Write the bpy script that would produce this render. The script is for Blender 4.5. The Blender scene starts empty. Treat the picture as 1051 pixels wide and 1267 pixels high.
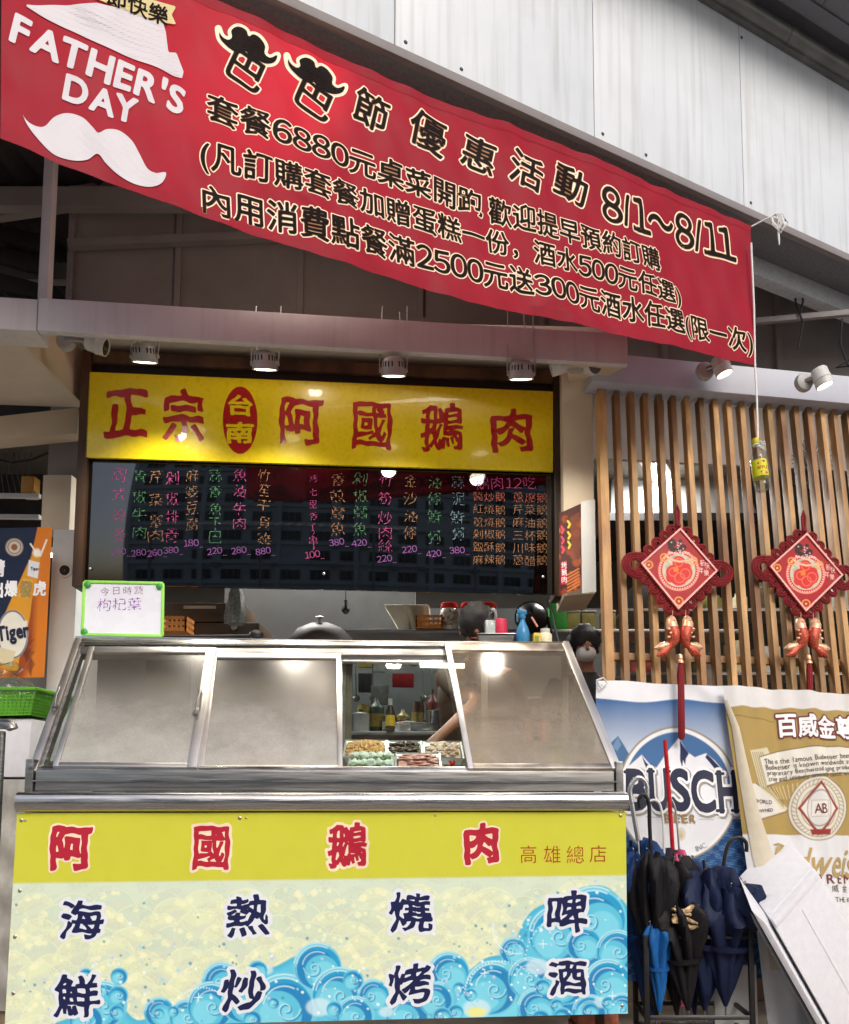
import bpy, bmesh, math, random
import numpy as np
from mathutils import Vector, Matrix, noise

random.seed(7)
RNG = np.random.RandomState(5)
scn = bpy.context.scene
COL = scn.collection
R = math.radians

# ------------------------------------------------------------------ camera
FPX, PX, PY, TILT, CAMZ = 1000.0, 580.0, 898.0, R(5.0), 1.1
cam_d = bpy.data.cameras.new('camera')
cam_d.sensor_width = 36
cam_d.lens = 36 * FPX / 1267
cam_d.shift_x = (525.5 - PX) / 1267
cam_d.shift_y = (PY - 633.5) / 1267
cam_d.clip_start = 0.05
cam_d.clip_end = 600
cam = bpy.data.objects.new('camera', cam_d)
COL.objects.link(cam)
cam.location = (0, 0, CAMZ)
cam.rotation_euler = (R(90) + TILT, 0, 0)
scn.camera = cam

# ------------------------------------------------------------------ sky, sun, exposure
SUN_EL, SUN_AZ = R(38), R(158)
w = bpy.data.worlds.new('World')
scn.world = w
w.use_nodes = True
nt = w.node_tree
bg = nt.nodes['Background']
sky = nt.nodes.new('ShaderNodeTexSky')
sky.sky_type = 'NISHITA'
sky.sun_disc = False
sky.sun_elevation = SUN_EL
sky.sun_rotation = SUN_AZ
sky.air_density = 1.0
sky.dust_density = 4.0
sky.ozone_density = 0.6
nt.links.new(sky.outputs[0], bg.inputs[0])
bg.inputs[1].default_value = 0.15
sd = bpy.data.lights.new('sun', 'SUN')
sd.energy = 0.9
sd.angle = R(25)
sd.color = (1.0, 0.99, 0.97)
sun = bpy.data.objects.new('sun', sd)
COL.objects.link(sun)
sdir = Vector((math.sin(SUN_AZ) * math.cos(SUN_EL), math.cos(SUN_AZ) * math.cos(SUN_EL), math.sin(SUN_EL)))
sun.rotation_euler = sdir.to_track_quat('Z', 'Y').to_euler()
sun.location = (0, -6, 12)
scn.view_settings.view_transform = 'Standard'
scn.view_settings.look = 'None'
scn.view_settings.exposure = 0.52
scn.view_settings.gamma = 1
scn.view_settings.use_curve_mapping = False
scn.cycles.max_bounces = 8
scn.cycles.transparent_max_bounces = 16
scn.cycles.use_denoising = True
scn.cycles.sample_clamp_indirect = 6

# ------------------------------------------------------------------ geometry helpers
def ray(x, y):
    cx, cy = (x - PX) / FPX, (PY - y) / FPX
    return np.array([cx, math.cos(TILT) - math.sin(TILT) * cy, math.sin(TILT) + math.cos(TILT) * cy])
def at(x, y, d):
    r = ray(x, y)
    return np.array([0, 0, CAMZ]) + r * (d / r[1])

class Fr:
    """a surface: origin O, axes U, V, outward normal N, optional relief disp(u, v)"""
    def __init__(s, O, U, V, disp=None):
        s.O = np.array(O, float); s.U = np.array(U, float); s.V = np.array(V, float)
        n = np.cross(s.U, s.V); s.N = n / np.linalg.norm(n); s.disp = disp
        if s.N[1] > 0: s.N = -s.N
    def P(s, u, v, n=0.0):
        if s.disp is not None: n = n + s.disp(u, v)
        u, v, n = np.broadcast_arrays(np.asarray(u, float), np.asarray(v, float), np.asarray(n, float))
        return s.O + u[..., None] * s.U + v[..., None] * s.V + n[..., None] * s.N
    def hit(s, x, y, n=0.0):
        x = np.asarray(x, float); y = np.asarray(y, float)
        cx, cy = (x - PX) / FPX, (PY - y) / FPX
        d = np.stack([cx, math.cos(TILT) - math.sin(TILT) * cy, math.sin(TILT) + math.cos(TILT) * cy], -1)
        o = np.array([0, 0, CAMZ])
        t = ((s.O + n * s.N - o) @ s.N) / (d @ s.N)
        p = o + d * t[..., None] - s.O - n * s.N
        uu, vv, uv = s.U @ s.U, s.V @ s.V, s.U @ s.V
        a, b = p @ s.U, p @ s.V
        det = uu * vv - uv * uv
        return (a * vv - b * uv) / det, (b * uu - a * uv) / det
    def shift(s, n):
        return Fr(s.O + n * s.N, s.U, s.V, s.disp)

def wall(xp, depth, vpx, disp=None):
    p = at(xp, 985, depth); t = 1.0 / ((vpx - PX) / FPX)
    L = math.hypot(1, t)
    return Fr((p[0], p[1], 0), (1 / L, t / L, 0), (0, 0, 1), disp)

FLAT = Fr((0, 0, 0), (1, 0, 0), (0, 0, 1))

class MB:
    def __init__(s): s.v = []; s.f = []; s.n = 0
    def add(s, vs, fs):
        vs = np.asarray(vs, float).reshape(-1, 3)
        s.v.append(vs)
        k = s.n
        s.f.extend([tuple(i + k for i in f) for f in fs])
        s.n += len(vs); return s
    def box8(s, c):
        return s.add(c, [(0, 1, 2, 3), (7, 6, 5, 4), (0, 4, 5, 1), (1, 5, 6, 2), (2, 6, 7, 3), (3, 7, 4, 0)])
    def box(s, F, u0, u1, v0, v1, n0, n1):
        c = [F.P(u0, v0, n0), F.P(u1, v0, n0), F.P(u1, v1, n0), F.P(u0, v1, n0),
             F.P(u0, v0, n1), F.P(u1, v0, n1), F.P(u1, v1, n1), F.P(u0, v1, n1)]
        return s.box8(np.array(c))
    def cbox(s, c, size, rz=0.0, M=None):
        x, y, z = np.array(size) / 2
        p = np.array([(-x, -y, -z), (x, -y, -z), (x, -y, z), (-x, -y, z), (-x, y, -z), (x, y, -z), (x, y, z), (-x, y, z)])
        if M is None:
            cr, sr = math.cos(rz), math.sin(rz); M = np.array([[cr, -sr, 0], [sr, cr, 0], [0, 0, 1]])
        return s.box8(p @ np.array(M).T + np.array(c))
    def prism(s, quadA, quadB):
        return s.box8(np.array(list(quadA) + list(quadB)))
    def beam(s, p, q, wd, ht, up=(0, 0, 1)):
        p, q = np.array(p, float), np.array(q, float)
        d = q - p; d /= np.linalg.norm(d); up = np.array(up, float)
        a = np.cross(d, up); a /= np.linalg.norm(a); b = np.cross(a, d)
        A = [p + a * i * wd / 2 + b * j * ht / 2 for i, j in ((-1, -1), (1, -1), (1, 1), (-1, 1))]
        B = [x + (q - p) for x in A]
        return s.box8(np.array(A + B))
    def tube(s, pts, r, seg=10, cap=True):
        pts = [np.array(p, float) for p in pts]; n = len(pts)
        rs = r if hasattr(r, '__len__') else [r] * n
        vs = []; prev = None
        for i, p in enumerate(pts):
            d = pts[min(i + 1, n - 1)] - pts[max(i - 1, 0)]
            d /= (np.linalg.norm(d) + 1e-12)
            if prev is None:
                a = np.cross(d, (0, 0, 1)) if abs(d[2]) < .9 else np.cross(d, (1, 0, 0))
            else: a = prev - d * (prev @ d)
            a /= (np.linalg.norm(a) + 1e-12); prev = a
            b = np.cross(d, a)
            for k in range(seg):
                t = 2 * math.pi * k / seg
                vs.append(p + rs[i] * (math.cos(t) * a + math.sin(t) * b))
        fs = []
        for i in range(n - 1):
            for k in range(seg):
                k2 = (k + 1) % seg
                fs.append((i * seg + k, i * seg + k2, (i + 1) * seg + k2, (i + 1) * seg + k))
        if cap:
            fs.append(tuple(range(seg))[::-1]); fs.append(tuple((n - 1) * seg + k for k in range(seg)))
        return s.add(vs, fs)
    def lathe(s, base, axis, prof, seg=20, mod=None):
        base = np.array(base, float); d = np.array(axis, float); d /= np.linalg.norm(d)
        a = np.cross(d, (0, 1, 0)) if abs(d[1]) < .9 else np.cross(d, (1, 0, 0))
        a /= np.linalg.norm(a); b = np.cross(d, a)
        vs = []
        for i, (r, h) in enumerate(prof):
            for k in range(seg):
                t = 2 * math.pi * k / seg
                rr, hh = (r, h) if mod is None else mod(r, h, t, i)
                vs.append(base + d * hh + rr * (math.cos(t) * a + math.sin(t) * b))
        fs = []
        for i in range(len(prof) - 1):
            for k in range(seg):
                k2 = (k + 1) % seg
                fs.append((i * seg + k, (i + 1) * seg + k, (i + 1) * seg + k2, i * seg + k2))
        m = len(prof) - 1
        if prof[0][0] > 1e-5: fs.append(tuple(range(seg)))
        if prof[m][0] > 1e-5: fs.append(tuple(m * seg + k for k in range(seg))[::-1])
        return s.add(vs, fs)
    def ball(s, c, r, seg=10, rings=6, sc=(1, 1, 1)):
        c = np.array(c, float); vs = [c + np.array((0, 0, r * sc[2]))]
        for i in range(1, rings):
            t = math.pi * i / rings
            for k in range(seg):
                p = 2 * math.pi * k / seg
                vs.append(c + np.array((r * sc[0] * math.sin(t) * math.cos(p), r * sc[1] * math.sin(t) * math.sin(p), r * sc[2] * math.cos(t))))
        vs.append(c - np.array((0, 0, r * sc[2]))); fs = []
        for k in range(seg):
            fs.append((0, 1 + k, 1 + (k + 1) % seg))
            e = 1 + (rings - 2) * seg
            fs.append((e + k, len(vs) - 1, e + (k + 1) % seg))
            for i in range(rings - 2):
                a = 1 + i * seg
                fs.append((a + k, a + seg + k, a + seg + (k + 1) % seg, a + (k + 1) % seg))
        return s.add(vs, fs)
    def grid(s, P):
        h, wd = P.shape[:2]
        fs = [(j * wd + i, (j + 1) * wd + i, (j + 1) * wd + i + 1, j * wd + i + 1) for j in range(h - 1) for i in range(wd - 1)]
        return s.add(P.reshape(-1, 3), fs)
    def build(s, name, m, parent=None, smooth=False, bevel=0, colors=None, fixn=True):
        vs = np.concatenate(s.v) if s.v else np.zeros((0, 3))
        if parent is not None: vs = vs - np.array(WL[parent.name])
        me = bpy.data.meshes.new(name)
        me.from_pydata(vs.tolist(), [], s.f)
        if fixn or bevel:
            bm = bmesh.new(); bm.from_mesh(me)
            if fixn: bmesh.ops.recalc_face_normals(bm, faces=bm.faces)
            if bevel:
                es = [e for e in bm.edges if len(e.link_faces) == 2 and e.calc_face_angle(0) > .6]
                bmesh.ops.bevel(bm, geom=es, offset=bevel, segments=2, affect='EDGES', profile=.6, clamp_overlap=True)
            bm.to_mesh(me); bm.free()
        if smooth: me.shade_smooth()
        if bevel:
            me.shade_smooth()
            try: me.set_sharp_from_angle(angle=R(40))
            except Exception: pass
        elif smooth:
            try: me.set_sharp_from_angle(angle=R(50))
            except Exception: pass
        if colors is not None:
            ca = me.color_attributes.new('Col', 'FLOAT_COLOR', 'POINT')
            c4 = np.ones((len(me.vertices), 4), np.float32); c4[:, :3] = colors
            ca.data.foreach_set('color', c4.ravel())
        me.materials.append(m)
        o = bpy.data.objects.new(name, me); COL.objects.link(o)
        if parent is not None:
            o.parent = parent; WL[o.name] = WL[parent.name]
        else: WL[o.name] = (0, 0, 0)
        return o

WL = {}
def tag(o, label=None, cat=None, group=None, kind=None):
    if label: o['label'] = label
    if cat: o['category'] = cat
    if group: o['group'] = group
    if kind: o['kind'] = kind
    return o
def thing(name, label, cat, loc, group=None):
    o = bpy.data.objects.new(name, None); COL.objects.link(o)
    o.location = tuple(float(c) for c in loc); o.empty_display_size = .05
    WL[o.name] = tuple(float(c) for c in loc)
    return tag(o, label, cat, group)
def copy_tree(o, parent=None):
    c = o.copy(); COL.objects.link(c)
    if parent is not None: c.parent = parent
    for ch in list(o.children): copy_tree(ch, c)
    return c
def struct(mb, name, m, **k): return tag(mb.build(name, m, **k), kind='structure')

# ------------------------------------------------------------------ materials
def lin(c):
    c = np.array(c, float) / 255
    return np.where(c <= .04045, c / 12.92, ((c + .055) / 1.055) ** 2.4)
MATS = {}
def mat(name, rgb, rough=.6, metal=0, var=.12, scale=8, bump=.0, bscale=40, stretch=(1, 1, 1), dirt=0, dirtc=(.08, .07, .06),
        spec=.5, trans=0, ior=1.45, emit=0, coat=0, alpha=1, vcol=False, streak=0, transl=0, rvar=.08):
    if name in MATS: return MATS[name]
    m = bpy.data.materials.new(name); m.use_nodes = True
    n, L = m.node_tree.nodes, m.node_tree.links
    b = n['Principled BSDF']
    rgb = lin(rgb) if max(rgb) > 1 else np.array(rgb)
    tc = n.new('ShaderNodeTexCoord'); mp = n.new('ShaderNodeMapping')
    geo = n.new('ShaderNodeNewGeometry')
    L.new(geo.outputs['Position'], mp.inputs[0]); mp.inputs['Scale'].default_value = stretch
    nz = n.new('ShaderNodeTexNoise'); nz.inputs['Scale'].default_value = scale; nz.inputs['Detail'].default_value = 6
    L.new(mp.outputs[0], nz.inputs[0])
    mr = n.new('ShaderNodeMapRange'); mr.inputs[1].default_value = .3; mr.inputs[2].default_value = .7
    mr.inputs[3].default_value = 1 - var; mr.inputs[4].default_value = 1 + var
    L.new(nz.outputs[0], mr.inputs[0])
    mul = n.new('ShaderNodeVectorMath'); mul.operation = 'SCALE'
    if vcol:
        at_ = n.new('ShaderNodeAttribute'); at_.attribute_name = 'Col'; L.new(at_.outputs[0], mul.inputs[0])
    else: mul.inputs[0].default_value = tuple(rgb)
    L.new(mr.outputs[0], mul.inputs['Scale'])
    out = mul.outputs[0]
    if dirt:
        n2 = n.new('ShaderNodeTexNoise'); n2.inputs['Scale'].default_value = scale * .45; n2.inputs['Detail'].default_value = 10
        n2.inputs['Roughness'].default_value = .7
        L.new(mp.outputs[0], n2.inputs[0])
        r2 = n.new('ShaderNodeMapRange'); r2.inputs[1].default_value = .52; r2.inputs[2].default_value = .78
        r2.inputs[3].default_value = 0; r2.inputs[4].default_value = dirt; L.new(n2.outputs[0], r2.inputs[0])
        mx = n.new('ShaderNodeMix'); mx.data_type = 'RGBA'
        L.new(r2.outputs[0], mx.inputs[0]); L.new(out, mx.inputs[6]); mx.inputs[7].default_value = (*dirtc, 1)
        out = mx.outputs[2]
    if streak:
        m3 = n.new('ShaderNodeMapping'); m3.inputs['Scale'].default_value = (9, 9, .35); L.new(geo.outputs['Position'], m3.inputs[0])
        n3 = n.new('ShaderNodeTexNoise'); n3.inputs['Scale'].default_value = 3; n3.inputs['Detail'].default_value = 8; L.new(m3.outputs[0], n3.inputs[0])
        r3 = n.new('ShaderNodeMapRange'); r3.inputs[1].default_value = .5; r3.inputs[2].default_value = .8; r3.inputs[3].default_value = 0; r3.inputs[4].default_value = streak
        L.new(n3.outputs[0], r3.inputs[0])
        mx = n.new('ShaderNodeMix'); mx.data_type = 'RGBA'
        L.new(r3.outputs[0], mx.inputs[0]); L.new(out, mx.inputs[6]); mx.inputs[7].default_value = (*dirtc, 1)
        out = mx.outputs[2]
    L.new(out, b.inputs['Base Color'])
    b.inputs['Metallic'].default_value = metal
    b.inputs['Specular IOR Level'].default_value = spec
    b.inputs['IOR'].default_value = ior
    b.inputs['Transmission Weight'].default_value = trans
    b.inputs['Coat Weight'].default_value = coat
    b.inputs['Alpha'].default_value = alpha
    rr = n.new('ShaderNodeMapRange'); rr.inputs[1].default_value = .3; rr.inputs[2].default_value = .7
    rr.inputs[3].default_value = max(0, rough - rvar); rr.inputs[4].default_value = min(1, rough + rvar)
    L.new(nz.outputs[0], rr.inputs[0]); L.new(rr.outputs[0], b.inputs['Roughness'])
    if emit:
        b.inputs['Emission Strength'].default_value = emit; b.inputs['Emission Color'].default_value = (*rgb, 1)
    if bump:
        nb = n.new('ShaderNodeTexNoise'); nb.inputs['Scale'].default_value = bscale; nb.inputs['Detail'].default_value = 5
        L.new(mp.outputs[0], nb.inputs[0])
        bp = n.new('ShaderNodeBump'); bp.inputs['Strength'].default_value = bump; bp.inputs['Distance'].default_value = .01
        L.new(nb.outputs[0], bp.inputs['Height']); L.new(bp.outputs[0], b.inputs['Normal'])
    if transl:
        tl = n.new('ShaderNodeBsdfTranslucent'); L.new(out, tl.inputs[0])
        ms = n.new('ShaderNodeMixShader'); ms.inputs[0].default_value = transl
        L.new(b.outputs[0], ms.inputs[1]); L.new(tl.outputs[0], ms.inputs[2]); L.new(ms.outputs[0], n['Material Output'].inputs[0])
    MATS[name] = m; return m

def wood(name, c1, c2, stretch=(14, 14, .9)):
    if name in MATS: return MATS[name]
    m = mat(name, c1, .55, var=.3, scale=2.2, stretch=stretch, bump=.25, bscale=5)
    n, L = m.node_tree.nodes, m.node_tree.links
    b = n['Principled BSDF']
    src = b.inputs['Base Color'].links[0].from_socket
    oi = n.new('ShaderNodeObjectInfo')
    geo = [x for x in n if x.type == 'NEW_GEOMETRY'][0]
    mp = n.new('ShaderNodeMapping'); mp.inputs['Scale'].default_value = (3, 3, .8); L.new(geo.outputs['Position'], mp.inputs[0])
    addv = n.new('ShaderNodeVectorMath'); L.new(mp.outputs[0], addv.inputs[0]); 
    cmb = n.new('ShaderNodeCombineXYZ'); mlt = n.new('ShaderNodeMath'); mlt.operation = 'MULTIPLY'; mlt.inputs[1].default_value = 50
    L.new(oi.outputs['Random'], mlt.inputs[0]); L.new(mlt.outputs[0], cmb.inputs[0]); L.new(cmb.outputs[0], addv.inputs[1])
    nz = n.new('ShaderNodeTexNoise'); nz.inputs['Scale'].default_value = 1.6; nz.inputs['Detail'].default_value = 8; L.new(addv.outputs[0], nz.inputs[0])
    mr = n.new('ShaderNodeMapRange'); mr.inputs[1].default_value = .38; mr.inputs[2].default_value = .66; L.new(nz.outputs[0], mr.inputs[0])
    mx = n.new('ShaderNodeMix'); mx.data_type = 'RGBA'; L.new(mr.outputs[0], mx.inputs[0]); L.new(src, mx.inputs[6])
    mx.inputs[7].default_value = (*lin(c2), 1)
    m2 = n.new('ShaderNodeMapRange'); m2.inputs[3].default_value = .68; m2.inputs[4].default_value = 1.2; L.new(oi.outputs['Random'], m2.inputs[0])
    sc = n.new('ShaderNodeVectorMath'); sc.operation = 'SCALE'; L.new(mx.outputs[2], sc.inputs[0]); L.new(m2.outputs[0], sc.inputs['Scale'])
    L.new(sc.outputs[0], b.inputs['Base Color'])
    return m

def steel(name, base=.5, rough=.3, stretch=(1, 1, 30), dirt=.25):
    return mat(name, (base, base * .985, base * .95), rough, metal=1, var=.14, scale=5, stretch=stretch, bump=.06, bscale=8, dirt=dirt, dirtc=(.18, .15, .11), rvar=.12)

M_FASCIA = mat('fascia_paint', (212, 218, 224), .45, var=.05, scale=3, streak=.42, dirtc=(.30, .30, .29), dirt=.2, bump=.03)
M_LIP = mat('lip_paint', (128, 122, 122), .6, var=.1, dirt=.3)
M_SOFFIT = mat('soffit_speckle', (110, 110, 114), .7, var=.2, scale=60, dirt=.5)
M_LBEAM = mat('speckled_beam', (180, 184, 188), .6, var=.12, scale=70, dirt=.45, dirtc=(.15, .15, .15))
M_BEAM = mat('beam_paint', (204, 201, 202), .6, var=.06, scale=4, streak=.25, dirt=.3, dirtc=(.25, .22, .2))
M_BBEAM = mat('blue_beam_paint', (180, 184, 196), .5, var=.05, dirt=.12, dirtc=(.3, .3, .32))
M_CREAM = mat('cream_plaster', (205, 190, 165), .7, var=.06, scale=5, dirt=.2, dirtc=(.35, .28, .2), bump=.12, bscale=60)
M_CEIL = mat('ceiling_paint', (206, 194, 176), .7, var=.04, dirt=.1, dirtc=(.4, .33, .25))
M_DARKWALL = mat('transom_panel', (146, 140, 136), .8, var=.12, scale=3, dirt=.3)
M_DARKSTEEL = mat('dark_steel', (70, 66, 64), .6, metal=.2, var=.2)
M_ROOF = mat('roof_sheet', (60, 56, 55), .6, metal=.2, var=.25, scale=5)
M_FRAME = wood('frame_wood', (92, 66, 44), (52, 36, 26), (10, 10, .8))
M_SLAT = wood('slat_wood', (186, 146, 94), (124, 84, 50))
M_GLASSB = mat('black_glass', (7, 8, 9), .025, var=.2, ior=1.8, rvar=.01)
M_STEEL = mat('brushed_steel', (.62, .60, .57), .36, metal=1, var=.06, scale=4, bump=.02, bscale=30, dirt=.10, dirtc=(.2, .16, .12), rvar=.05)
M_STEELH = steel('steel_horizontal', .5, .27, (1, 1, 40), .5)
M_STEELD = steel('steel_dull', .33, .4, (1, 1, 20), .6)
M_WHITEP = mat('white_plastic', (205, 205, 200), .45, var=.04, dirt=.1)
M_FOAM = mat('foam', (212, 212, 216), .85, var=.04, scale=30, bump=.15, bscale=220, dirt=.12, dirtc=(.45, .4, .33))
M_BLACKM = mat('black_metal', (26, 25, 26), .4, var=.2)
M_BLACK = mat('black_matte', (18, 17, 17), .6, var=.2)
M_PRINT = mat('printed_vinyl', (255, 255, 255), .4, var=.02, vcol=True, bump=.02, bscale=300, dirt=.06, dirtc=(.3, .28, .2), scale=14, spec=.22)
M_CLOTH = mat('printed_cloth', (255, 255, 255), .75, var=.04, vcol=True, bump=.12, bscale=500, transl=.12)
M_REDCORD = mat('red_cord', (124, 6, 18), .7, var=.25, scale=90, bump=.4, bscale=300)
M_GOLD = mat('gold_plastic', (226, 178, 140), .32, metal=.35, var=.3, scale=50)
M_REDPL = mat('red_plastic', (190, 30, 24), .35, var=.2)
M_WHITECORD = mat('white_cord', (225, 225, 222), .8, var=.1, scale=100, bump=.3)
def glass(name, tint=(.9, .95, .93), rough=.02, fog=0, fogc=(.75, .73, .68), lo=0., hi=1., fmin=.08):
    """thin pane: mostly see-through, glossy by angle, with condensation mist that is thicker where noise says so"""
    m = bpy.data.materials.new(name); m.use_nodes = True; n, L = m.node_tree.nodes, m.node_tree.links
    n.remove(n['Principled BSDF'])
    tr = n.new('ShaderNodeBsdfTransparent'); tr.inputs[0].default_value = (*tint, 1)
    gl = n.new('ShaderNodeBsdfGlossy'); gl.inputs['Roughness'].default_value = rough
    fr = n.new('ShaderNodeFresnel'); g0 = n.new('ShaderNodeNewGeometry'); ir = n.new('ShaderNodeMapRange')
    ir.inputs[3].default_value = 1.5; ir.inputs[4].default_value = 1 / 1.5; L.new(g0.outputs['Backfacing'], ir.inputs[0]); L.new(ir.outputs[0], fr.inputs[0])
    mx = n.new('ShaderNodeMixShader'); L.new(fr.outputs[0], mx.inputs[0]); L.new(tr.outputs[0], mx.inputs[1]); L.new(gl.outputs[0], mx.inputs[2])
    out = mx.outputs[0]
    if fog:
        geo = n.new('ShaderNodeNewGeometry'); sp = n.new('ShaderNodeSeparateXYZ'); L.new(geo.outputs['Position'], sp.inputs[0])
        zr = n.new('ShaderNodeMapRange'); zr.interpolation_type = 'SMOOTHSTEP'
        zr.inputs[1].default_value = lo; zr.inputs[2].default_value = hi; zr.inputs[3].default_value = 1; zr.inputs[4].default_value = fmin
        L.new(sp.outputs[2], zr.inputs[0])
        nz = n.new('ShaderNodeTexNoise'); nz.inputs['Scale'].default_value = 5; nz.inputs['Detail'].default_value = 9; nz.inputs['Roughness'].default_value = .65
        L.new(geo.outputs['Position'], nz.inputs[0])
        n2 = n.new('ShaderNodeTexNoise'); n2.inputs['Scale'].default_value = 330; n2.inputs['Detail'].default_value = 3; L.new(geo.outputs['Position'], n2.inputs[0])
        a = n.new('ShaderNodeMapRange'); a.inputs[1].default_value = .3; a.inputs[2].default_value = .7; a.inputs[3].default_value = .7; a.inputs[4].default_value = 1.2; L.new(nz.outputs[0], a.inputs[0])
        c = n.new('ShaderNodeMapRange'); c.inputs[1].default_value = .35; c.inputs[2].default_value = .65; c.inputs[3].default_value = .75; c.inputs[4].default_value = 1.15; L.new(n2.outputs[0], c.inputs[0])
        m1 = n.new('ShaderNodeMath'); m1.operation = 'MULTIPLY'; L.new(zr.outputs[0], m1.inputs[0]); L.new(a.outputs[0], m1.inputs[1])
        m2 = n.new('ShaderNodeMath'); m2.operation = 'MULTIPLY'; L.new(m1.outputs[0], m2.inputs[0]); L.new(c.outputs[0], m2.inputs[1])
        m3 = n.new('ShaderNodeMath'); m3.operation = 'MULTIPLY'; m3.inputs[1].default_value = fog; m3.use_clamp = True; L.new(m2.outputs[0], m3.inputs[0])
        df = n.new('ShaderNodeBsdfDiffuse'); df.inputs[0].default_value = (*fogc, 1)
        tl = n.new('ShaderNodeBsdfTranslucent'); tl.inputs[0].default_value = (*fogc, 1)
        dd = n.new('ShaderNodeMixShader'); dd.inputs[0].default_value = .45; L.new(df.outputs[0], dd.inputs[1]); L.new(tl.outputs[0], dd.inputs[2])
        mm = n.new('ShaderNodeMixShader'); L.new(m3.outputs[0], mm.inputs[0]); L.new(out, mm.inputs[1]); L.new(dd.outputs[0], mm.inputs[2]); out = mm.outputs[0]
    L.new(out, n['Material Output'].inputs[0]); return m
M_CLEAR = glass('clear_pane')
M_FOG = glass('misted_pane', rough=.22, fog=.62, fogc=(.76, .75, .71), tint=(.84, .82, .78), lo=1.2, hi=1.72, fmin=.04)
M_PLASTIC = glass('clear_plastic', (.86, .9, .9), .1, fog=.10, lo=0, hi=.1)

# ------------------------------------------------------------------ glyph outlines from Blender's own font
ALLTXT = ''.join(sorted(set('爸節優惠活動8/1～套餐6880元桌菜開跑歡迎提早預約訂購(凡加贈蛋糕一份，酒水500任選)內用消費點滿2500送300限次巴快樂'
    'FATHERSDAY\'BUSCHEERPM.,INTiger百威金尊Budweisrthfamoknwcyplgvxq正宗台南阿國鵝肉高雄總店海鮮熱炒燒烤啤周式蝦卷青椒牛芹蟹剁排骨麻婆豆腐'
    '蒜香魚下滷竹笙干貝雞烤七里串煎鱈筍絲金沙油條蚵泥吃醬紅薑鹽酥辣蔥爆三杯川味醋今日時蔬枸杞葉0123456789-福發虎請出WOLDNAK新年布招財進寶０１２３４５６７８９abcdefghijklmnopqrstuvwxyzABCDEFGHIJKLMNOPQRSTUVWXYZ')))
def glyph_outlines():
    objs = []
    for ch in ALLTXT:
        cu = bpy.data.curves.new('g', 'FONT'); cu.body = ch; cu.size = 1; cu.resolution_u = 4
        o = bpy.data.objects.new('g', cu); COL.objects.link(o); objs.append(o)
    bpy.context.view_layer.update()
    dg = bpy.context.evaluated_depsgraph_get(); res = {}
    for ch, o in zip(ALLTXT, objs):
        me = o.evaluated_get(dg).to_mesh()
        V = np.array([v.co[:2] for v in me.vertices]); cnt = {}
        for p in me.polygons:
            vs = list(p.vertices)
            for a, b in zip(vs, vs[1:] + vs[:1]):
                k = (min(a, b), max(a, b)); cnt[k] = cnt.get(k, 0) + 1
        E = np.array([k for k, c in cnt.items() if c == 1], int)
        if len(E): res[ch] = (V[E[:, 0]], V[E[:, 1]])
        o.evaluated_get(dg).to_mesh_clear()
    for o in objs:
        c = o.data; bpy.data.objects.remove(o); bpy.data.curves.remove(c)
    return res
GL = glyph_outlines()

def sdf_segs(X, Y, A, B, closed=True):
    """signed distance (positive inside) of grid points to segments A->B"""
    shp = X.shape; x = X.ravel(); y = Y.ravel()
    best = np.full(x.shape, 1e9); ins = np.zeros(x.shape, bool)
    for a, b in zip(A, B):
        dx, dy = b - a; L = dx * dx + dy * dy + 1e-14
        t = np.clip(((x - a[0]) * dx + (y - a[1]) * dy) / L, 0, 1)
        d = (x - a[0] - t * dx) ** 2 + (y - a[1] - t * dy) ** 2
        np.minimum(best, d, out=best)
        if closed and a[1] != b[1]:
            c = (a[1] > y) != (b[1] > y)
            ins ^= c & (x < (dx) * (y - a[1]) / (dy) + a[0])
    d = np.sqrt(best)
    return (np.where(ins, d, -d) if closed else -d).reshape(shp)

def msq(xs, ys, S, run=5):
    """filled marching squares of S>0 over grid xs, ys"""
    V = []; F = []; ny, nx = S.shape; cache = {}
    I = S > 0
    def vid(key, p):
        k = cache.get(key)
        if k is None: k = cache[key] = len(V); V.append(p)
        return k
    def corner(j, i): return vid((j, i), (xs[i], ys[j]))
    full = I[:-1, :-1] & I[1:, :-1] & I[:-1, 1:] & I[1:, 1:]
    some = (I[:-1, :-1] | I[1:, :-1] | I[:-1, 1:] | I[1:, 1:])
    for j in range(ny - 1):
        i = 0
        if not some[j].any(): continue
        while i < nx - 1:
            if full[j, i]:
                k = i
                while k + 1 < nx - 1 and full[j, k + 1] and k - i < run - 1: k += 1
                F.append((corner(j, i), corner(j, k + 1), corner(j + 1, k + 1), corner(j + 1, i))); i = k + 1; continue
            if some[j, i]:
                cs = ((j, i), (j, i + 1), (j + 1, i + 1), (j + 1, i)); poly = []
                for q in range(4):
                    a, b = cs[q], cs[(q + 1) % 4]; sa, sb = S[a], S[b]
                    if sa > 0: poly.append(corner(*a))
                    if (sa > 0) != (sb > 0):
                        t = sa / (sa - sb); lo, hi = (a, b) if a < b else (b, a)
                        poly.append(vid((lo, hi, 'e'), (xs[a[1]] + t * (xs[b[1]] - xs[a[1]]), ys[a[0]] + t * (ys[b[0]] - ys[a[0]]))))
                if len(poly) >= 3: F.append(tuple(poly))
            i += 1
    return np.array(V).reshape(-1, 2), F

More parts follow.
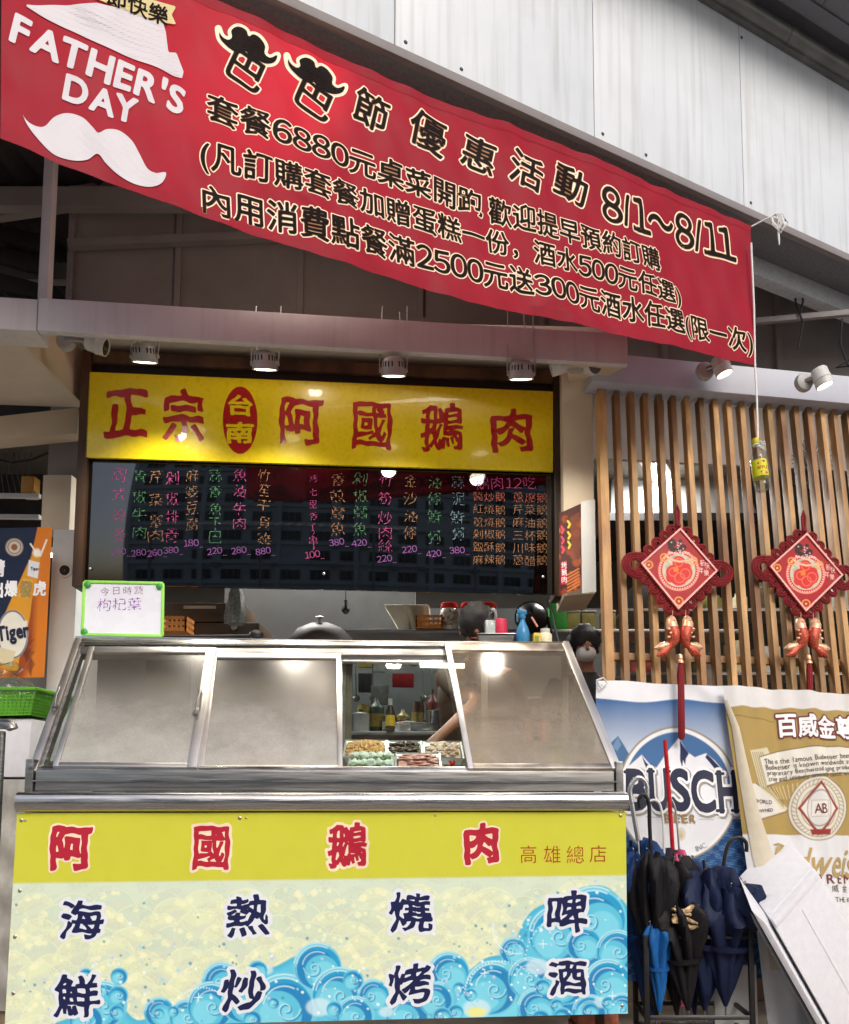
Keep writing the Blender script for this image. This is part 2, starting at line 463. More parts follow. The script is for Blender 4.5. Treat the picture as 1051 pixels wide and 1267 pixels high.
GC = {}
def glyph(ch, off=0., res=40, brush=0.):
    """returns (verts in em, faces, bbox of the un-offset glyph)"""
    key = (ch, round(off, 4), res, brush)
    if key in GC: return GC[key]
    A, B = GL[ch]
    bb = (min(A[:, 0].min(), B[:, 0].min()), A[:, 1].min(), max(A[:, 0].max(), B[:, 0].max()), A[:, 1].max())
    pad = abs(off) + .03 + brush * .06
    st = 1.05 / res
    xs = np.arange(bb[0] - pad, bb[2] + pad + st, st); ys = np.arange(bb[1] - pad, bb[3] + pad + st, st)
    X, Y = np.meshgrid(xs, ys)
    if brush:
        X2 = X + brush * (.018 * np.sin(Y * 7 + ord(ch) % 7) + .008 * np.sin(Y * 23)); Y2 = Y + brush * (.022 * np.sin(X * 6.1 + ord(ch) % 5) - .03 * (X - .5)) + brush * .008 * np.sin(X * 21)
        S = sdf_segs(X2, Y2, A, B) + off + brush * .016 * np.sin(X * 14 + ord(ch) % 9) * np.sin(Y * 12 + ord(ch) % 4)
    else: S = sdf_segs(X, Y, A, B) + off
    v, f = msq(xs, ys, S)
    GC[key] = (v, f, bb); return GC[key]

def put(mb, F, v2, faces, n):
    if len(v2) == 0: return
    mb.add(F.P(v2[:, 0], v2[:, 1], n), faces)
def glyph_box(mb, F, ch, box, off=0., n=.002, res=40, brush=0., rot=0.):
    """glyph placed so that its own outline fills the photo-pixel box (x0,y0,x1,y1) on surface F"""
    v, f, bb = glyph(ch, off, res, brush)
    x0, y0, x1, y1 = box
    cx, cy = (x0 + x1) / 2, (y0 + y1) / 2
    ul, _ = F.hit(x0, cy); ur, _ = F.hit(x1, cy); _, vt = F.hit(cx, y0); _, vb = F.hit(cx, y1)
    uc, vc = F.hit(cx, cy)
    sx = (ur - ul) / max(bb[2] - bb[0], .05); sy = (vt - vb) / max(bb[3] - bb[1], .05)
    q = (v - np.array([(bb[0] + bb[2]) / 2, (bb[1] + bb[3]) / 2])) * np.array([sx, sy])
    c, s = math.cos(rot), math.sin(rot)
    q = np.stack([q[:, 0] * c - q[:, 1] * s + uc, q[:, 0] * s + q[:, 1] * c + vc], 1)
    put(mb, F, q, f, n)
FWD = {str(i): chr(0xff10 + i) for i in range(10)}
def adv(ch):
    if ch == ' ': return .35
    if 0xff10 <= ord(ch) <= 0xff19: return .635 if ord(ch) != 0xff11 else .56
    if ord(ch) > 0x2e80: return 1.0
    A, B = GL[ch]; return A[:, 0].max() - A[:, 0].min() + .09
def text_line(mb, F, s, p0, p1, off=0., n=.002, res=36, sy=1., shear=0., brush=0., vc=.38, jit=0., track=0., wide=True):
    u0, v0 = F.hit(*p0); u1, v1 = F.hit(*p1)
    s = ''.join(FWD.get(c, c) for c in s) if wide else s
    tot = sum(adv(c) + track for c in s) - track; d = np.array([u1 - u0, v1 - v0]); L = np.linalg.norm(d); em = L / tot; d /= L
    e = np.array([-d[1], d[0]]); x = 0.
    for ch in s:
        if ch != ' ':
            v, f, bb = glyph(ch, off, res, brush)
            k_ = 1.12 if 0xff10 <= ord(ch) <= 0xff19 else 1.
            lx = ((v[:, 0] - bb[0]) * k_ + .045 if (ord(ch) < 0x2e80 or k_ > 1) else v[:, 0]) + x; ly = (v[:, 1] - vc) * sy
            if jit: ly = ly + random.uniform(-jit, jit)
            lx = lx + shear * ly
            q = np.array([u0, v0]) + em * (lx[:, None] * d + ly[:, None] * e)
            put(mb, F, q, f, n)
        x += adv(ch) + track
def smooth_poly(pts, k=6):
    p = np.array(pts, float); n = len(p); out = []
    for i in range(n):
        a, b, c, d = p[i - 1], p[i], p[(i + 1) % n], p[(i + 2) % n]
        for t in np.arange(k) / k:
            out.append(.5 * ((2 * b) + (-a + c) * t + (2 * a - 5 * b + 4 * c - d) * t * t + (-a + 3 * b - 3 * c + d) * t ** 3))
    return np.array(out)
def poly_px(mb, F, pts, n=.002, off=0., step=2.5, smooth=0):
    """filled polygon given in photo pixels, laid on surface F"""
    p = smooth_poly(pts, smooth) if smooth else np.array(pts, float)
    A, B = p, np.roll(p, -1, 0)
    xs = np.arange(p[:, 0].min() - abs(off) - step, p[:, 0].max() + abs(off) + 2 * step, step)
    ys = np.arange(p[:, 1].min() - abs(off) - step, p[:, 1].max() + abs(off) + 2 * step, step)
    X, Y = np.meshgrid(xs, ys); S = sdf_segs(X, Y, A, B) + off
    v, f = msq(xs, ys, S); u, vv = F.hit(v[:, 0], v[:, 1]); put(mb, F, np.stack([u, vv], 1), f, n)

class Canvas:
    """colour print sampled on the vertices of a fine sheet; coordinates are photo pixels"""
    def __init__(s, quad, nx, ny, base):
        TL, TR, BR, BL = [np.array(q, float) for q in quad]
        a = np.linspace(0, 1, nx)[None, :, None]; b = np.linspace(0, 1, ny)[:, None, None]
        P = (TL * (1 - a) + TR * a) * (1 - b) + (BL * (1 - a) + BR * a) * b
        s.X, s.Y = P[..., 0], P[..., 1]; s.C = np.ones((ny, nx, 3)) * lin(base)
        s.a = np.broadcast_to(a[..., 0], s.X.shape); s.b = np.broadcast_to(b[..., 0], s.X.shape)
    def blend(s, al, c):
        c = lin(c) if not isinstance(c, np.ndarray) else c
        s.C = s.C * (1 - al[..., None]) + c * al[..., None]
    def sub(s, x0, y0, x1, y1):
        return (s.X > x0) & (s.X < x1) & (s.Y > y0) & (s.Y < y1)
    def sdf(s, sd, c, soft=1., op=1.): s.blend(np.clip(sd / soft + .5, 0, 1) * op, c)
    def disc(s, cx, cy, r, c, ry=None, **k):
        ry = ry or r
        q = np.hypot((s.X - cx) / r, (s.Y - cy) / ry); s.sdf((1 - q) * min(r, ry), c, **k)
    def ring(s, cx, cy, r, wd, c, ry=None, **k):
        ry = ry or r
        q = np.hypot((s.X - cx) / r, (s.Y - cy) / ry); s.sdf(wd / 2 - abs(1 - q) * min(r, ry), c, **k)
    def poly(s, pts, c, smooth=0, off=0., **k):
        p = smooth_poly(pts, smooth) if smooth else np.array(pts, float)
        pd = 3 + abs(off); m = s.sub(p[:, 0].min() - pd, p[:, 1].min() - pd, p[:, 0].max() + pd, p[:, 1].max() + pd)
        if not m.any(): return
        S = np.full(s.X.shape, -99.); S[m] = sdf_segs(s.X[m], s.Y[m], p, np.roll(p, -1, 0)) + off; s.sdf(S, c, **k)
    def line(s, pts, wd, c, **k):
        p = np.array(pts, float); m = s.sub(p[:, 0].min() - wd - 2, p[:, 1].min() - wd - 2, p[:, 0].max() + wd + 2, p[:, 1].max() + wd + 2)
        if not m.any(): return
        S = np.full(s.X.shape, -99.); S[m] = sdf_segs(s.X[m], s.Y[m], p[:-1], p[1:], closed=False) + wd / 2; s.sdf(S, c, **k)
    def sheet(s, F, name, m, parent, n=0., smooth=True):
        u, v = F.hit(s.X, s.Y); P = F.P(u, v, n); mb = MB().grid(P)
        return mb.build(name, m, parent, smooth=smooth, colors=s.C.reshape(-1, 3), fixn=False)
# ================================================================== THE PLACE
# ground
M_ASPH = mat('asphalt', (92, 90, 88), .85, var=.25, scale=6, bump=.3, bscale=200)
M_PAVE = mat('pavement_concrete', (150, 138, 126), .8, var=.2, scale=5, bump=.15, bscale=120, dirt=.5)
M_TILE = mat('kitchen_floor', (120, 95, 78), .5, var=.2, scale=4, dirt=.5)
struct(MB().add([(-90, -90, 0), (90, -90, 0), (90, 90, 0), (-90, 90, 0)], [(0, 1, 2, 3)]), 'ground', M_ASPH)
struct(MB().add([(-12, -3.0, .006), (12, -3.0, .006), (12, 5.6, .006), (-12, 5.6, .006)], [(0, 1, 2, 3)]), 'pavement', M_PAVE)
struct(MB().add([(-12, -3.3, .0), (12, -3.3, 0), (12, -3.0, 0), (-12, -3.0, 0), (-12, -3.3, .12), (12, -3.3, .12), (12, -3.0, .12), (-12, -3.0, .12)],
                [(0, 1, 2, 3), (4, 5, 6, 7), (0, 1, 5, 4), (1, 2, 6, 5), (2, 3, 7, 6), (3, 0, 4, 7)]), 'kerb', M_PAVE)

VP = 12500
FB = wall(400, 4.45, VP)        # menu board plane
FM = wall(400, 3.85, 10000)     # main beam front
FC = wall(400, 3.2, VP)         # counter front
# slat screen leans back slightly
_p = at(890, 850, 4.12)
_tb = 1 / 5.92
FW = Fr((_p[0], _p[1], _p[2]), (1 / math.hypot(1, _tb), _tb / math.hypot(1, _tb), 0), np.array((.09, 1, 6.)) / 6.08)
F_WALL_R = wall(890, 4.42, 6500)
def B(F, x0, y0, x1, y1, n0, n1):
    """box on surface F whose front outline spans the photo-pixel rectangle"""
    ya, yb = (y0 + y1) / 2, (y0 + y1) / 2
    ul, _ = F.hit(x0, ya); ur, _ = F.hit(x1, ya); _, vt = F.hit((x0 + x1) / 2, y0); _, vb = F.hit((x0 + x1) / 2, y1)
    return MB().box(F, ul, ur, vb, vt, n0, n1)
def Q(F, pts, n0, n1, step=None):
    """slab whose outline is a photo-pixel quad on surface F"""
    uv = [F.hit(*p) for p in pts]
    return MB().prism([F.P(u, v, n1) for u, v in uv], [F.P(u, v, n0) for u, v in uv])

# ---- fascia ------------------------------------------------------------------
FF = wall(937, 4.12, 2500)
fas = thing('fascia', 'white painted metal fascia of upright panels above the red banner, sloping away to the right', 'fascia', FF.P(0, 4.0, 0))
_, zf = FF.hit(937, 262); _, zt = FF.hit(937, 42)
joints = [FF.hit(x, 250)[0] for x in (-420, 20, 240, 487, 737, 921)]
u_end = FF.hit(1400, 250)[0]
du = (joints[-1] - joints[-2])
joints = joints + [joints[-1] + du * k for k in (1, 2)]
for i in range(len(joints) - 1):
    mb = MB().box(FF, joints[i] + .002, joints[i + 1] - .002, zf, zt, -.03, 0)
    mb.build('panel', M_FASCIA, fas, bevel=.0015)
ua, ub = joints[0], joints[-1]
MB().box(FF, ua, ub, zf + .01, zt, -.06, -.032).build('backing', M_DARKSTEEL, fas)
mb = MB()
for i, j in enumerate(joints[:-1]):
    for uu, vv in ((j + .05, zf + .035), (j + .02, zt - .08), (j + .32, zf + .03)):
        mb.lathe(FF.P(uu, vv, -.001), FF.N, [(.009, 0), (.009, .003), (.004, .006), (0, .006)], 8)
mb.build('screw', M_DARKSTEEL, fas, smooth=True)
MB().box(FF, ua, ub, zf - .045, zf - .002, -.03, .004).build('edge_channel', M_LIP, fas, bevel=.003)
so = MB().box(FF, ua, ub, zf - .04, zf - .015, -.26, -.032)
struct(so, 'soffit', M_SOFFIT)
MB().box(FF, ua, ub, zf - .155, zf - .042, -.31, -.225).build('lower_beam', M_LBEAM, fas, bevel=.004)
# pipe along the top
p0, p1 = FF.P(ua, zt + .055, .03), FF.P(ub, zt + .055, .03)
M_PIPE = mat('galvanised_pipe', (118, 120, 118), .45, metal=.5, var=.2, scale=9, dirt=.4)
pipe = thing('gutter_pipe', 'grey galvanised pipe running along the top edge of the white fascia', 'pipe', p0)
MB().tube([p0, p1], .05, 24).build('pipe', M_PIPE, pipe, smooth=True)
for t in (.3, .55, .74, .86):
    c = p0 + (p1 - p0) * t; d = (p1 - p0) / np.linalg.norm(p1 - p0)
    MB().tube([c - d * .03, c + d * .03], .054, 24).build('coupling', M_PIPE, pipe, smooth=True)
MB().box(FF, ua, ub, zt - .012, zt + .012, .0, .03).build('trim', M_PIPE, pipe)
# overhanging ceiling in front of the fascia
M_OVER = mat('overhang_panel', (112, 114, 120), .7, var=.08, dirt=.25)
zo = zt + .125
over = thing('overhang', 'grey panelled underside of the floor above, top right corner over the pipe', 'ceiling', FF.P(ub - 1.5, zo, .3))
un = 8
for i in range(un):
    a = ua + (ub - ua) * i / un; b = ua + (ub - ua) * (i + 1) / un
    MB().box(FF, a + .002, b - .002, zo, zo + .04, .18, .46).build('panel', M_OVER, over, bevel=.002)
MB().box(FF, ua, ub, zo - .012, zo - .001, .12, .2).build('trim', M_OVER, over)
mb = MB().box(FF, ua, ub, zo + .042, zo + .3, -.2, .44)
struct(mb, 'upper_floor', M_OVER)

# ---- roof behind fascia -------------------------------------------------------
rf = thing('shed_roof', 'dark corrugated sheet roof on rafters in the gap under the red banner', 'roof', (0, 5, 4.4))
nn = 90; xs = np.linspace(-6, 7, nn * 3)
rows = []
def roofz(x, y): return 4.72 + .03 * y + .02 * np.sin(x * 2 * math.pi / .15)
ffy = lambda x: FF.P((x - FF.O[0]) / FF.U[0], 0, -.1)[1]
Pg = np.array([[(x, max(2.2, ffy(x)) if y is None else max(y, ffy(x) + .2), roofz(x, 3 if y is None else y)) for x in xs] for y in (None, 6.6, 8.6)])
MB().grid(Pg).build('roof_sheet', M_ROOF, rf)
for y in (4.6, 5.3, 6.0, 6.7):
    MB().cbox((-2.7, y, 4.7), (6.4, .07, .12)).build('rafter', M_DARKWALL, rf)
# dark transom wall with battens above the main beam
FT = wall(400, 4.9, 9000)
tw = thing('transom_wall', 'dark brown panelled wall with thin battens between the beam and the red banner', 'wall', FT.P(0, 3.6, 0))
uL = FT.hit(88, 350)[0]; uR = FT.hit(1500, 350)[0]
edges = [uL] + [FT.hit(x, 380)[0] for x in (220, 372, 520, 670, 820, 960, 1110, 1300)] + [uR]
for a, b in zip(edges, edges[1:]):
    MB().box(FT, a + .003, b - .003, 3.3, 4.88, -.03, 0).build('panel', M_DARKWALL, tw)
for a in edges:
    MB().box(FT, a - .018, a + .018, 3.3, 4.88, .001, .03).build('batten', M_DARKWALL, tw, bevel=.003)
MB().beam(FT.P(uL, 4.02, .05), FT.P(uL + 2.2, 4.12, .05), .04, .04).build('rail', M_DARKWALL, tw)
MB().beam(FT.P(uL + .4, 3.62, .05), FT.P(uL + 3.2, 3.95, .05), .04, .04).build('rail', M_DARKWALL, tw)
MB().beam(FT.P(uL, 4.45, .06), FT.P(uL + 1.3, 4.62, .06), .05, .05).build('rail', M_DARKWALL, tw)
# left part: beam and dark louvre blinds
lb = thing('upper_left_beam', 'dull grey beam crossing behind the upright post under the banner left end', 'beam', at(0, 245, 4.7))
MB().beam(at(-60, 268, 4.7), at(190, 232, 4.7), .06, .13).build('beam', M_DARKWALL, lb, bevel=.006)
MB().beam(at(-60, 205, 5.1), at(60, 262, 4.95), .05, .08).build('brace', M_DARKWALL, lb, bevel=.006)
lv = thing('louvre_shutter', 'dark slanted louvre blades behind the upright post at the upper left', 'shutter', at(0, 330, 5.0))
for i, yy in enumerate((290, 318, 350, 382)):
    o = MB().beam(at(-80, yy - 22, 5.0), at(58, yy + 14, 5.0), .05, .10).build('louvre_blade', M_ROOF, lv, bevel=.004)
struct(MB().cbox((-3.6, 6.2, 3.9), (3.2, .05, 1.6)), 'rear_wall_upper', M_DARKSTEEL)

# ---- main beam, post, ceiling ------------------------------------------------------
uJ = FM.hit(46, 390)[0]; uB1 = FM.hit(777, 430)[0]
zb = FM.hit(400, 429)[1]; zbt = FM.hit(400, 391)[1]
bm_ = thing('main_beam', 'long pale mauve grey painted beam above the shop sign', 'beam', FM.P(uJ, zb, 0))
MB().box(FM, uJ + .003, uB1, zb, zbt + .005, -.04, 0).build('beam', M_BEAM, bm_, bevel=.006)
bl = thing('side_beam', 'short grey beam joining the main beam at the left edge of the photo', 'beam', FM.P(uJ, zb, 0))
MB().box(FM, uJ - 2.2, uJ - .003, zb, zbt, -.16, -.006).build('beam', M_BEAM, bl, bevel=.006)
po = thing('upright_post', 'slim grey square post standing on the beam under the red banner', 'post', at(55, 370, 3.86))
MB().beam(at(55, 385, 3.93), at(55, 385, 3.93) + np.array((0, 0, 1.1)), .05, .05, up=(0, 1, 0)).build('post', M_BEAM, po, bevel=.004)
# white wire tails and small clip on the beam
zc = FB.hit(400, 446)[1] + .03     # ceiling above lamps
c00 = FM.P(uJ, 0, -.1); 
XL = at(98, 505, 4.45)[0]
uBl, uBr = FB.hit(97, 600)[0], FB.hit(740, 600)[0]
struct(MB().prism([(XL + .02, 4.08, zc), (.82, 4.22, zc), (.82, 4.86, zc), (XL + .02, 4.7, zc)], [(XL + .02, 4.1, zc + .03), (.82, 4.22, zc + .03), (.82, 4.86, zc + .03), (XL + .02, 4.7, zc + .03)]), 'ceiling', M_CEIL)
struct(MB().prism([(-5, 3.72, zb + .01), (XL + .02, 3.72, zb + .01), (XL + .02, 4.5, zb + .01), (-5, 4.3, zb + .01)], [(-5, 3.72, zb + .05), (XL + .02, 3.72, zb + .05), (XL + .02, 4.5, zb + .05), (-5, 4.3, zb + .05)]), 'left_ceiling', M_CEIL)
struct(MB().box8(np.array([(XL, 3.75, zb + .004), (XL + .022, 3.75, zb + .004), (XL + .022, 4.42, zb + .004), (XL, 4.42, zb + .004), (XL, 4.0, zc), (XL + .022, 4.0, zc), (XL + .022, 4.42, zc), (XL, 4.42, zc)])), 'ceiling_cheek', M_CREAM)
dbm = thing('rear_drop_beam', 'beige beam under the ceiling at left, behind the sign frame', 'beam', at(50, 530, 4.5))
MB().prism([at(-120, 528, 4.35), at(96, 504, 4.5), at(96, 536, 4.5), at(-120, 556, 4.35)], [at(-120, 528, 4.35) + (0, .1, 0), at(96, 504, 4.5) + (0, .1, 0), at(96, 536, 4.5) + (0, .1, 0), at(-120, 556, 4.35) + (0, .1, 0)]).build('beam', M_CREAM, dbm, bevel=.004)

# ---- sign frame and menu board -----------------------------------------------------
fr = thing('sign_frame', 'dark brown wooden frame round the menu board and yellow sign', 'frame', FB.P(uBl, 2.3, 0))
ut0 = FB.hit(110, 600)[0]; ut1 = FB.hit(684.5, 600)[0]; ur1 = FB.hit(698, 600)[0]
z0 = FB.hit(400, 729)[1]; z1 = FB.hit(400, 470)[1]; z2 = FB.hit(400, 449)[1]
MB().box(FB, uBl, ut0 - .002, z0 - .02, z2, -.14, .03).build('left_jamb', M_FRAME, fr, bevel=.004)
MB().box(FB, ut1 + .002, ur1, z0 - .02, z2, -.14, .03).build('right_jamb', M_FRAME, fr, bevel=.004)
MB().box(FB, ut0, ut1, z1 + .035, z2 - .001, -.12, .026).build('head', M_FRAME, fr, bevel=.004)
MB().box(FB, ut0 - .001, ut1 + .001, z1 - .01, z1 + .034, -.12, .0).build('inner_strip', M_BLACK, fr)
bd = thing('menu_board', 'black glass menu board with handwritten coloured dish names and prices under the yellow sign', 'menu board', FB.P(0, z0, 0))
MB().box(FB, ut0 + .002, ut1 - .002, z0, z1 - .012, -.03, 0).build('pane', M_GLASSB, bd, bevel=.002)
mb = MB()
for x, y in ((112, 704), (401, 710), (672, 714)):
    u, v = FB.hit(x, y); MB().lathe(FB.P(u, v, .0005), FB.N, [(.010, 0), (.010, .006), (.006, .010), (0, .010)], 12).build('standoff', mat('chrome', (.8, .8, .8), .12, metal=1), bd, smooth=True)
CH = {'p': (158, 62, 112), 'g': (66, 112, 76), 'o': (134, 96, 68), 'v': (126, 74, 136), 'b': (98, 122, 132), 'r': (160, 84, 66)}
def chalk(k): return mat('marker_' + k, CH[k], .8, var=.3, scale=60, spec=.2)
FBc = FB
COLS = [(148, 'p', '周式蝦卷', (588, 612, 638, 662), '250', 683), (173, 'g', '青椒牛肉', (590, 615, 637, 659), '280', 684), (193, 'o', '芹菜蟹肉', (590, 619, 645, 663), '260', 684),
        (213, 'p', '剁椒排骨', (592, 617, 640, 663), '380', 681), (238, 'o', '麻婆豆腐', (589, 609, 629, 649), '180', 672), (267, 'g', '蒜香魚下巴', (588, 609, 630, 648, 665), '220', 682),
        (297, 'p', '魚滷牛肉', (588, 608, 630, 648), '280', 681), (327, 'o', '竹笙干貝雞', (589, 606, 627, 648, 667), '880', 682), (388, 'p', '烤七里香(2串)', (592, 609, 624, 639, 652, 660, 669, 677), '100', 686),
        (418, 'o', '香煎鱈魚', (594, 614, 635, 654), '380', 671), (446, 'g', '剁椒鱈魚', (593, 614, 634, 654), '420', 672), (477, 'p', '竹筍炒肉絲', (595, 617, 641, 659, 676), '220', 691),
        (508, 'o', '金沙油條', (595, 617, 639, 659), '220', 680), (538, 'g', '油條鮮蚵', (597, 617, 639, 665), '420', 685), (567, 'b', '蒜泥鮮蚵', (597, 618, 640, 661), '380', 681)]
lay = {k: MB() for k in CH}
for x, k, s, ys, pr, py in COLS:
    gap = (ys[-1] - ys[0]) / (len(ys) - 1); h = min(17, gap * .82)
    for ch, y in zip(s, ys):
        wd = h * (1. if ord(ch) > 0x2e80 else .4) * random.uniform(.9, 1.1)
        glyph_box(lay[k], FB, ch, (x - wd / 2 + random.uniform(-1.2, 1.2), y - h / 2, x + wd / 2, y + h / 2 * random.uniform(.85, 1.05)), off=-.017, n=.0012, res=40, rot=random.uniform(-.14, .10), brush=1.1)
    kk = 'v' if x != 388 else 'p'
    text_line(lay[kk], FB, pr, (x - 11, py + 1), (x + 8, py - 1), off=.0, n=.0012, res=20, sy=1.1, vc=.36, jit=.05)
    text_line(lay[kk], FB, '--', (x + 9, py + 4), (x + 14, py + 4), off=.0, n=.0012, res=20)
text_line(lay['p'], FB, '鵝肉12吃', (588, 598), (664, 597), off=-.012, n=.0012, res=30, jit=.04, brush=.6)
for i, (a, b) in enumerate((('醬炒鵝', '蔥爆鵝'), ('紅燒鵝', '芹菜鵝'), ('薑燒鵝', '麻油鵝'), ('剁椒鵝', '三杯鵝'), ('鹽酥鵝', '川味鵝'), ('麻辣鵝', '蔥醋鵝'))):
    y = 614 + i * 15.6
    text_line(lay['r' if i < 1 else 'o'], FB, a, (585, y), (626, y + 1), off=-.011, n=.0012, res=34, jit=.05, brush=.6, sy=.95)
    text_line(lay['r' if i < 1 else 'o'], FB, b, (634, y + 1), (678, y + 2), off=-.011, n=.0012, res=34, jit=.05, brush=.6, sy=.95)
for k in CH: lay[k].build('handwriting', chalk(k), bd, fixn=False)

# yellow sign
M_YEL = mat('yellow_sign_vinyl', (240, 214, 14), .3, var=.03, scale=40, coat=.25)
M_SRED = mat('sign_red', (176, 22, 24), .3, var=.04, coat=.5)
ys_ = thing('yellow_sign', 'yellow shop sign with red brush lettering above the black menu board', 'sign', FB.P(0, FB.hit(400, 520)[1], .03))
Q(FB, ((113.5, 463.5), (683.3, 487.5), (683.3, 586), (108, 568.5)), .012, .03).build('sheet', M_YEL, ys_, bevel=.001)
for ch, bx in (('正', (134, 487, 185, 542)), ('宗', (205, 489, 253, 548)), ('阿', (349, 497, 399, 551)), ('國', (438, 502, 484, 557)), ('鵝', (521, 504, 573, 560)), ('肉', (609, 510, 656, 561))):
    mb = MB(); glyph_box(mb, FB, ch, bx, off=.014 if ch in '國鵝' else .026, n=.0308, res=60, brush=1.)
    mb.build('red_character', M_SRED, ys_, fixn=False)
mb = MB(); t = np.linspace(0, 2 * math.pi, 40, endpoint=False)
poly_px(mb, FB, np.stack([298.7 + 21.3 * np.cos(t), 523 + 41.5 * np.sin(t)], 1), n=.0306)
mb.build('red_oval', M_SRED, ys_, fixn=False)
mb = MB()
glyph_box(mb, FB, '台', (285, 493, 313.5, 517), off=.03, n=.0322, res=44, brush=.6); glyph_box(mb, FB, '南', (282, 526, 314, 551), off=.03, n=.0322, res=44, brush=.6)
mb.build('oval_lettering', M_YEL, ys_, fixn=False)

# ---- pillar, capital, blue beam -------------------------------------------------------
pil = thing('wall_pier', 'cream plastered hanging pier between the menu board and the wooden slat screen', 'pier', at(712, 738, 4.42))
zp = at(712, 738, 4.42)[2]
MB().prism([at(698.5, 738, 4.41) * (1, 1, 0) + (0, 0, zp), at(737, 738, 4.36) * (1, 1, 0) + (0, 0, zp), at(737, 738, 4.36) * (1, 1, 0) + (0, .4, zp), at(698.5, 738, 4.41) * (1, 1, 0) + (0, .4, zp)],
           [at(698.5, 738, 4.41) * (1, 1, 0) + (0, 0, zc), at(737, 738, 4.36) * (1, 1, 0) + (0, 0, zc), at(737, 738, 4.36) * (1, 1, 0) + (0, .4, zc), at(698.5, 738, 4.41) * (1, 1, 0) + (0, .4, zc)]).build('shaft', M_CREAM, pil, bevel=.008)
P1, P2 = FM.P(*FM.hit(704, 446), -.045), FM.P(*FM.hit(775, 449), -.045)
MB().prism([P1, P2, at(745, 470, 4.34), at(704, 474, 4.34)], [P1 + (0, 0, .012), P2 + (0, 0, .012), at(745, 470, 4.34) + (0, 0, .012), at(704, 474, 4.34) + (0, 0, .012)]).build('capital', M_CREAM, pil)
FBB = wall(890, 4.33, 6500)
bb = thing('blue_grey_beam', 'pale blue grey beam above the wooden slats with two white spotlights on it', 'beam', FBB.P(0, 3.3, 0))
u0 = FBB.hit(733, 470)[0]; u1 = FBB.hit(1500, 500)[0]
zl = FBB.hit(890, 485)[1]; zh = FBB.hit(890, 450)[1]
MB().box(FBB, u0, u1, zl, zh, -.14, 0).build('beam', M_BBEAM, bb, bevel=.006)
# angle steel and cables in the dark gap at right
ga = thing('angle_rail', 'dull metal rail crossing the dark gap right of the banner', 'rail', at(990, 393, 4.8))
MB().beam(at(900, 401, 4.75), at(1120, 381, 4.75), .03, .035).build('rail', M_LIP, ga, bevel=.003)
for k, pts in enumerate((((982, 350), (985, 375), (994, 400), (988, 430)), ((988, 350), (994, 372), (990, 388)), ((1042, 395), (1040, 425), (1048, 450), (1060, 462)), ((1060, 440), (1035, 455), (1055, 452)))):
    o = MB().tube([at(x, y, 4.72) for x, y in pts], .006, 6).build('cable', M_BLACK, smooth=True)
    tag(o, ('black cable looped in the dark gap right of the banner', 'thin black cable hanging over the rail right of the banner', 'black cable hanging down at the right edge above the blue grey beam', 'tangled cable end resting on the blue grey beam')[k], 'cable')

# ---- slat screen ----------------------------------------------------------------------
ss = thing('slat_screen', 'screen of upright brown wooden slats to the right of the cream pillar', 'screen', FW.P(*FW.hit(740, 850)))
ua_, va_ = FW.hit(746, 480); ub_, _ = FW.hit(1033, 500)
sp = (ub_ - ua_) / 17.
def vtop(u):
    p = FBB.P(0, zl, 0); return None
for i in range(27):
    wd = .031 if i else .046
    uc = ua_ + sp * i + (0 if i else -.004) + random.uniform(-.002, .002)
    a = FW.P(uc, 0, 0); ztop = zl - .004
    vt_ = (ztop - FW.O[2]) / FW.V[2]; vb_ = (.35 - FW.O[2]) / FW.V[2]
    MB().box(FW, uc - wd / 2, uc + wd / 2, vb_, vt_, -.055, random.uniform(-.002, .002)).build('slat', M_SLAT, ss, bevel=.002)
for y in (808, 1120):
    v = FW.hit(800, y)[1]
    MB().box(FW, ua_ - .02, ua_ + sp * 26.5, v - .02, v + .02, -.085, -.058).build('cross_rail', M_SLAT, ss, bevel=.002)
struct(MB().box(F_WALL_R, F_WALL_R.hit(737, 800)[0], F_WALL_R.hit(1700, 800)[0], 0, .5, -.2, -.08), 'low_wall', M_CREAM)

# ---- kitchen shell ------------------------------------------------------------------------
M_KW = mat('kitchen_wall', (98, 95, 90), .6, var=.12, scale=4, dirt=.45)
struct(MB().cbox((.6, 8.2, 1.9), (9, .1, 3.9)), 'kitchen_back_wall', M_KW)
struct(MB().cbox((-3.9, 6.6, 1.9), (.1, 3.3, 3.9)), 'kitchen_left_wall', M_KW)
struct(MB().cbox((4.9, 6.6, 1.9), (.1, 3.3, 3.9)), 'kitchen_right_wall', M_KW)
struct(MB().cbox((.6, 6.9, 3.66), (9, 2.7, .06)), 'kitchen_ceiling', M_KW)
struct(MB().cbox((.6, 6.4, .16), (9.0, 3.9, .30)), 'kitchen_floor', M_TILE)
# ================================================================== RED BANNER
BA, BN = {}, None
def bdisp(u, v):
    u = np.asarray(u, float); v = np.asarray(v, float)
    return (.010 * np.sin(u * 4.1 + .8 + v * 1.2) + .004 * np.sin(u * 11 + v * 4) + .0022 * np.sin(u * 27 - v * 9) + .0034 * np.sin(v * 13 + u * 3) + .009 * np.exp(-((v - 3.35 + u * .02) / .16) ** 2) * np.sin(u * 7.3 + v * 5) + .0022 * np.sin(u * 41 + v * 23 + 2 * np.sin(v * 6)) + .004 * np.exp(-((u * .6 + v - 2.1) / .03) ** 2)
            + .006 * np.exp(-((u - v * .9 + 4.2) / .06) ** 2) + .005 * np.exp(-((u + v * .35 - .1) / .05) ** 2) + .03 * np.sin(v * 2.2 + 1.5))
FR = wall(935, 4.0, 2720, bdisp); FR0 = Fr(FR.O, FR.U, FR.V)
FR.hit = FR0.hit
ban = thing('red_banner', 'wide red cloth banner with black lettering and a white moustache, tied under the fascia', 'banner', FR0.P(*FR0.hit(935, 275)))
